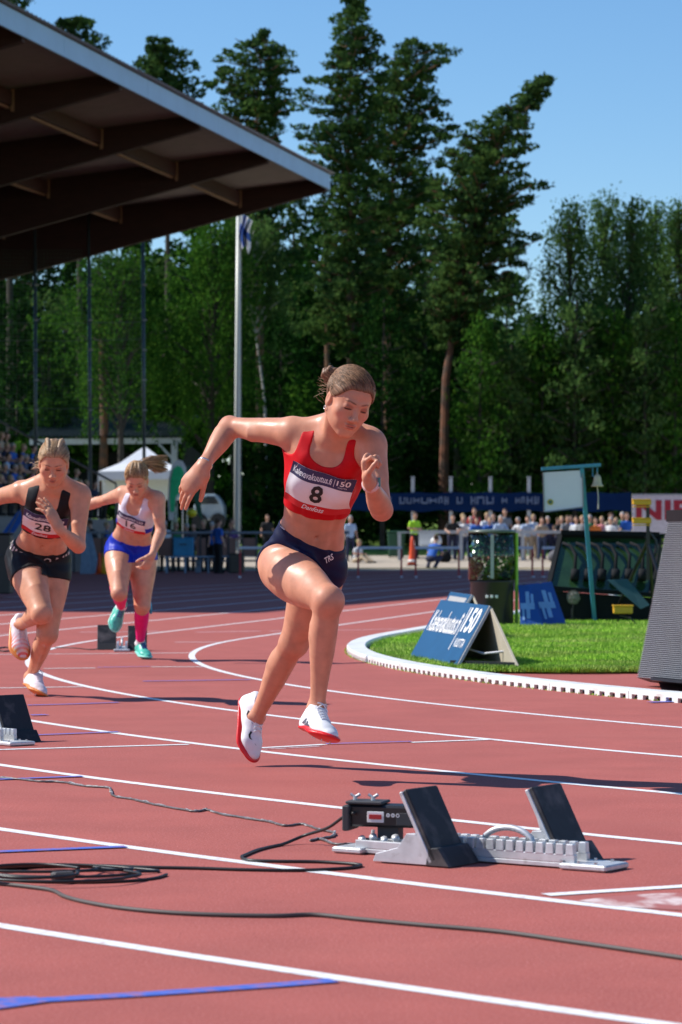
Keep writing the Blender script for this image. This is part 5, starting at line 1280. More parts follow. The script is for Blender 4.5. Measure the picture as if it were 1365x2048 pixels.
# ---- runner in white and blue, bib 16
m_wht = cloth_mat('white_top_cloth', (.70, .66, .74), .5); m_blueS = cloth_mat('royal_blue_cloth', (.010, .030, .42), .45); m_pink = cloth_mat('pink_sock', (.85, .012, .20), .6)
m_teal = mat('shoe_teal', (.08, .52, .40), rough=.4, var=.15, scale=40); m_teal2 = mat('shoe_mint_plate', (.25, .75, .60), rough=.4)
J16 = dict(hipR=at(238, 1099, 21.02), hipL=at(286, 1101, 21.02), neck=at(279, 992, 20.70), shR=at(248, 988, 20.80), shL=at(315, 999, 20.66),
           head=at(274, 958, 20.58), hf=(-.04, -.78, -.60), hu=(-.02, -.5, .86), HS=1.05, thigh=1.12,
           elR=at(196, 1004, 21.02), wrR=at(152, 1018, 21.12), elL=at(322, 1064, 20.62), wrL=at(304, 1112, 20.47),
           knR=at(239, 1186, 20.70), anR=at(243, 1214, 21.08), toeR=at(227, 1263, 21.02), heelR=at(241, 1205, 21.16),
           knL=at(285, 1211, 20.93), anL=at(281, 1288, 21.22), toeL=at(297, 1317, 21.05), heelL=at(276, 1305, 21.26),
           handR=dict(d=(-.9, .2, -.2), n=(0, .4, -.9), side=1), handL=dict(d=(-.45, -.1, -.85), n=(-.6, .75, .2), side=-1, curl=(.35, .45, .5, .55), thumb=(.3, .4), spread=.16))
def runner16():
    J = J16; J['_body'] = None; S = 1.02; D = build_athlete(J, S, waist=.128, hipw=.175)
    root = empty('person', (D['pc'][0], D['pc'][1], 0), 'sprinter in white top, blue shorts and pink socks, ponytail flying, bib 16', 'person')
    s, f, u = D['hfr']; hc = D['hc']; bd = f*-.03+u*.10-s*.02
    hair, mh, tf, top = common_parts(J, D, root, S, .0048, (.65, .31, .195), ('fair_hair', (.10, .05, .025), (.52, .31, .15)), bd, dict(arm_r=.053, neck_u=.054, neck_t=.86), .46, m_wht, 'crop_top',
        dict(mats=[m_wht, m_blueS], mifn=None))
    me = top.data; c = np.array([p.center[:] for p in me.polygons]); t, u_, v_ = tcoord(D, c.astype(F32)[None]); mi = ((t[0] < .55+.0*u_[0]) & (np.abs(u_[0]) > .05)) | (t[0] < .50)
    me.polygons.foreach_set('material_index', mi.astype(np.int32))
    # ponytail streaming to her left
    mb = MB(); rr = random.Random(9); p0 = A(hc+(u*.098-f*.02-s*.012)*1.1); tip = A(at(334, 922, 20.75))
    for i in range(420):
        a = rr.random(); e = p0+(tip-p0)*rr.uniform(.62, 1.05)+A(0, rr.uniform(-.03, .03), rr.uniform(-.085, .045)); mid = p0+(e-p0)*.45+A(0, 0, rr.uniform(.015, .055))
        q0 = p0+A(rr.uniform(-1, 1), rr.uniform(-1, 1), rr.uniform(-1, 1))*.014
        pts = [q0*(1-t)**2+mid*2*t*(1-t)+e*t*t+A(rr.uniform(-1, 1), 0, rr.uniform(-1, 1))*.004*t for t in np.linspace(0, 1, 7)]
        mb.tube([Vector(p) for p in pts], [.0034, .0038, .0038, .0034, .0030, .0022, .0010], 4)
    o = mb.build('ponytail', mh, hair, True); n = len(o.data.vertices); cc = rng.random((420, 1)).repeat(7*4, 0); c1, c2 = HAIRC[mh.name]
    ca2 = o.data.color_attributes.new('tint', 'FLOAT_COLOR', 'POINT'); ca2.data.foreach_set('color', np.column_stack([c1+(c2-c1)*cc, np.ones(n)]).astype(np.float32).ravel())
    pl = MB()
    for e in (-1, 0, 1):
        pts = [hc+(u*math.sin(a)*.120+f*(math.cos(a)*.100-.010)+s*e*(.034-.012*(a-.6)))*D['HS']*.98 for a in np.linspace(.72, 1.7, 18)]
        pl.tube([Vector(p) for p in pts], [.0095*(1+.28*math.sin(i*2.4)) for i in range(18)], 8)
    o = pl.build('plait', mh, hair, True); ca2 = o.data.color_attributes.new('tint', 'FLOAT_COLOR', 'POINT'); ca2.data.foreach_set('color', np.tile([.34, .23, .14, 1], len(o.data.vertices)).astype(np.float32))
    bf, BB = shorts_fn(D, J, S, .22, 0, .085, .085, .006, -.40, nw=(.85, .25, .2))
    field_obj('shorts', bf, D['pc']-.34, D['pc']+.34, .005, m_blueS, root, 1)
    solid = Field(D['T'].p); sfn = lambda P: solid(P)-.0045
    lines = [('Kalevavakuutus.fi', -.030, .054, .135, .020, m_print, .014, 0), ('|', .050, .054, .0018, .028, m_print, .02, 0), ('150', .078, .056, .040, .018, m_print, .02, 0),
             ('16', .010, -.003, .080, .066, m_ink, .004, 0), ('Danfoss', .0, -.062, .080, .016, m_print, .018, .35)]
    bib_for(D, J, S, root, sfn, (.62, .012), .225, .150, -.04, '16', m_paper, m_bibnavy, m_bibred, m_ink, m_print, lines)
    for sd in 'RL':
        sprout_shoe('shoe', J, sd, S*.98, root, m_teal, m_teal2, 'teal green spike, %s' % ('raised foot' if sd == 'R' else 'foot on the track'), res=.0045, ml=mat('lace_navy', (.05, .05, .30), .6))
        # knee-high sock: follows the calf
        kn, an = A(J['kn'+sd]), A(J['an'+sd]); cd = nrm(an-kn)
        def sf(P, kn=kn, an=an, cd=cd, sd=sd):
            d = D['B'].ev(P)-.0035; p = P-kn.astype(F32); h = p @ cd.astype(F32); L_ = np.linalg.norm(an-kn); rad = np.sqrt(np.maximum((p**2).sum(-1)-h*h, 0))
            lo_ = (.055 if sd == 'L' else .03)-h; hi_ = h-(L_+.0*S)
            return np.maximum(np.maximum(np.maximum(d, lo_), hi_), rad-.095).astype(F32)
        c = (kn+an)/2; o = field_obj('sock', sf, c-.27, c+.27, .0048, m_pink, root, 1, mats=[m_pink, m_shoew], mifn=lambda cen, kn=kn, an=an, cd=cd: (((cen-kn) @ cd) > np.linalg.norm(an-kn)*.86).astype(int))
    mb = MB(); kn = A(J['knL']); an = A(J['anL']); x = nrm(A(1, .1, 0))
    mb.tube([Vector(kn+x*.050+A(0, -.005, .06)), Vector(kn+x*.058+A(0, .03, .0)), Vector(kn+x*.060+A(0, .07, -.06))], [.010, .012, .010], 6); mb.build('kinesiology_tape', mat('tape_cyan', (.02, .40, .62), .6), root, True)
    return D
D16 = runner16()
# ------------------------------------------------------------------ spectators and officials: prototypes with parts, then copies
def mini(pose, res=.022):
    """returns dict part -> (verts, quads); facing -Y, standing on z=0"""
    if pose == 'stand': J = dict(hz=.90, lean=0, el=((.24, .02, 1.12), (.26, -.06, .90)), er=((-.24, .02, 1.12), (-.26, -.06, .90)), kn=((.10, -.02, .48), (-.10, .0, .48)), ft=((.12, 0, .06), (-.12, .03, .06)))
    if pose == 'lean': J = dict(hz=.90, lean=.20, el=((.27, -.30, 1.10), (.16, -.52, 1.02)), er=((-.27, -.30, 1.10), (-.16, -.52, 1.02)), kn=((.10, .0, .48), (-.10, .03, .48)), ft=((.12, .05, .06), (-.12, .10, .06)))
    if pose == 'folded': J = dict(hz=.90, lean=.03, el=((.25, -.04, 1.12), (-.08, -.20, 1.12)), er=((-.25, -.04, 1.12), (.08, -.22, 1.08)), kn=((.10, -.02, .48), (-.10, .0, .48)), ft=((.12, 0, .06), (-.12, .03, .06)))
    if pose == 'sit': J = dict(hz=.10, lean=.12, el=((.24, -.10, .36), (.14, -.36, .34)), er=((-.24, -.10, .36), (-.14, -.36, .34)), kn=((.13, -.42, .24), (-.13, -.42, .22)), ft=((.13, -.72, .05), (-.15, -.70, .05)))
    if pose == 'seat': J = dict(hz=.12, lean=.08, el=((.24, -.08, .40), (.12, -.32, .30)), er=((-.24, -.08, .40), (-.12, -.32, .30)), kn=((.12, -.44, .12), (-.12, -.44, .12)), ft=((.12, -.42, -.30), (-.12, -.42, -.30)))
    if pose == 'crouch': J = dict(hz=.34, lean=.28, el=((.26, -.30, .50), (.10, -.50, .42)), er=((-.26, -.30, .50), (-.10, -.50, .42)), kn=((.17, -.38, .48), (-.17, -.34, .36)), ft=((.15, -.06, .05), (-.15, .02, .05)))
    hz, ln = J['hz'], J['lean']; ch = A(0, -ln, hz+.50-ln*.25); hd = A(0, -ln*1.25-.02, hz+.71-ln*.30); hp = A(0, 0, hz)
    up = nrm(ch-hp); X = A(1, 0, 0)
    shirt = Field(); shirt.loft(hp, ch, X, X, [(-.04, .155, .105, 0), (.3, .150, .100, 0), (.7, .170, .105, 0), (.95, .16, .09, 0), (1.02, .08, .06, 0)], k=.02)
    skin = Field(); skin.ell(hd, (.078, .095, .115), None, .01); skin.limb(ch, hd, [.05, .05], k=.02); skin.ell(hd+A(0, -.10, -.02), (.014, .018, .02), None, .01)
    trou = Field(); trou.ell(hp+A(0, .01, -.02), (.165, .115, .12), None, .03); shoes = Field(); hair = Field(); hair.ell(hd+A(0, .018, .035), (.086, .098, .100), None, .01)
    for e, el, k, f in ((1, J['el'], J['kn'][0], J['ft'][0]), (-1, J['er'], J['kn'][1], J['ft'][1])):
        sh = ch+A(e*.17, .01, -.05); shirt.limb(sh, sh+(A(*el[0])-sh)*.62, [.062, .058], k=.04); skin.limb(sh, A(*el[0]), [.045, .040], k=.01); skin.limb(A(*el[0]), A(*el[1]), [.040, .028], k=.01)
        d = nrm(A(*el[1])-A(*el[0])); skin.limb(A(*el[1]), A(*el[1])+d*.09, [.030, .034, .022], k=.01)
        hpj = hp+A(e*.09, 0, -.03); trou.limb(hpj, k, [.092, .068], k=.03); trou.limb(k, f, [.068, .055], k=.03); shoes.limb(A(*f)+A(0, .04, -.02), A(*f)+A(0, -.15, -.03), [.045, .040], k=.02)
    out = {}
    sh_fn = lambda P: np.maximum(hair.ev(P), np.minimum(-(P[..., 1]-(hd[1]-.035)).astype(F32), 9)*1.0 if False else ((hd[2]+.005-(P[..., 1]-hd[1])*1.3*0)-P[..., 2]-np.clip((P[..., 1]-hd[1]+.02)*3, -.05, .12)).astype(F32))
    for nm, fld, r in (('body', skin.ev, res), ('shirt', shirt.ev, res), ('trousers', trou.ev, res), ('shoes', shoes.ev, res), ('hair', sh_fn, res*.8)):
        fd = {'body': skin, 'shirt': shirt, 'trousers': trou, 'shoes': shoes, 'hair': hair}[nm]; lo, hi = fd.bounds(.03); out[nm] = nets(fld, lo, hi, r)
    return out
m_sk = mat('far_skin', (.60, .34, .24), rough=.6); m_sk2 = mat('far_skin_tan', (.46, .25, .17), rough=.6)
def cm(name, c): return mat('wear_'+name, c, rough=.8, var=.08, scale=14)
WEAR = dict(white=cm('white', (.72, .74, .78)), ltblue=cm('light_blue', (.40, .52, .72)), blue=cm('blue', (.02, .12, .50)), navy=cm('navy', (.015, .02, .06)), black=cm('black', (.012, .012, .014)), grey=cm('grey', (.22, .23, .25)), red=cm('red', (.45, .03, .04)),
            pink=cm('pink', (.62, .22, .25)), green=cm('green', (.03, .20, .08)), lime=cm('lime', (.42, .80, .03)), beige=cm('beige', (.45, .36, .26)), purple=cm('purple', (.14, .07, .25)), brown=cm('brown', (.13, .07, .04)), orange=cm('orange', (.75, .20, .03)), denim=cm('denim', (.06, .09, .18)), blond=cm('blond', (.45, .32, .17)), hbrown=cm('hair_brown', (.08, .045, .025)), hgrey=cm('hair_grey', (.40, .39, .38)))
WCOL = list(WEAR)
PROTO = {}
def person(pose, loc, rz, label, shirt, trou, hair, group, shoe='black', skin=None, s=1.0):
    if pose not in PROTO:
        PROTO[pose] = {}
        for nm, (v, f) in mini(pose).items():
            me = bpy.data.meshes.new(nm); me.from_pydata(v.tolist(), [], f.tolist()); me.update(); me.polygons.foreach_set('use_smooth', np.ones(len(f), bool)); me.materials.append(m_sk); PROTO[pose][nm] = me
    root = empty('person', loc, label, 'person', group, rz); root.scale = (s, s, s)
    for nm, me in PROTO[pose].items():
        o = bpy.data.objects.new(nm, me); COL.objects.link(o); o.parent = root
        o.material_slots[0].link = 'OBJECT'; o.material_slots[0].material = {'body': skin or m_sk, 'shirt': WEAR[shirt], 'trousers': WEAR[trou], 'shoes': WEAR[shoe], 'hair': WEAR[hair]}[nm]
    return root
def put(pose, px, py_head, Y, rz, label, shirt, trou, hair, group, s=1.0, gz=None, **k):
    z = GZ(Y) if gz is None else gz
    p = at(px, 1000, Y); return person(pose, (p.x, Y, z), rz, label, shirt, trou, hair, group, s=s, **k)
# the people leaning on the far railing, right of the red runner
GR = 'spectators leaning on the far railing'
for px, sh, tr_, hr, lb, s in ((905, 'black', 'navy', 'hbrown', 'man in black T-shirt leaning on the railing, left end of the group', 1.02), (932, 'white', 'denim', 'blond', 'woman in white top leaning on the railing', .98), (953, 'blue', 'navy', 'hbrown', 'spectator in blue shirt right beside the woman in white', .96),
      (978, 'blue', 'black', 'blond', 'blond spectator in blue shirt bending over the railing', .95), (999, 'ltblue', 'navy', 'hgrey', 'grey-haired spectator in light blue at the railing behind the drum', 1.0), (1056, 'ltblue', 'beige', 'hbrown', 'spectator in light blue shirt under the white score board', .98),
      (1084, 'beige', 'denim', 'hbrown', 'spectator in beige at the railing under the score board', .95), (1119, 'black', 'navy', 'blond', 'blond spectator in black at the railing right of the beige one', .97), (1131, 'grey', 'black', 'hbrown', 'spectator in grey half behind the one in black', 1.0)):
    put('lean', px, 0, 105.3+rng.uniform(-.2, .4), rng.uniform(-.3, .3), lb, sh, tr_, hr, GR, s)
G2 = 'spectators right of the lap bell post'
for px, sh, hr, lb, s in ((1153, 'white', 'hbrown', 'spectator in white just left of the blue post', .98), (1165, 'grey', 'blond', 'spectator in grey hidden partly by the blue post', 1.0), (1180, 'green', 'hgrey', 'spectator in green shirt right of the blue post', 1.0), (1191, 'orange', 'hbrown', 'spectator in orange under the bell', .96), (1204, 'pink', 'blond', 'spectator in pink right of the bell rope', .95),
      (1222, 'white', 'hgrey', 'spectator in white with grey hair, far right group', .97), (1254, 'blue', 'hbrown', 'spectator in blue at the left end of the red-lettered board', 1.03)):
    put('stand', px, 0, 104+rng.uniform(-.8, 1.4), rng.uniform(-.5, .5), lb, sh, 'navy', hr, G2, s)
for px, ps, sh, hr, lb in ((917, 'lean', 'grey', 'blond', 'spectator in grey between the man in black and the woman in white'), (942, 'stand', 'ltblue', 'hgrey', 'spectator in light blue standing tight behind the railing group'), (966, 'lean', 'white', 'blond', 'spectator in white squeezed between two blue shirts'), (988, 'stand', 'navy', 'hbrown', 'spectator in navy behind the blond one in blue'),
      (1044, 'lean', 'white', 'hgrey', 'spectator in white just right of the drum'), (1067, 'stand', 'white', 'blond', 'spectator in white behind the light blue one under the score board'), (1076, 'lean', 'pink', 'hbrown', 'spectator in pink at the railing under the score board'), (1096, 'stand', 'navy', 'hgrey', 'grey-haired spectator in navy under the right half of the score board'), (1108, 'lean', 'brown', 'hbrown', 'spectator in brown leaning low on the railing'),
      (1143, 'stand', 'blue', 'hbrown', 'spectator in blue left of the blue leaning post'), (1172, 'lean', 'black', 'hbrown', 'spectator in black partly behind the blue leaning post'), (1213, 'lean', 'beige', 'hbrown', 'spectator in beige right of the bell rope'), (1233, 'stand', 'grey', 'blond', 'spectator in grey between the white shirt and the blue one'), (1243, 'lean', 'green', 'hgrey', 'spectator in green near the red-lettered board')):
    put(ps, px, 0, 105.6+rng.uniform(0, 2.6), rng.uniform(-.9, .9), lb, sh, ['navy', 'denim', 'black', 'beige'][int(px) % 4], hr, GR if px < 1140 else G2, rng.uniform(.9, 1.06))
put('stand', 949, 0, 108.5, .2, 'person in dark red standing behind the railing group', 'red', 'black', 'hbrown', GR, 1.10)
put('stand', 1010, 0, 109, .1, 'tall person in grey standing behind the railing group', 'grey', 'black', 'hbrown', GR, 1.08)
w_ = put('folded', 829, 0, 106.2, .5, 'track official in lime safety vest standing behind the red cone', 'lime', 'black', 'hbrown', None, 1.02)
put('crouch', 862, 0, 99.6, 2.6, 'person in dark blue crouching beside the cone, seen from behind', 'blue', 'navy', 'hbrown', None, 1.1, gz=.05)
put('sit', 712, 0, 103.5, .9, 'child in white sitting on the ground right of the red runner', 'white', 'beige', 'blond', None, .95)
put('stand', 701, 0, 104.4, .4, 'person in pale shirt standing behind the sitting child', 'ltblue', 'navy', 'hgrey', None, .98)
put('stand', 535, 0, 110, .2, 'shaded person standing behind the fence, left of the red runner\'s waist', 'black', 'black', 'hbrown', None, .95)
# boy in blue in front of the fence
put('stand', 437, 0, 86.5, 2.2, 'boy in bright blue shirt and black shorts standing by the fence', 'blue', 'black', 'hbrown', None, .98, gz=0)
# officials and athletes behind the left fence, in the shade
G3 = 'people in the shade behind the left fence'
lb3 = ['wearing navy, leftmost near the stand', 'wearing red beside the black runner', 'in grey between the two runners', 'in black left of the white tent', 'in blue under the tent edge', 'in white below the tent', 'in black right behind the white and blue runner', 'in green beside the green flag', 'in navy under the flag',
       'in grey in front of the pale van', 'in black bending near the van', 'in blue next to the boy', 'in brown left of the flagpole', 'in purple beside the flagpole']
for i, px in enumerate((22, 165, 178, 196, 214, 330, 345, 352, 374, 392, 408, 424, 452, 462)):
    put('stand' if i % 3 else 'lean', px, 0, 91+rng.uniform(0, 5), rng.uniform(-2.5, 2.5), 'shaded person '+lb3[i], ['navy', 'red', 'grey', 'black', 'blue', 'white', 'black', 'green', 'navy', 'grey', 'black', 'blue', 'brown', 'purple'][i], 'black', ['hbrown', 'blond', 'hgrey'][i % 3], G3, rng.uniform(.92, 1.05), gz=.0)
# the crowd seated in the stand
ORD = ['first', 'second', 'third', 'fourth', 'fifth', 'sixth', 'seventh', 'eighth', 'ninth', 'tenth', 'eleventh', 'twelfth', 'thirteenth', 'fourteenth', 'fifteenth', 'sixteenth']; rows = 0; names_r = ['front', 'second', 'third', 'fourth', 'fifth', 'sixth']
for r in range(6):
    for k in range(16):
        a = 3.6+k*.85+rng.uniform(-.25, .25)
        if rng.random() < .12: continue
        p = SP(a, r)+NX*.25; sh = WCOL[int(rng.integers(0, 15))]; 
        if sh in ('lime', 'white', 'orange') and rng.random() < .6: sh = 'navy'
        person('seat', (p.x, p.y, p.z+0.0), math.atan2(-NX.y, -NX.x)+PI/2+rng.uniform(-.3, .3), 'spectator in %s, %s from the front end of the %s row of the stand' % (sh.replace('hbrown', 'brown').replace('hgrey', 'grey'), ORD[k], names_r[r]), sh, 'black', ['hbrown', 'blond', 'hgrey'][int(rng.integers(0, 3))], 'spectators seated in the stand', s=1.0)
# ------------------------------------------------------------------ things on and beside the track
m_alu = mat('cast_aluminium', (.60, .61, .63), rough=.45, metal=.5, var=.14, scale=20, bump=.1); m_rub = mat('pedal_rubber', (.012, .012, .016), rough=.62, var=.2, scale=40, bump=.3, bscale=300)
addmix(m_rub, (.14, .12, .115), 11, .52, .74, detail=10, fac=.8)
m_blk = mat('black_plastic', (.012, .012, .014), rough=.35, var=.1); addmix(m_alu, (.30, .29, .28), 30, .58, .72, detail=10, fac=.6); m_dgrey = mat('dark_grey_rubber', (.045, .045, .05), rough=.7); m_white = mat('white_paint', (.78, .78, .78), rough=.4, var=.04)
m_cable = mat('cable_black', (.012, .012, .012), rough=.45); m_cableg = mat('cable_dusty', (.07, .06, .055), rough=.6); m_redp = mat('red_paint', (.45, .02, .02), rough=.5); m_wire = mat('twisted_wire', (.11, .10, .10), rough=.4, var=.5, scale=120)
def starting_block(label, org, e1, full=True, box=True, group='starting blocks left on the track'):
    """org: ground point under the rear end of the rail; e1: running direction"""
    e1 = Vector((e1[0], e1[1], 0)).normalized(); e2 = Vector((-e1.y, e1.x, 0)); org = Vector((org[0], org[1], 0)); Z = Vector((0, 0, 1))
    W = lambda a, b, c: org+e1*a+e2*b+Z*c
    root = empty('starting_block', org, label, 'starting block', group)
    RT = Matrix((e1, e2, Z)).transposed()
    Lr_ = .72
    mb = MB()
    mb.box(W(Lr_/2, 0, .010), (Lr_, .085, .012), RT); 
    for sd in (-1, 1):
        mb.box(W(Lr_/2+.0, sd*.034, .0275), (Lr_-.03, .016, .022), RT)
        n = 17
        for i in range(n):
            a = .19+.0305*i; mb.prism([W(a, sd*.034-.009, .037), W(a+.0245, sd*.034-.009, .037), W(a+.0225, sd*.034-.008, .066), W(a+.002, sd*.034-.008, .066)], e2*.018)
    mb.build('rail', m_alu, root, bevel=.0015)
    mb = MB(); mb.rbox(W(Lr_+.02, 0, .010), (.14, .13, .016), .004, RT); mb.build('end_plate', m_alu, root)
    mb = MB(); mb.rbox(W(.0, 0, .010), (.10, .13, .016), .004, RT); mb.build('end_plate', m_alu, root)
    mb = MB()
    for i in range(3): mb.tube([W(Lr_+.05-.05*i, -.045, -.001), W(Lr_+.05-.05*i, -.045, .024)], .005, 6); mb.tube([W(Lr_+.05-.05*i, .045, -.001), W(Lr_+.05-.05*i, .045, .024)], .005, 6)
    mb.build('spike_nail', mat('spike_steel', (.55, .55, .57), .3, 1.0), root)
    # carrying handle
    mb = MB(); mb.tube([W(.395+.17*t, .0, .040+.055*math.sin(PI*t)**.45) for t in np.linspace(0, 1, 12)], .0085, 8); mb.build('carrying_handle', m_alu, root, True)
    for nm, a0, sd in (('rear', .365, -1), ('front', .605, 1)):
        b0 = sd*.045; b1 = sd*.205; b = (b0+b1)/2; w = .155
        hgt, run = .195, .095
        # pad: thick plate leaning back
        lo_ = W(a0, b, .012); hi_ = W(a0-run, b, hgt); d = (hi_-lo_); n_ = e2.cross(d).normalized(); n_ = n_ if n_.dot(e1) > 0 else -n_
        Rp = Matrix((e2, d.normalized(), n_)).transposed()
        mb = MB(); mb.rbox((lo_+hi_)/2+n_*.010, (w, d.length, .014), .003, Rp); pd = mb.build('pedal', m_rub, root)
        mb = MB(); mb.rbox((lo_+hi_)/2-n_*.004, (w, d.length, .012), .002, Rp); mb.build('pedal_plate', m_alu, pd, world_space=False)
        # flared foot of the pad
        mb = MB(); mb.prism([W(a0-.02, b-w/2, .002), W(a0+.055, b-w/2, .002), W(a0+.018, b-w/2, .052), W(a0-.012, b-w/2, .050)], e2*w); mb.build('pedal_toe', m_rub, root, bevel=.003)
        # cast bracket: two triangular cheeks and a strut
        mb = MB()
        for q in (-.47, .40):
            o_ = W(0, b+q*w, 0); mb.prism([W(a0-.19, b+q*w, .004), W(a0+.012, b+q*w, .004), W(a0-.030, b+q*w, .060), W(a0-.055, b+q*w, .085), W(a0-.082, b+q*w, .084), W(a0-.110, b+q*w, .045), W(a0-.18, b+q*w, .026)], e2*.010)
        mb.rbox(W(a0-.085, b, .012), (.20, w*.86, .010), .002, RT)
        mb.tube([W(a0-.068, b-.06, .070), W(a0-.068, b+.06, .070)], .011, 8); mb.tube([W(a0-.07, b+.035*sd*-1, .075), W(a0-.094, b+.035*sd*-1, .150)], .007, 6)
        mb.build('bracket', m_alu, root, bevel=.002)
    if box:
        bx_, by_ = Vector((.955, -.295, 0)), Vector((.295, .955, 0)); RB = Matrix((bx_, by_, Z)).transposed(); cb = Vector((.118, 7.83, .100)); B = lambda a, b, c: cb+bx_*a+by_*b+Z*c
        mb = MB(); mb.rbox(cb, (.200, .085, .060), .006, RB); bx = mb.build('sensor_box', m_blk, root)
        mb = MB(); mb.rbox(B(-.045, 0, .036), (.105, .090, .008), .002, RB); mb.build('lid', m_dgrey, bx, world_space=False)
        mb = MB(); mb.rbox(B(-.092, -.012, -.006), (.020, .10, .070), .003, RB); mb.build('bracket_plate', m_dgrey, bx, world_space=False)
        mb = MB(); mb.rbox(B(-.010, -.044, -.002), (.048, .004, .030), .001, RB); mb.build('sticker', m_white, bx, world_space=False)
        mb = MB(); mb.rbox(B(-.010, -.0475, -.001), (.036, .002, .013), .0005, RB); mb.build('sticker_print', m_redp, bx, world_space=False)
        mb = MB(); mb.rbox(B(.075, -.044, -.006), (.050, .004, .034), .001, RB); mb.build('side_plate', m_dgrey, bx, world_space=False)
        for k in range(3):
            mb = MB(); mb.lathe(B(.026+.014*k, -.043, .004), [(.0055, 0), (.0055, .003), (.003, .003), (.003, 0)], 12, Matrix((bx_, Z, -by_)).transposed()); mb.build('socket', m_white, bx, world_space=False)
        for k in (-.082, -.030):
            q = B(k, 0, .038); mb = MB(); mb.tube([q, q+Z*.014], .006, 8); mb.tube([q-bx_*.014+Z*.018, q+Z*.010, q+Z*.018+bx_*.014], .0045, 6); mb.build('wing_nut', m_alu, bx, world_space=False)
        mb = MB(); mb.box(B(.02, 0, -.050), (.06, .05, .04), RB); mb.rbox(B(.01, -.01, -.082), (.15, .08, .03), .004, RB); mb.build('box_foot', m_dgrey, root)
        for k in range(4):
            mb = MB(); mb.tube([B(-.045+.032*k, -.045, -.072), B(-.045+.032*k, -.060, -.060+.008*(k % 2))], .011, 8); mb.build('clamp_bolt', m_alu, root, True)
    return root, W
p_r = gnd(705, 1703); p_f = gnd(1222, 1741); e1 = (p_f-p_r); e1.normalize()
blk, BW = starting_block('starting block in the foreground with black pads, sensor box and toothed rail', p_f-e1*.79, e1)
q = gnd(85, 1484); e1b = Vector((.66, -.75, 0)).normalized()
starting_block('starting block cut by the left edge, only its front pad and rail in view', q-e1b*.66-Vector((-e1b.y, e1b.x, 0))*.205, e1b, box=False)
q = gnd(244, 1303); e1c = Vector((.07, -1, 0)).normalized(); 
starting_block('starting block seen end-on behind the runner with the pink socks', q-e1c*.75, e1c, box=False)

def cable(label, pix, r, m, h=None, wob=0.0, n=8, twist=False, zoff=0.0):
    P = [gnd(*p[:2])+Vector((0, 0, (p[2] if len(p) > 2 else 0)+r+zoff)) for p in pix]; out = []
    for i in range(len(P)-1):
        p0, p1, p2, p3 = P[max(i-1, 0)], P[i], P[i+1], P[min(i+2, len(P)-1)]
        for k in range(n):
            t = k/n; out.append(.5*((2*p1)+(-p0+p2)*t+(2*p0-5*p1+4*p2-p3)*t*t+(-p0+3*p1-3*p2+p3)*t**3))
    out.append(P[-1])
    if wob: out = [o+Vector((rng.normal()*wob, rng.normal()*wob, abs(rng.normal())*wob*.5)) for o in out]
    for o in out: o.z = max(o.z, r*.9)
    mb = MB(); mb.tube(out, r, 7)
    o = mb.build('cable', m, None, True); tag(o, label, 'cable', 'cables lying on the track'); return o
cable('thick black cable running from the sensor box and bending sharply back across the track', [(708, 1706, .105), (690, 1700, .09), (655, 1695, .05), (610, 1688, .02), (565, 1692), (520, 1702), (492, 1713), (484, 1718), (500, 1724), (560, 1726), (640, 1727), (715, 1732), (718, 1736), (690, 1740), (600, 1744), (500, 1743), (400, 1740), (300, 1738), (200, 1735), (100, 1736), (-10, 1742)], .0046, m_cable)
tw = [(-10, 1558), (35, 1560), (80, 1565), (120, 1566), (170, 1574), (214, 1577), (222, 1581), (228, 1594), (262, 1600), (300, 1609), (340, 1617), (390, 1625), (415, 1622), (440, 1630), (500, 1640), (540, 1646), (570, 1654), (605, 1651), (640, 1662), (668, 1668), (664, 1676), (640, 1680), (622, 1684), (640, 1681), (668, 1690), (700, 1691), (735, 1689), (748, 1685, .03)]
cable('thin twisted two-core wire zigzagging from the left edge to the starting block', tw, .0035, m_wire, wob=.0016, n=7)
cable('second strand of the twisted thin wire', [(a, b-.8) if len(c) == 0 else (a, b-.8, c[0]) for a, b, *c in tw], .0028, mat('wire_pale', (.35, .33, .33), .4, var=.6, scale=90), wob=.0032, n=7)
cable('long dusty grey cable crossing the foreground to the right edge', [(-10, 1770), (60, 1778), (105, 1785), (130, 1797), (170, 1808), (240, 1820), (330, 1829), (430, 1834), (550, 1836), (630, 1834), (720, 1843), (850, 1855), (1000, 1868), (1150, 1889), (1280, 1908), (1400, 1926)], .0052, m_cableg)
loops = []
for k, (x1, y0, y1, dx) in enumerate(((335, 1736, 1768, 0), (270, 1738, 1760, 8), (210, 1738, 1752, -10), (300, 1740, 1775, -20), (160, 1742, 1770, 5))):
    for t in np.linspace(0, 2*PI, 15)[:-1]: loops.append((dx-40+(x1+40)*(.5+.5*math.cos(t))+rng.uniform(-4, 4), (y0+y1)/2+(y1-y0)/2*math.sin(t)+k*.4, .004*k))
cable('coil of black cable heaped at the left edge', loops, .0040, m_cable, n=5)
mb = MB(); q = gnd(126, 1752, .012); mb.rbox(q, (.06, .03, .022), .005, rotm(0, 0, .4)); tag(mb.build('cable_connector', m_cableg), 'grey plug joining cables on the coil', 'plug')
cable('black cable curling behind the knee of the black runner', [(-10, 1299), (12, 1296), (28, 1300), (10, 1304), (-8, 1301)], .006, m_cable)
cable('thin cable between the runner in black and the far starting block', [(110, 1296), (150, 1297), (185, 1300), (208, 1294), (222, 1289)], .004, m_cable)

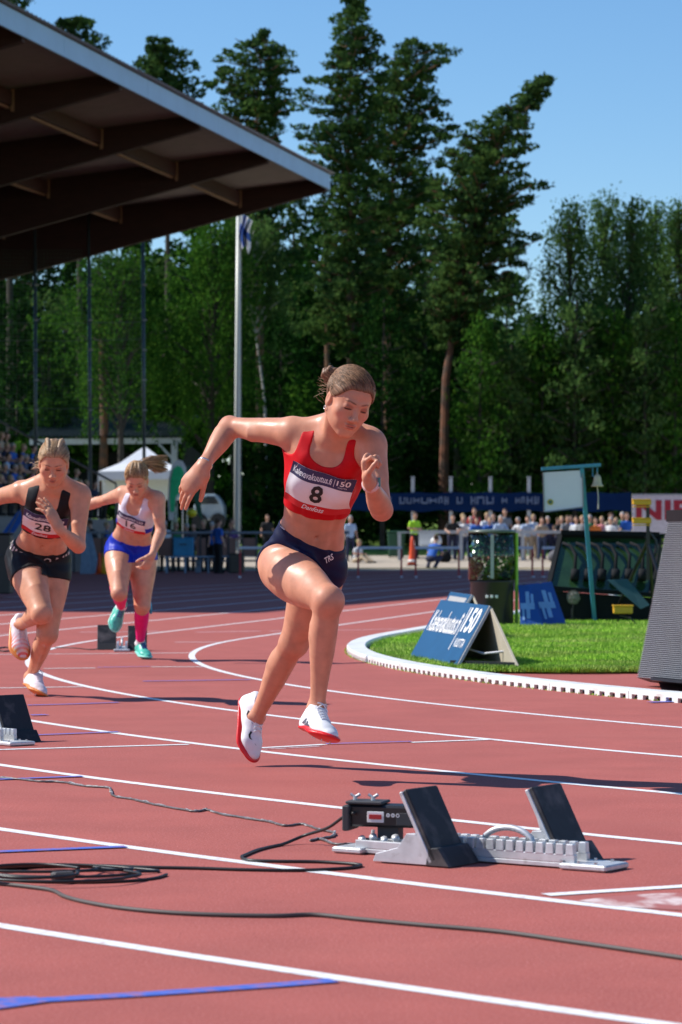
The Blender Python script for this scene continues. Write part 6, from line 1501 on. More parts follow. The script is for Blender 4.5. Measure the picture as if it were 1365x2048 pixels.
# ---- advertising stands
m_adblue = mat('ad_blue', (.012, .085, .20), rough=.5, var=.06, scale=5, spec=.3); m_adedge = mat('ad_edge_grey', (.40, .40, .40), rough=.5); m_adback = mat('ad_back_beige', (.42, .37, .28), rough=.7, var=.08, scale=6)
def a_frame(label, TL, TR, BR, BL, Yt, back_dx, text=True):
    """front board through four pixels (top edge at distance Yt, foot on the turf), back board leaning to meet it"""
    bl, br = gnd(*BL, .02), gnd(*BR, .02)
    tl, tr = at(*TL, Yt[0]), at(*TR, Yt[1])
    root = empty('advertising_stand', (bl+br)/2*1.0, label, 'advertising stand', 'blue wedge-shaped advertising stands')
    ux = (tr-tl).normalized(); uy = (tl-bl).normalized(); n = ux.cross(uy).normalized()
    if n.y > 0: n = -n
    mb = MB(); mb.prism([bl, br, tr, tl], -n*.022); fr = mb.build('front_board', m_adedge, root, bevel=.003)
    e = lambda p, c: c+(p-c)*.985
    c = (bl+br+tl+tr)/4; q = [e(p, c)+n*.004 for p in (bl, br, tr, tl)]; mesh_obj('face', q, [(0, 1, 2, 3)], m_adblue, fr)
    bl2, br2 = bl+back_dx, br+back_dx
    mb = MB(); n2 = (tr-tl).cross(tl-bl2).normalized(); mb.prism([bl2, br2, tr-n*.024, tl-n*.024], n2*.02); mb.build('back_board', m_adback, root, bevel=.003)
    mb = MB(); mb.bar(bl.lerp(br, .93)+Vector((0, .05, .02)), bl2.lerp(br2, .93)+Vector((0, -.03, .02)), .05, .04); mb.build('spreader', m_blk, root)
    mb = MB(); m1 = br.lerp(tr, .30); m2 = br2.lerp(tr, .25); mb.tube([m1+(tl-tr)*.12, m1.lerp(m2, .5)+(tl-tr)*.1-Vector((0, 0, .03)), m2+(tl-tr)*.12], .008, 6); mb.build('stay', m_alu, root)
    if text:
        def put_(s, u0, u1, v0, v1, bold, shear=0):
            v, f = text_mesh(s, 1.0, shear, bold, 3); ext = v.max(0)-v.min(0); P = []
            for x, z in v:
                u = u0+(u1-u0)*(x/ext[0]+.5); w = v0+(v1-v0)*(z/ext[1]+.5)
                P.append(bl*(1-u)*(1-w)+br*u*(1-w)+tr*u*w+tl*(1-u)*w+n*.007)
            mesh_obj('lettering', P, f, m_print, fr)
        put_('Kalevavakuutus.fi', .06, .66, .46, .82, .012); put_('I', .695, .705, .22, .93, .0); put_('150', .73, .95, .52, .93, .02); put_('VUOTTA', .74, .93, .28, .42, .012)
    return root
a_frame('blue wedge-shaped stand with white lettering and 150, standing on the turf inside the kerb', (883, 1199), (980, 1211), (913, 1334), (820, 1314), (gnd(820, 1314).y, gnd(910, 1334).y), Vector((.42, -.30, 0)))
a_frame('second blue wedge-shaped stand half hidden behind the lettered one', (902, 1183), (944, 1189), (885, 1280), (862, 1262), (gnd(862, 1262).y, gnd(885, 1280).y), Vector((.45, -.05, 0)), text=False)

# ---- LED panel at the right edge
m_led = mat('led_dark', (.05, .052, .062), rough=.5, var=.1, scale=30); m_ledr = mat('led_rib', (.30, .31, .34), rough=.45, var=.15, scale=200)
b0, b1 = gnd(1276, 1356, .05), gnd(1420, 1370, .05); t0, t1 = at(1341, 1024, b0.y+.30), at(1460, 1020, b1.y+.30)
root = empty('led_display', (b0+b1)/2, 'grey ribbed LED display panel leaning at the right edge of the picture', 'display panel')
uy = (t0-b0).normalized(); ux = (b1-b0).normalized(); n = ux.cross(uy).normalized(); n = n if n.y < 0 else -n
mb = MB(); mb.prism([b0, b1, t1, t0], -n*.09); mb.build('housing', m_led, root, bevel=.004)
nr = 84; mb = MB()
for i in range(nr):
    a = (i+.5)/nr*.955; p, q_ = b0.lerp(t0, a), b1.lerp(t1, a); h_ = (t0-b0).length/nr
    c0 = n*.001; c1 = n*.010; k = uy*h_*.32
    mb.add([p-k+c0, q_-k+c0, q_-k*.3+c1, p-k*.3+c1, p+k+c0, q_+k+c0], [(0, 1, 2, 3), (3, 2, 5, 4)])
o = mb.build('louvre', m_ledr, root); tag(o, kind='stuff')
mb = MB(); 
for i in range(60):
    for j in range(nr): 
        pass
mb.bar(t0+uy*.0+n*.012-uy*.03, t1+n*.012-uy*.03, .02, .07); mb.build('top_trim', m_blk, root)
mb = MB(); mb.prism([gnd(1318, 1366, .0), gnd(1420, 1372, .0), gnd(1420, 1372, .07)+Vector((0, 0, 0)), gnd(1300, 1360, .07)], Vector((.05, .35, 0))); mb.build('foot', m_blk, root)

# ---- drum with clear upper half full of crumpled foil and leaves
c = gnd(988, 1252, .01); Yd = c.y+.18; cx_ = (988-682.5)*Yd/FPX; rr_ = 47*Yd/FPX
root = empty('drum', (cx_, Yd, 0), 'clear drum filled with glittering green and silver pieces on a black base', 'drum')
z1 = at(988, 1160, Yd).z; z2 = at(988, 1066, Yd).z; C0 = Vector((cx_-.02, Yd, 0))
mb = MB(); mb.lathe(C0, [(rr_*.90, .01), (rr_*.92, .04), (rr_*.92, z1-.04), (rr_*.95, z1-.02), (rr_*.95, z1)], 32); mb.build('base', m_blk, root, True)
for k in range(3):
    a = -PI/2-.28+.22*k; mb = MB(); mb.rbox(C0+Vector((math.cos(a)*rr_*.925, math.sin(a)*rr_*.925, z1-.17)), (.03, .012, .03), .003, rotm(0, 0, a+PI/2)); mb.build('display', m_white, root)
m_clear = bpy.data.materials.new('clear_plastic'); m_clear.use_nodes = True; nt = m_clear.node_tree; nt.nodes.clear(); out = nt.nodes.new('ShaderNodeOutputMaterial'); tr_n = nt.nodes.new('ShaderNodeBsdfTransparent'); gl = nt.nodes.new('ShaderNodeBsdfGlossy'); gl.inputs['Roughness'].default_value = .08; mx = nt.nodes.new('ShaderNodeMixShader'); fz = nt.nodes.new('ShaderNodeFresnel'); fz.inputs[0].default_value = 1.45
nt.links.new(fz.outputs[0], mx.inputs[0]); nt.links.new(tr_n.outputs[0], mx.inputs[1]); nt.links.new(gl.outputs[0], mx.inputs[2]); nt.links.new(mx.outputs[0], out.inputs[0]); tr_n.inputs[0].default_value = (.93, .97, .93, 1)
mb = MB(); mb.lathe(C0, [(rr_, z1+.003), (rr_, z2)], 40); o = mb.build('clear_shell', m_clear, root, True)
mb = MB(); mb.lathe(C0, [(rr_*1.02, z2), (rr_*1.03, z2+.02), (rr_*.9, z2+.035), (rr_*.2, z2+.04)], 32); mb.build('lid', mat('drum_lid', (.10, .13, .10), .3), root, True)
m_foil = mat('foil', (.60, .65, .58), rough=.18, metal=.9, var=.3, scale=40); m_foilg = mat('foil_green', (.07, .24, .08), rough=.3, var=.5, scale=30); m_foild = mat('dark_piece', (.02, .035, .02), rough=.4)
n_ = 1500; ang = rng.uniform(0, 2*PI, n_); ra = rr_*.93*np.sqrt(rng.uniform(.35, 1, n_)); P = np.column_stack([C0.x+np.cos(ang)*ra, C0.y+np.sin(ang)*ra, z1+.01+rng.random(n_)*(z2-z1)*.93])
v = clump_leaves(P, np.full(n_, .004), 1, .040, 1); o = np_mesh('filling', v, np.arange(len(v)).reshape(-1, 4), None, root, False, mats=[m_foilg, m_foil, m_foild], mi=rng.choice([0, 1, 2], n_, p=[.45, .25, .30])); tag(o, kind='stuff')
mb = MB(); mb.lathe(C0+Vector((0, 0, z1+.01)), [(rr_*.25, 0), (rr_*.25, (z2-z1)*.9)], 14); mb.build('core', m_foild, root)
mb = MB(); mb.box(C0+Vector((-.01, -rr_*.99, (z1+z2)/2)), (.035, .006, (z2-z1)*.92)); mb.build('strip', mat('pale_strip', (.35, .42, .38), .4), root)
mb = MB(); mb.tube([C0+Vector((rr_*1.04, -.04, .02)), C0+Vector((rr_*1.04, -.04, z2))], .018, 8); mb.build('lime_post', mat('lime_post', (.30, .55, .05), .5), root)

# ---- pair of blue boards with pale crosses
m_cross = mat('pale_blue_print', (.22, .38, .66), rough=.6); m_bboard = mat('blue_board', (.012, .07, .30), rough=.5, var=.1)
def leaning(label, q4, Yt, th=.03, grp='blue boards with pale crosses'):
    bl, br = gnd(*q4[0], .015), gnd(*q4[1], .015); tl, tr = at(*q4[3], bl.y+Yt), at(*q4[2], br.y+Yt); root = empty('blue_board', (bl+br)/2, label, 'board', grp)
    n = (br-bl).cross(tl-bl).normalized(); n = n if n.y < 0 else -n
    mb = MB(); mb.prism([bl, br, tr, tl], -n*th); mb.build('panel', m_bboard, root, bevel=.004)
    ux = (br-bl); uy = (tl-bl); c = (bl+br+tl+tr)/4+n*.003; mb = MB()
    for (a, b_, w, h) in ((0, 0, .16, .66), (-.02, -.03, .62, .15), (.20, .12, .12, .30), (-.22, -.2, .10, .34)):
        q_ = [c+ux*(a+sx*w/2)+uy*(b_+sy*h/2) for sx, sy in ((-1, -1), (1, -1), (1, 1), (-1, 1))]; mb.add(q_, [(0, 1, 2, 3)])
        c = c+n*.0012
    mb.build('cross_print', m_cross, root)
    mb = MB(); mb.tube([tl.lerp(tr, .5), tl.lerp(tr, .5)+Vector((.05, .38, -tl.z+.01))], .012, 6); mb.build('prop', m_dgrey, root)
leaning('left one of two leaning blue boards with pale crosses, beside the drum', [(1042, 1252), (1088, 1252), (1058, 1168), (1037, 1170)], .28)
leaning('right one of two leaning blue boards with pale crosses, by the microphone', [(1082, 1251), (1134, 1250), (1104, 1163), (1058, 1168)], .28)

# ---- long black case with tilted dark green pane
m_gpane = mat('green_tinted_pane', (.020, .050, .018), rough=.12, var=.5, scale=3, spec=.6, coat=.4); m_case = mat('case_black', (.010, .011, .013), rough=.85, spec=.2)
Yc = 31.0; zb = .01
def CP(px, py, y=Yc): return at(px, py, y)
root = empty('display_case', (CP(1200, 1200).x, Yc, 0), 'long black case with a slanting dark green pane and curved hooks, behind the blue post', 'display case')
TLc, TRc, BRc, BLc = CP(1122, 1070, Yc+.55), CP(1318, 1074, Yc+.55), CP(1302, 1190, Yc), CP(1097, 1176, Yc)
mb = MB(); mb.prism([BLc, BRc, TRc, TLc], Vector((0, .02, -.006))); mb.build('pane', m_gpane, root)
mb = MB()
for p, q_ in ((BLc, TLc), (TLc, TRc), (TRc, BRc), (BRc, BLc)): mb.bar(p, q_, .05, .05)
mb.build('frame', m_case, root)
mb = MB(); b_ = lambda p, z: Vector((p.x, p.y, z))
mb.prism([b_(BLc, .01), b_(BRc, .01), BRc-Vector((0, 0, .03)), BLc-Vector((0, 0, .03))], Vector((0, .08, 0))); mb.prism([b_(BLc, .01), b_(TLc, .01), TLc, BLc], Vector((.03, 0, 0))); mb.prism([b_(BRc, .01), b_(TRc, .01), TRc, BRc], Vector((.03, 0, 0))); mb.build('body', m_case, root)
mb = MB(); mb.bar(TLc+Vector((0, -.02, .03)), TRc+Vector((0, -.02, .03)), .12, .05); mb.build('top_cover', m_case, root)
for k in range(6):
    px = 1150+27*k; mb = MB(); mb.tube([CP(px, 1150, Yc+.12), CP(px+2, 1110, Yc+.28), CP(px-8, 1092, Yc+.38), CP(px-24, 1086, Yc+.44)], .018, 6); mb.tube([CP(px-1, 1160, Yc+.06), CP(px+1, 1140, Yc+.10)], .05, 7); mb.build('hook', m_case, root, True)
mb = MB(); mb.prism([CP(1215, 1160, Yc-.5), CP(1255, 1158, Yc-.5), CP(1300, 1210, Yc-.6), CP(1282, 1218, Yc-.6)], (0, .06, 0)); o = mb.build('flap', mat('teal_cloth', (.02, .08, .10), .7), root)

# ---- lap bell post with white board
m_pblue = mat('post_blue', (.045, .26, .38), rough=.45, var=.12, scale=9); Yb = gnd(1190, 1246, .01).y
def BP(px, py): return at(px, py, Yb)
root = empty('lap_bell_post', (BP(1189, 1245).x, Yb, 0), 'blue leaning post with crossbar, blank white board and brass lap bell', 'post')
mb = MB(); mb.bar(gnd(1190, 1246, .0), BP(1164, 936), .045, .045, up=(0, 1, 0)); mb.build('upright', m_pblue, root, bevel=.003)
mb = MB(); mb.bar(BP(1083, 938)+Vector((0, -.0, 0)), BP(1202, 930), .05, .035, up=(0, 0, 1)); mb.build('crossbar', m_pblue, root, bevel=.003)
mb = MB(); mb.prism([BP(1089, 1024), BP(1167, 1014), BP(1165, 940), BP(1086, 945)], (0, .02, 0)); wb = mb.build('score_board', mat('board_white', (.72, .74, .80), .5, var=.05, scale=3), root, bevel=.003)
mb = MB()
for p, q_ in (((1087, 945), (1089, 1024)), ((1089, 1024), (1167, 1014)), ((1165, 940), (1167, 1014))): mb.bar(BP(*p)+Vector((0, -.004, 0)), BP(*q_)+Vector((0, -.004, 0)), .012, .014, up=(0, 1, 0))
mb.build('board_edge', mat('edge_grey', (.25, .26, .28), .5), wb, world_space=False)
mb = MB(); mb.lathe(BP(1101, 1004)+Vector((0, -.004, 0)), [(.033, 0), (.033, .004)], 20, rotm(PI/2)); lg = mb.build('emblem', mat('emblem_yellow', (.55, .45, .06), .5), wb, world_space=False)
mb = MB(); mb.lathe(BP(1101, 1004)+Vector((0, -.009, 0)), [(.020, 0), (.020, .002)], 16, rotm(PI/2)); mb.build('emblem_centre', mat('emblem_green', (.06, .16, .12), .5), wb, world_space=False)
bell = MB(); bc = BP(1195, 973); bell.lathe(bc, [(.068, 0), (.066, .008), (.050, .03), (.042, .07), (.038, .10), (.026, .125), (.008, .135), (.008, .155)], 24)
bell = bell.build('bell', mat('brass', (.62, .50, .30), rough=.45, metal=.35, var=.1), root, True)
mb = MB(); mb.tube([bc+Vector((0, 0, .15)), BP(1195, 935)], .008, 6); mb.tube([BP(1186, 935), BP(1186, 952), BP(1192, 956)], .006, 6); mb.build('hanger', m_pblue, root)
mb = MB(); mb.tube([bc, BP(1197, 992), BP(1197, 1018)], [.006, .006, .008], 6); mb.build('bell_rope', mat('rope_pale', (.55, .52, .45), .8), root)

# ---- black tripod with yellow brackets
m_yel2 = mat('yellow_plastic', (.70, .38, .02), rough=.45, var=.06); Yt = 30.2
def TP(px, py, y=Yt): return at(px, py, y)
root = empty('tripod', (TP(1290, 1150).x, Yt, 0), 'black tripod with two yellow holders on its mast and a yellow box on one leg', 'tripod')
mb = MB(); mb.bar(TP(1297, 1160), TP(1296, 998), .035, .035, up=(0, 1, 0)); mb.build('mast', m_blk, root)
def foot(px, y): q_ = at(px, 1200, y); return Vector((q_.x, y, .012))
for p, q_ in ((TP(1296, 1084), Vector((gnd(1222, 1245).x, gnd(1222, 1245).y, .01))), (TP(1298, 1090), foot(1310, Yt+.6)), (TP(1298, 1090), foot(1350, Yt-.3))):
    mb = MB(); mb.tube([p, p.lerp(q_, .5), q_], [.022, .018, .012], 7); mb.build('leg', m_blk, root)
for py in (1005, 1042):
    mb = MB(); c_ = TP(1284, py); mb.rbox(c_, (.20, .10, .055), .008, rotm(0, .02, 0)); h_ = mb.build('holder', m_yel2, root); mb = MB(); mb.rbox(c_+Vector((-.005, 0, .030)), (.20, .11, .012), .003); mb.rbox(c_+Vector((.0, 0, -.045)), (.19, .09, .012), .003); mb.build('holder_rim', m_yel2, h_, world_space=False)
mb = MB(); c_ = TP(1246, 1220, 29.6); mb.rbox(c_, (.20, .11, .075), .008); mb.rbox(c_+Vector((0, 0, .045)), (.215, .12, .016), .003); mb.build('yellow_box', m_yel2, root)
mb = MB(); mb.tube([TP(1240, 1230, 29.6), TP(1262, 1236, 29.5), Vector((TP(1262, 1240).x, 29.5, .01))], .008, 6); mb.build('cord', m_blk, root)
mb = MB(); mb.tube([TP(1292, 1076), TP(1300, 1064), TP(1312, 1080), TP(1316, 1100), TP(1306, 1120)], .014, 6); mb.build('hose', m_dgrey, root, True)

# ---- microphone with furry windshield
Ym = gnd(1144, 1246).y; c_ = at(1147, 1194, Ym)
root = empty('microphone', (c_.x, Ym, 0), 'microphone with grey furry windshield on a low stand on the turf', 'microphone')
mb = MB(); mb.tube([Vector((c_.x-.01, Ym, .02)), c_-Vector((0, 0, .05))], .010, 7); mb.tube([Vector((c_.x-.01, Ym, .02)), Vector((c_.x-.01, Ym, .16))], .018, 7); mb.build('stand', m_blk, root)
for a in (0, 2.1, 4.2): mb = MB(); mb.tube([Vector((c_.x-.01, Ym, .07)), Vector((c_.x-.01+.13*math.cos(a), Ym+.13*math.sin(a), .014))], .008, 6); mb.build('leg', m_blk, root)
n_ = 1500; d = rng.normal(size=(n_, 3)); d /= np.linalg.norm(d, axis=1)[:, None]; cen = np.array(c_)+d*.055*np.array([1, 1, 1.1]); ax = np.cross(d, rng.normal(size=(n_, 3))); ax /= np.linalg.norm(ax, axis=1)[:, None]
v = np.stack([cen-ax*.006, cen+ax*.006, cen+d*.020+rng.normal(size=(n_, 3))*.006], 1).reshape(-1, 3)
sp = Field().ell(A(c_), (.060, .060, .066), None, .01); o = field_obj('windshield', sp.ev, A(c_)-.1, A(c_)+.1, .012, mat('fur_grey', (.42, .40, .36), .95, var=.3, scale=60), root)
f_ = np_mesh('fur', v, np.arange(3*n_).reshape(-1, 3), MATS['fur_grey'], o, False, world_space=False); tag(f_, kind='stuff')
cable('thin pink and black microphone lead on the turf', [(1143, 1244, .03), (1130, 1246, .03), (1112, 1247, .03), (1095, 1246, .03), (1075, 1250, .03)], .005, mat('lead_pink', (.35, .05, .08), .5))
cable('white lead lying on the turf below the yellow box', [(1256, 1236, .05), (1275, 1234, .04), (1300, 1228, .04), (1320, 1222, .04)], .005, m_white)

# ---- hurdles in a row
m_hbar = mat('hurdle_board', (.60, .62, .70), rough=.5, var=.1, scale=3); m_hred = mat('hurdle_red', (.40, .02, .03), rough=.5)
hgrp = 'hurdles lined up across the shaded far track'
def hurdle(x, y, rz, label):
    root = empty('hurdle', (x, y, 0), label, 'hurdle', hgrp, rz)
    def L(a, b, c): return Matrix.Translation((x, y, 0)) @ Matrix.Rotation(rz, 4, 'Z') @ Vector((a, b, c))
    mb = MB(); mb.bar(L(-.59, 0, .80), L(.59, 0, .80), .025, .07); mb.build('crossbar', m_hbar, root)
    for e in (-1, 1):
        mb = MB(); mb.bar(L(e*.575, .02, .03), L(e*.575, .02, .77), .05, .05, up=(1, 0, 0)); mb.build('upright', m_hred, root)
        mb = MB(); mb.bar(L(e*.575, .04, .03), L(e*.575, -.62, .03), .05, .05); mb.build('foot', m_hbar, root)
    return root
hh = None
for i, (px, lb) in enumerate(((524, 'hurdle farthest left, its left post showing beside the red runner\'s hip'), (646, 'hurdle hidden mostly behind the red runner, right post in view'), (760, 'hurdle between the sitting child and the red cone'), (875, 'hurdle in front of the crouching person'), (1022, 'hurdle partly behind the clear drum'), (1129, 'hurdle whose post shows between drum and black case'))):
    p = at(px, 1100, 75); 
    if hh is None: hh = hurdle(p.x, 75, 0, lb)
    else: copy_tree(hh, (p.x, 75, 0), .0, lb)
# ---- far railing on the right
m_rail = mat('railing_white', (.50, .52, .55), rough=.5, var=.05); Yr = 104.8; zr = GZ(Yr)
root = empty('railing', (at(950, 1, Yr).x, Yr, zr), 'long pale railing the spectators lean on', 'railing')
zt2 = at(0, 1064, Yr).z
mb = MB(); mb.bar(Vector((at(838, 1, Yr).x, Yr, zt2)), Vector((at(1330, 1, Yr).x, Yr, zt2)), .07, .12); mb.build('top_rail', m_rail, root)
mb = MB(); mb.bar(Vector((at(795, 1, Yr).x, Yr, zt2-.02)), Vector((at(838, 1, Yr).x, Yr, zt2)), .05, .05); mb.build('top_rail', m_rail, root)
for px in (799, 922, 1045, 1168, 1291): x_ = at(px, 1, Yr).x; mb = MB(); mb.box((x_, Yr, (zr+zt2)/2-.02), (.12, .10, zt2-zr-.08)); mb.build('post', m_rail, root)
# wheelie bin, cone
def CPt(px, y): q_ = at(px, 1000, y); return Vector((q_.x, y, GZ(y)))
q_ = CPt(793, 107); root = empty('wheelie_bin', q_, 'dark green wheelie bin behind the railing', 'bin'); mgb = mat('bin_green', (.02, .09, .05), .5)
mb = MB(); mb.box(q_+Vector((0, 0, .50)), (.55, .6, .9), taper=1.22); mb.build('body', mgb, root, bevel=.03)
mb = MB(); mb.rbox(q_+Vector((0, -.02, .99)), (.74, .80, .06), .02); mb.tube([q_+Vector((-.3, .40, .93)), q_+Vector((.3, .40, .93))], .025, 6); mb.build('lid', mgb, root)
for e in (-1, 1): mb = MB(); mb.lathe(q_+Vector((e*.26, .25, .1)), [(.1, -.03), (.1, .03)], 14, rotm(0, PI/2)); mb.build('wheel', m_blk, root)
q_ = CPt(825, 101.5); q_.z = GZ(101.5); root = empty('traffic_cone', q_, 'tall orange-red cone with white foot band in front of the lime-vested official', 'cone'); mco = mat('cone_orange', (.80, .08, .02), .5)
mb = MB(); mb.lathe(q_, [(.17, .03), (.13, .25), (.095, .55), (.06, .95), (.03, 1.05)], 18); mb.build('cone_body', mco, root, True)
mb = MB(); mb.rbox(q_+Vector((0, 0, .015)), (.42, .42, .04), .01); mb.build('base', m_blk, root)
mb = MB(); mb.lathe(q_, [(.158, .12), (.142, .22)], 18); mb.build('white_band', m_white, root, True)
# things between: pale tarpaulin, a stroller-like heap of bags
q_ = CPt(848, 107.5); root = empty('bench', q_, 'white garden bench and bags behind the crouching person', 'bench'); mb = MB(); mb.rbox(q_+Vector((0, 0, .42)), (.9, .4, .06), .01); mb.build('seat', m_white, root); mb = MB(); mb.rbox(q_+Vector((0, .22, .72)), (.9, .05, .5), .01); mb.build('backrest', m_white, root)
for e in (-1, 1):
    for f_ in (-1, 1): mb = MB(); mb.box(q_+Vector((e*.38, f_*.15, .2)), (.05, .05, .4)); mb.build('leg', m_white, root)
bag_l = ['white bag hanging on the railing left of the man in black', 'dark bag on the paving below the railing', 'grey bag leaning on a railing post']
for (px, y, s, m_, lb, z_) in ((873, 104.4, .22, m_white, bag_l[0], .75), (890, 103.6, .26, m_case, bag_l[1], .18), (1110, 103.8, .28, mat('bag_grey', (.12, .12, .14), .8), bag_l[2], .2)):
    q_ = CPt(px, y)+Vector((0, 0, z_)); fl = Field().ell(A(q_), (s, s*.7, s*.8), None, .02).ell(A(q_)+A(.05, 0, s*.5), (s*.6, s*.5, s*.5), None, .05); o = field_obj('bag', fl.ev, A(q_)-.6, A(q_)+.7, .05, m_, None); tag(o, lb, 'bag', 'bags by the far railing')
# ---- blue banner and its posts
m_ban = mat('banner_blue', (.005, .022, .085), rough=.8, spec=.08, var=.2, scale=.6); m_banw = mat('banner_print', (.16, .21, .33), rough=.7, var=.2, scale=2)
Yn = 113; zt_, zb_ = at(0, 984, Yn).z, at(0, 1022, Yn).z
root = empty('banner', (at(1000, 1, Yn).x, Yn, GZ(Yn)), 'long dark blue banner with blurred pale lettering behind the spectators', 'banner')
n_ = 60; vs_, fs_ = [], []; xa, xb = at(690, 1, Yn).x, at(1262, 1, Yn).x
for i in range(n_+1):
    x_ = xa+(xb-xa)*i/n_
    for z_ in (zb_+.04*math.sin(i*.7), (zb_+zt_)/2, zt_-.05*abs(math.sin(i*PI/7.5))): vs_.append((x_, Yn-.05*math.sin(i*.9), z_))
for i in range(n_):
    for j in (0, 1): fs_.append((3*i+j, 3*i+3+j, 3*i+4+j, 3*i+1+j))
cl = mesh_obj('cloth', vs_, fs_, m_ban, root, True)
mb = MB(); x_ = at(775, 1, Yn).x; r_ = random.Random(4)
while x_ < at(1075, 1, Yn).x:
    w_l = r_.uniform(.12, .30); h_ = r_.choice([.28, .22, .32]); zc_ = (zt_+zb_)/2+.04
    for (a, b_, ww, hh_) in ((0, 0, .06, h_), (w_l-.03, 0, .05, h_*.9), (w_l/2, r_.choice([-.1, 0, .12]), w_l*.8, .07)): mb.box((x_+a, Yn-.08, zc_+b_), (ww, .006, hh_))
    x_ += w_l+r_.choice([.07, .09, .10, .35])
tag(mb.build('lettering', m_banw, root), kind='stuff')
for k, px in enumerate((826, 902, 981, 1058)):
    x_ = at(px, 1, Yn).x; root = empty('banner_post', (x_, Yn+.1, GZ(Yn)), 'thin pale post above the blue banner, %s from the left' % ['first', 'second', 'third', 'fourth'][k], 'post', 'pale posts behind the blue banner'); mb = MB(); mb.box((x_, Yn+.1, (at(0, 956, Yn).z+GZ(Yn))/2), (.13, .10, at(0, 956, Yn).z-GZ(Yn))); mb.build('shaft', m_rail, root); mb = MB(); mb.box((x_, Yn+.1, at(0, 955, Yn).z+.02), (.16, .13, .04)); mb.build('cap', m_rail, root)
# ---- board with red letters
Yn2 = 100; a0, a1 = at(1264, 1, Yn2).x, at(1440, 1, Yn2).x; z0_, z1_ = at(0, 1066, Yn2).z, at(0, 991, Yn2).z
root = empty('advertising_board', (a0, Yn2, GZ(Yn2)), 'white board with large red letters at the right edge', 'advertising board')
mb = MB(); mb.prism([Vector((a0, Yn2, z0_)), Vector((a1, Yn2, z0_)), Vector((a1, Yn2, z1_)), Vector((a0, Yn2, z1_))], (0, .06, 0)); mb.build('panel', mat('pinkish_white', (.74, .68, .72), .6), root)
mb = MB(); mb.box(((a0+a1)/2, Yn2+.03, z1_+.03), (a1-a0, .09, .05)); mb.build('top_edge', m_rail, root)
m_rl = mat('letter_red', (.45, .02, .04), .6)
text_on('lettering', 'NIP', Vector((at(1327, 1, Yn2).x, Yn2-.01, at(0, 1020, Yn2).z)), Vector((1, 0, 0)), Vector((0, 0, 1)), 112*Yn2/FPX, 40*Yn2/FPX, m_rl, root, bold=.035)
for px in (1270, 1400): mb = MB(); x_ = at(px, 1, Yn2).x; mb.box((x_, Yn2+.12, z0_/2+.2), (.06, .06, z0_+.3)); mb.build('leg', m_rail, root)

# ---- flagpole and flag
Yf_ = 100.5; root = empty('flagpole', (at(474, 1, Yf_).x, Yf_, GZ(Yf_)), 'tall white flagpole rising behind the red runner\'s arm', 'flagpole')
mb = MB(); b_ = at(474, 1060, Yf_); t_ = at(477.5, 425, Yf_); mb.tube([Vector((b_.x, Yf_, GZ(Yf_))), b_.lerp(t_, .5), t_], [.115, .098, .075], 14); mb.build('pole', mat('pole_white', (.66, .70, .68), .4, var=.03), root, True)
mb = MB(); mb.lathe(t_, [(.09, 0), (.11, .05), (.08, .12), (.01, .14)], 14); mb.build('finial', m_white, root, True); mb = MB(); mb.lathe(Vector((b_.x, Yf_, GZ(Yf_))), [(.24, 0), (.24, .5), (.14, .6)], 14); mb.build('socket', m_conc, root)
mb = MB(); mb.tube([t_+Vector((.10, -.1, 0)), Vector((b_.x+.15, Yf_-.12, GZ(Yf_)+1.2))], .01, 4); mb.build('halyard', m_white, root)
# hanging flag: white with blue cross, in folds
m_fw = mat('flag_white', (.74, .76, .82), .7); m_fb = mat('flag_blue', (.012, .08, .42), .7)
nu, nv = 46, 40; vs_, fs_, mi = [], [], []; p0 = at(480, 422, Yf_); scl = Yf_/FPX
for j in range(nv+1):
    for i in range(nu+1):
        u, w = i/nu, j/nv                 # u away from the pole, w down
        drop = 22*scl*u**.8+66*scl*w*(1-.10*u); x_ = p0.x+scl*(26*u*(1-.35*w)+3*math.sin(w*6+u*3)); yy = Yf_-.10-.22*math.sin(u*15+w*3)*(u**.5)
        vs_.append((x_, yy, p0.z-drop-.10*math.sin(u*9)*w))
for j in range(nv):
    for i in range(nu):
        a = j*(nu+1)+i; fs_.append((a, a+1, a+nu+2, a+nu+1)); u, w = (i+.5)/nu, (j+.5)/nv; mi.append(1 if (5/18 < u < 8/18+.02 or 4/11 < w < 7/11) else 0)
o = mesh_obj('flag', vs_, fs_, None, None, True, mats=[m_fw, m_fb], mi=mi); tag(o, 'white flag with blue cross hanging limp from the flagpole', 'flag')

# ---- netting posts and cords at the left
m_np = mat('netting_post_dark', (.05, .08, .10), rough=.35, metal=.3); Yp = 100
for k, (px, top) in enumerate(((72, 520), (180, 480), (288, 460))):
    a = at(px+2, 1000, Yp); root = empty('netting_post', (a.x, Yp, 0), 'tall dark netting post, %s' % ['leftmost of three', 'middle of three', 'rightmost of three'][k], 'netting post', 'tall dark netting posts'); t_ = at(px-2, top-60, Yp)
    mb = MB(); mb.tube([Vector((a.x, Yp, 0)), t_], [.065, .055], 10); mb.build('mast', m_np, root, True)
    mb = MB()
    for py in (570, 640, 700, 760, 820): q_ = at(px+2, py, Yp-.1); mb.box(q_, (.14, .06, .05))
    mb.build('cleat', mat('cleat_pale', (.35, .38, .38), .5), root)
m_cord = mat('net_cord', (.07, .12, .10), .7)
root = empty('netting', (at(180, 1, Yp).x, Yp, 0), 'faint green safety netting strung between the tall dark posts', 'netting')
for py in (646, 680, 816): mb = MB(); mb.tube([at(-20, py+2, Yp), at(72, py, Yp), at(126, py+2, Yp), at(180, py, Yp), at(288, py-2, Yp)], .018, 4); mb.build('edge_rope', m_cord, root)
mb = MB(); x0_, x1_, zz0, zz1 = at(-20, 1, Yp).x, at(287, 1, Yp).x, at(0, 870, Yp).z, at(0, 500, Yp).z
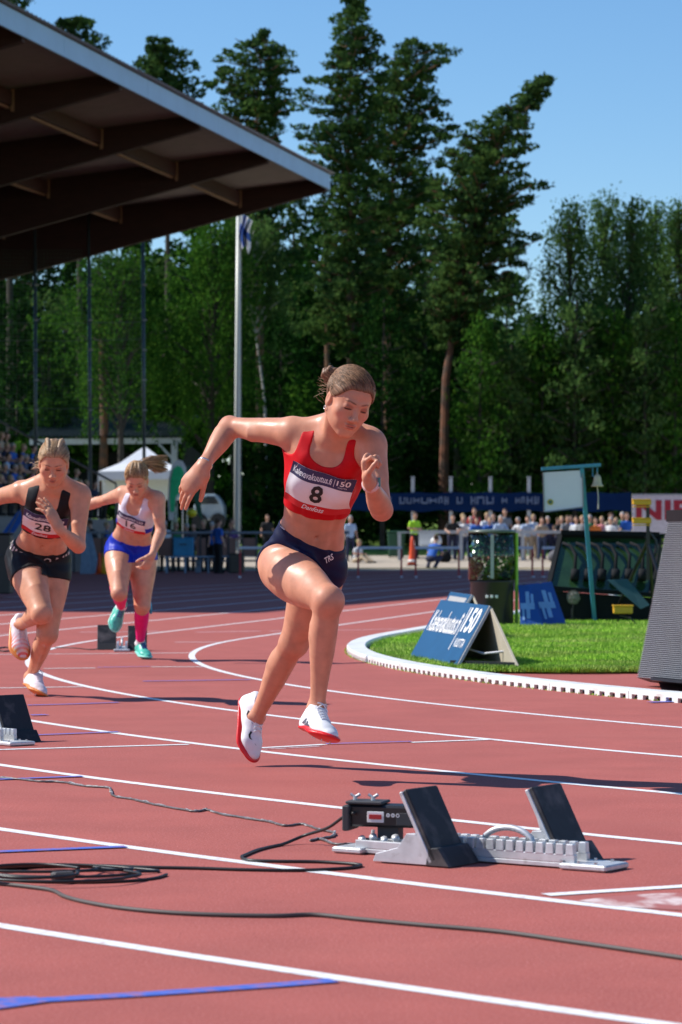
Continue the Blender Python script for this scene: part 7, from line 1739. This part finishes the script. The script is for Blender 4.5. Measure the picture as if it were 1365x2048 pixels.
for i in range(46): x_ = x0_+(x1_-x0_)*i/45; mb.add([(x_-.004, Yp+.03, zz0), (x_+.004, Yp+.03, zz0), (x_+.004, Yp+.03, zz1), (x_-.004, Yp+.03, zz1)], [(0, 1, 2, 3)])
for i in range(50): z_ = zz0+(zz1-zz0)*i/49; mb.add([(x0_, Yp+.036, z_-.004), (x1_, Yp+.036, z_-.004), (x1_, Yp+.036, z_+.004), (x0_, Yp+.036, z_+.004)], [(0, 1, 2, 3)])
o = mb.build('mesh', m_cord, root); tag(o, kind='stuff')

# ---- pavilion, tent, beach flags, van
Yv = 118; zg = GZ(Yv)-.1; VP = lambda px, py, y=Yv: at(px, py, y)
root = empty('pavilion', (VP(250, 1).x, Yv, zg), 'low dark shelter with a white front beam and corrugated roof edge', 'shelter')
mb = MB(); mb.bar(VP(60, 884), VP(366, 881), .12, .24); mb.build('front_beam', mat('beam_white', (.55, .58, .62), .6), root)
mb = MB()
for e, px in ((0, 350), (1, 128)): mb = MB(); mb.box((VP(px, 1).x, Yv, (zg+VP(px, 886).z)/2), (.26, .2, VP(px, 886).z-zg-.02)); mb.build('post', MATS['beam_white'], root)
mb = MB(); mb.bar(VP(318, 888), VP(346, 918), .10, .12, up=(0, 1, 0)); mb.build('brace', MATS['beam_white'], root)
vs_, fs_ = [], []; n_ = 150
for i in range(n_+1):
    px = 55+(370-55)*i/n_; z_ = .05*math.sin(i*PI/2); a, b_ = VP(px, 873), VP(px+34, 862, Yv+6); vs_ += [(a.x, a.y-.2, a.z+z_), (b_.x, b_.y, b_.z+z_+.7)]
for i in range(n_): fs_.append((2*i, 2*i+1, 2*i+3, 2*i+2))
mesh_obj('roof_sheet', vs_, fs_, mat('shelter_roof', (.05, .075, .08), .6), root)
mb = MB(); mb.prism([VP(366, 878), VP(402, 908), VP(402, 960), VP(366, 960)], (0, .1, 0)); mb.build('gable', mat('shelter_wall_dark', (.03, .035, .035), .9), root); mb = MB(); mb.prism([VP(60, 905, Yv+4), VP(402, 905, Yv+4), VP(402, 985, Yv+4), VP(60, 985, Yv+4)], (0, .1, 0)); mb.build('wall', mat('shelter_wall_dark', (.03, .035, .035), .9), root)
Ye = 111; EP = lambda px, py, y=Ye: at(px, py, y)
root = empty('gazebo_tent', (EP(280, 1).x, Ye, GZ(Ye)), 'white pop-up gazebo tent with a pointed roof behind the fence', 'tent'); m_tent = mat('tent_white', (.72, .75, .80), .6, var=.03)
pk = EP(290, 892, Ye+1.6); cs = [EP(197, 943), EP(366, 940), EP(366, 940)+Vector((-.0, 3.2, 0)), EP(197, 943)+Vector((0, 3.2, 0))]; md = [cs[i].lerp(cs[(i+1) % 4], .5) for i in range(4)]
vs_ = cs+[pk]+[c_.lerp(pk, .45)-Vector((0, 0, .13)) for c_ in cs]; mesh_obj('canopy', vs_, [(0, 1, 6, 5), (1, 2, 7, 6), (2, 3, 8, 7), (3, 0, 5, 8), (5, 6, 4), (6, 7, 4), (7, 8, 4), (8, 5, 4)], m_tent, root, False)
vs_ = cs+[c_-Vector((0, 0, .35)) for c_ in cs]; mesh_obj('valance', vs_, [(0, 1, 5, 4), (1, 2, 6, 5), (2, 3, 7, 6), (3, 0, 4, 7)], m_tent, root)
for c_ in cs: mb = MB(); mb.box((c_.x, c_.y, (c_.z+GZ(Ye))/2), (.05, .05, c_.z-GZ(Ye))); mb.build('leg', m_rail, root)
mb = MB(); mb.prism([EP(205, 955, Ye+3.1), EP(362, 955, Ye+3.1), EP(362, 1000, Ye+3.1), EP(205, 1000, Ye+3.1)], (0, .02, 0)); mb.build('side_wall', m_tent, root)
Yg = 95; GPx = lambda px, py: at(px, py, Yg)
def beach_flag(label, pts, m1, m2, pole, grp='feather flags by the tent'):
    root = empty('feather_flag', (GPx(pole[0][0], 1).x, Yg, 0), label, 'flag', grp)
    vs_ = [GPx(*p)+Vector((0, .03*math.sin(i), 0)) for i, p in enumerate(pts)]; mb = MB(); mb.prism(vs_, (0, .02, 0)); mb.build('cloth', m1, root)
    cen = sum(vs_, Vector())/len(vs_); ins = [cen+(p-cen)*.76+Vector((.0, -.06, 0)) for p in vs_]; mb = MB(); mb.prism(ins, (0, .006, 0)); mb.build('print', m2, root)
    mb = MB(); mb.tube([GPx(*p)+Vector((0, .03, 0)) for p in pole], .02, 6); mb.build('pole', m_blk, root)
    return root
m_fg = mat('flag_green', (.02, .62, .24), .6); m_fg2 = mat('flag_dark_green', (.02, .12, .07), .6)
r_ = beach_flag('green feather flag with white edge beside the red runner\'s trailing hand', [(338, 1040), (336, 1000), (338, 955), (344, 930), (355, 919), (366, 922), (373, 935), (374, 960), (366, 985), (352, 1000), (348, 1040)], m_white, m_fg, [(349, 1100), (348, 1000), (346, 945), (352, 925)])
mb = MB(); mb.lathe(GPx(357, 946)+Vector((0, -.03, 0)), [(.11, 0), (.11, .008)], 18, rotm(PI/2)); mb.build('emblem', mat('flag_pale_green', (.25, .55, .35), .6), r_)
beach_flag('dark green feather flag leaning behind the bright green one', [(372, 935), (382, 930), (392, 945), (398, 975), (402, 1010), (406, 1040), (396, 1030), (388, 1000), (380, 960)], m_fg2, m_fg2, [(404, 1100), (400, 1000), (386, 940), (376, 930)])
Yk = 108; KP = lambda px, py: at(px, py, Yk); m_van = mat('van_pale_blue', (.35, .45, .52), .3, spec=.5, coat=.5, var=.05); m_glass = mat('car_glass', (.02, .03, .04), .1)
root = empty('parked_car', (KP(425, 1).x, Yk, GZ(Yk)), 'pale blue parked car half hidden behind people under the flagpole', 'car')
prof_ = [(388, 1040), (388, 1012), (396, 996), (412, 988), (432, 988), (442, 1000), (447, 1012), (448, 1040)]; mb = MB(); mb.prism([KP(*p) for p in prof_], (0, 2.6, 0)); mb.build('body', m_van, root, bevel=.06)
mb = MB(); mb.prism([KP(*p)+Vector((0, -.02, 0)) for p in ((399, 1008), (404, 998), (414, 993), (429, 993), (436, 1003), (438, 1008))], (0, .03, 0)); mb.build('window', m_glass, root)
for px in (400, 437): mb = MB(); mb.lathe(KP(px, 1042), [(.28, -.1), (.30, -.08), (.30, .1)], 16, rotm(PI/2)); mb.build('wheel', m_blk, root)
o = MB(); o.lathe(at(384, 1026, 94.5), [(.02, -.15), (.13, -.10), (.18, 0), (.15, .09), (.03, .14)], 14); o = o.build('ball', mat('ball_yellow', (.70, .62, .02), .4), None, True); tag(o, 'yellow ball-shaped lamp above the fence below the red runner\'s hand', 'ball')  # plain yellow ball, gives no light

# ---- left fence in the shade, with coloured panels
Yl = 88.0; m_lr = mat('fence_rail_grey', (.20, .22, .25), rough=.5, metal=.3); LP = lambda px, py, y=Yl: at(px, py, y)
root = empty('fence', (LP(400, 1).x, Yl, 0), 'grey tubular fence with faded brown panels in the shade at the left', 'fence')
for (a, b_) in ((-40, 40), (140, 200), (200, 330), (330, 460), (460, 590), (590, 700)): mb = MB(); mb.tube([LP(a+1, 1066), LP(b_-1, 1065)], .045, 7); mb.build('top_rail', m_lr, root)
for (a, b_) in ((330, 440), (440, 560), (560, 690)): mb = MB(); mb.tube([LP(a+1, 1122), LP(b_-1, 1121)], .03, 6); mb.build('lower_rail', m_lr, root)
for px in range(150, 700, 28): x_ = LP(px, 1).x; mb = MB(); mb.box((x_, Yl, LP(px, 1066).z/2), (.05, .05, LP(px, 1068).z)); mb.build('post', mat('fence_post_dark', (.05, .05, .055), .6), root)
m_fp = mat('fence_panel_brown', (.26, .14, .11), .8, var=.2, scale=1.5)
for a, b_ in ((186, 216), (318, 344), (392, 412), (446, 472), (486, 514), (540, 560)): mb = MB(); mb.prism([LP(a, 1112), LP(b_, 1112), LP(b_, 1076), LP(a, 1076)], (0, .04, 0)); mb.build('panel', m_fp, root)
def boxy(name, label, cat, px0, px1, py0, py1, y, dep, m, grp=None, tilt=0):
    a, b_ = at(px0, py1, y), at(px1, py0, y); z0 = max(a.z, .01); root = empty(name, ((a.x+b_.x)/2, y, 0), label, cat, grp); W_, H_ = b_.x-a.x, b_.z-z0
    mb = MB(); mb.rbox(((a.x+b_.x)/2, y+dep/2, z0+H_/2), (W_, dep, H_), min(.02, W_*.1)); mb.build('body', m, root); mb = MB(); mb.rbox(((a.x+b_.x)/2, y+dep/2, z0+H_+.012), (W_*1.04, dep*1.04, .022), .005); mb.build('lid', m, root)
    mb = MB(); mb.bar(Vector((a.x+W_*.3, y-.02, z0+H_*.65)), Vector((a.x+W_*.7, y-.02, z0+H_*.65)), .02, .03); mb.build('handle', m_dgrey, root)
    return root
m_cyan = mat('crate_cyan', (.03, .25, .45), .6, var=.1); m_lb = mat('sheet_pale_blue', (.22, .32, .45), .6)
boxy('crate', 'cyan plastic crate on the fence bench below the green flag', 'crate', 347, 387, 1076, 1112, 86.8, .4, m_cyan); 
mb = MB(); mb.bar(at(330, 1114, 86.9), at(470, 1113, 86.9), .5, .05); root = empty('bench', (at(400, 1, 86.9).x, 86.9, 0), 'pale blue bench in front of the left fence carrying the cyan crate', 'bench'); mb.build('seat', m_lb, root)
for px in (335, 372, 418, 462): mb = MB(); z_ = at(px, 1116, 86.9).z; mb.box((at(px, 1, 86.9).x, 86.9, z_/2), (.05, .35, z_)); mb.build('leg', m_lb, root)
boxy('speaker_case', 'black box on castors in the shade at the left edge', 'speaker', -30, 21, 1068, 1188, gnd(10, 1196).y, .5, m_blk)
boxy('black_box', 'low black box on the ground right of the boy in blue', 'box', 459, 489, 1108, 1146, 86.5, .4, m_blk)
boxy('white_box', 'pale box under the bench behind the boy', 'box', 391, 402, 1120, 1146, 87.2, .3, m_lb)
for i, (q4, lb) in enumerate(((((160, 1150), (185, 1148), (176, 1066), (166, 1068)), 'left pale blue sheet leaning on the fence'), (((180, 1152), (203, 1148), (183, 1066), (172, 1070)), 'right pale blue sheet leaning on the fence'))):
    pts = [at(*p, 85.6+i*.3) for p in q4]; root = empty('leaning_sheet', (pts[0].x, 85.6+i*.3, 0), lb, 'sheet', 'pale sheets leaning on the left fence'); mb = MB(); mb.prism(pts, (0, .04, 0)); mb.build('panel', m_lb, root); mb = MB(); mb.tube([pts[3], pts[3]+Vector((0, 1.0, -pts[3].z+.02))], .02, 5); mb.build('prop', m_lr, root)
for i, (px, c_, lb) in enumerate(((200, (.75, .10, .02), 'orange cone left of the white and blue runner'), (208, (.65, .38, .02), 'yellow-orange cone just right of the orange one'))):
    q_ = at(px, 1150, 84.5); root = empty('small_cone', (q_.x, 84.5, 0), lb, 'cone', 'small cones by the left fence'); mb = MB(); mb.lathe(Vector((q_.x, 84.5, .01)), [(.13, 0), (.08, .3), (.035, .62), (.02, .64)], 14); mb.build('cone_body', mat('cone_c%d' % i, c_, .5), root, True); mb = MB(); mb.rbox(Vector((q_.x, 84.5, .012)), (.32, .32, .02), .005); mb.build('base', mat('cone_c%d' % i, c_, .5), root)
q4 = [at(-20, 1100, 84), at(5, 1100, 84), at(52, 1030, 84), at(38, 1020, 84)]; root = empty('blue_flag', (q4[0].x, 84, 0), 'rolled blue flag slanting behind the black runner\'s shoulder', 'flag'); mb = MB(); mb.prism(q4, (0, .08, 0)); mb.build('cloth', WEAR['blue'], root); mb = MB(); mb.tube([Vector((q4[0].x-.1, 84, 0)), q4[3]+Vector((.1, 0, .1))], .02, 6); mb.build('pole', m_lr, root)
# grass bank lit by the sun behind the railing
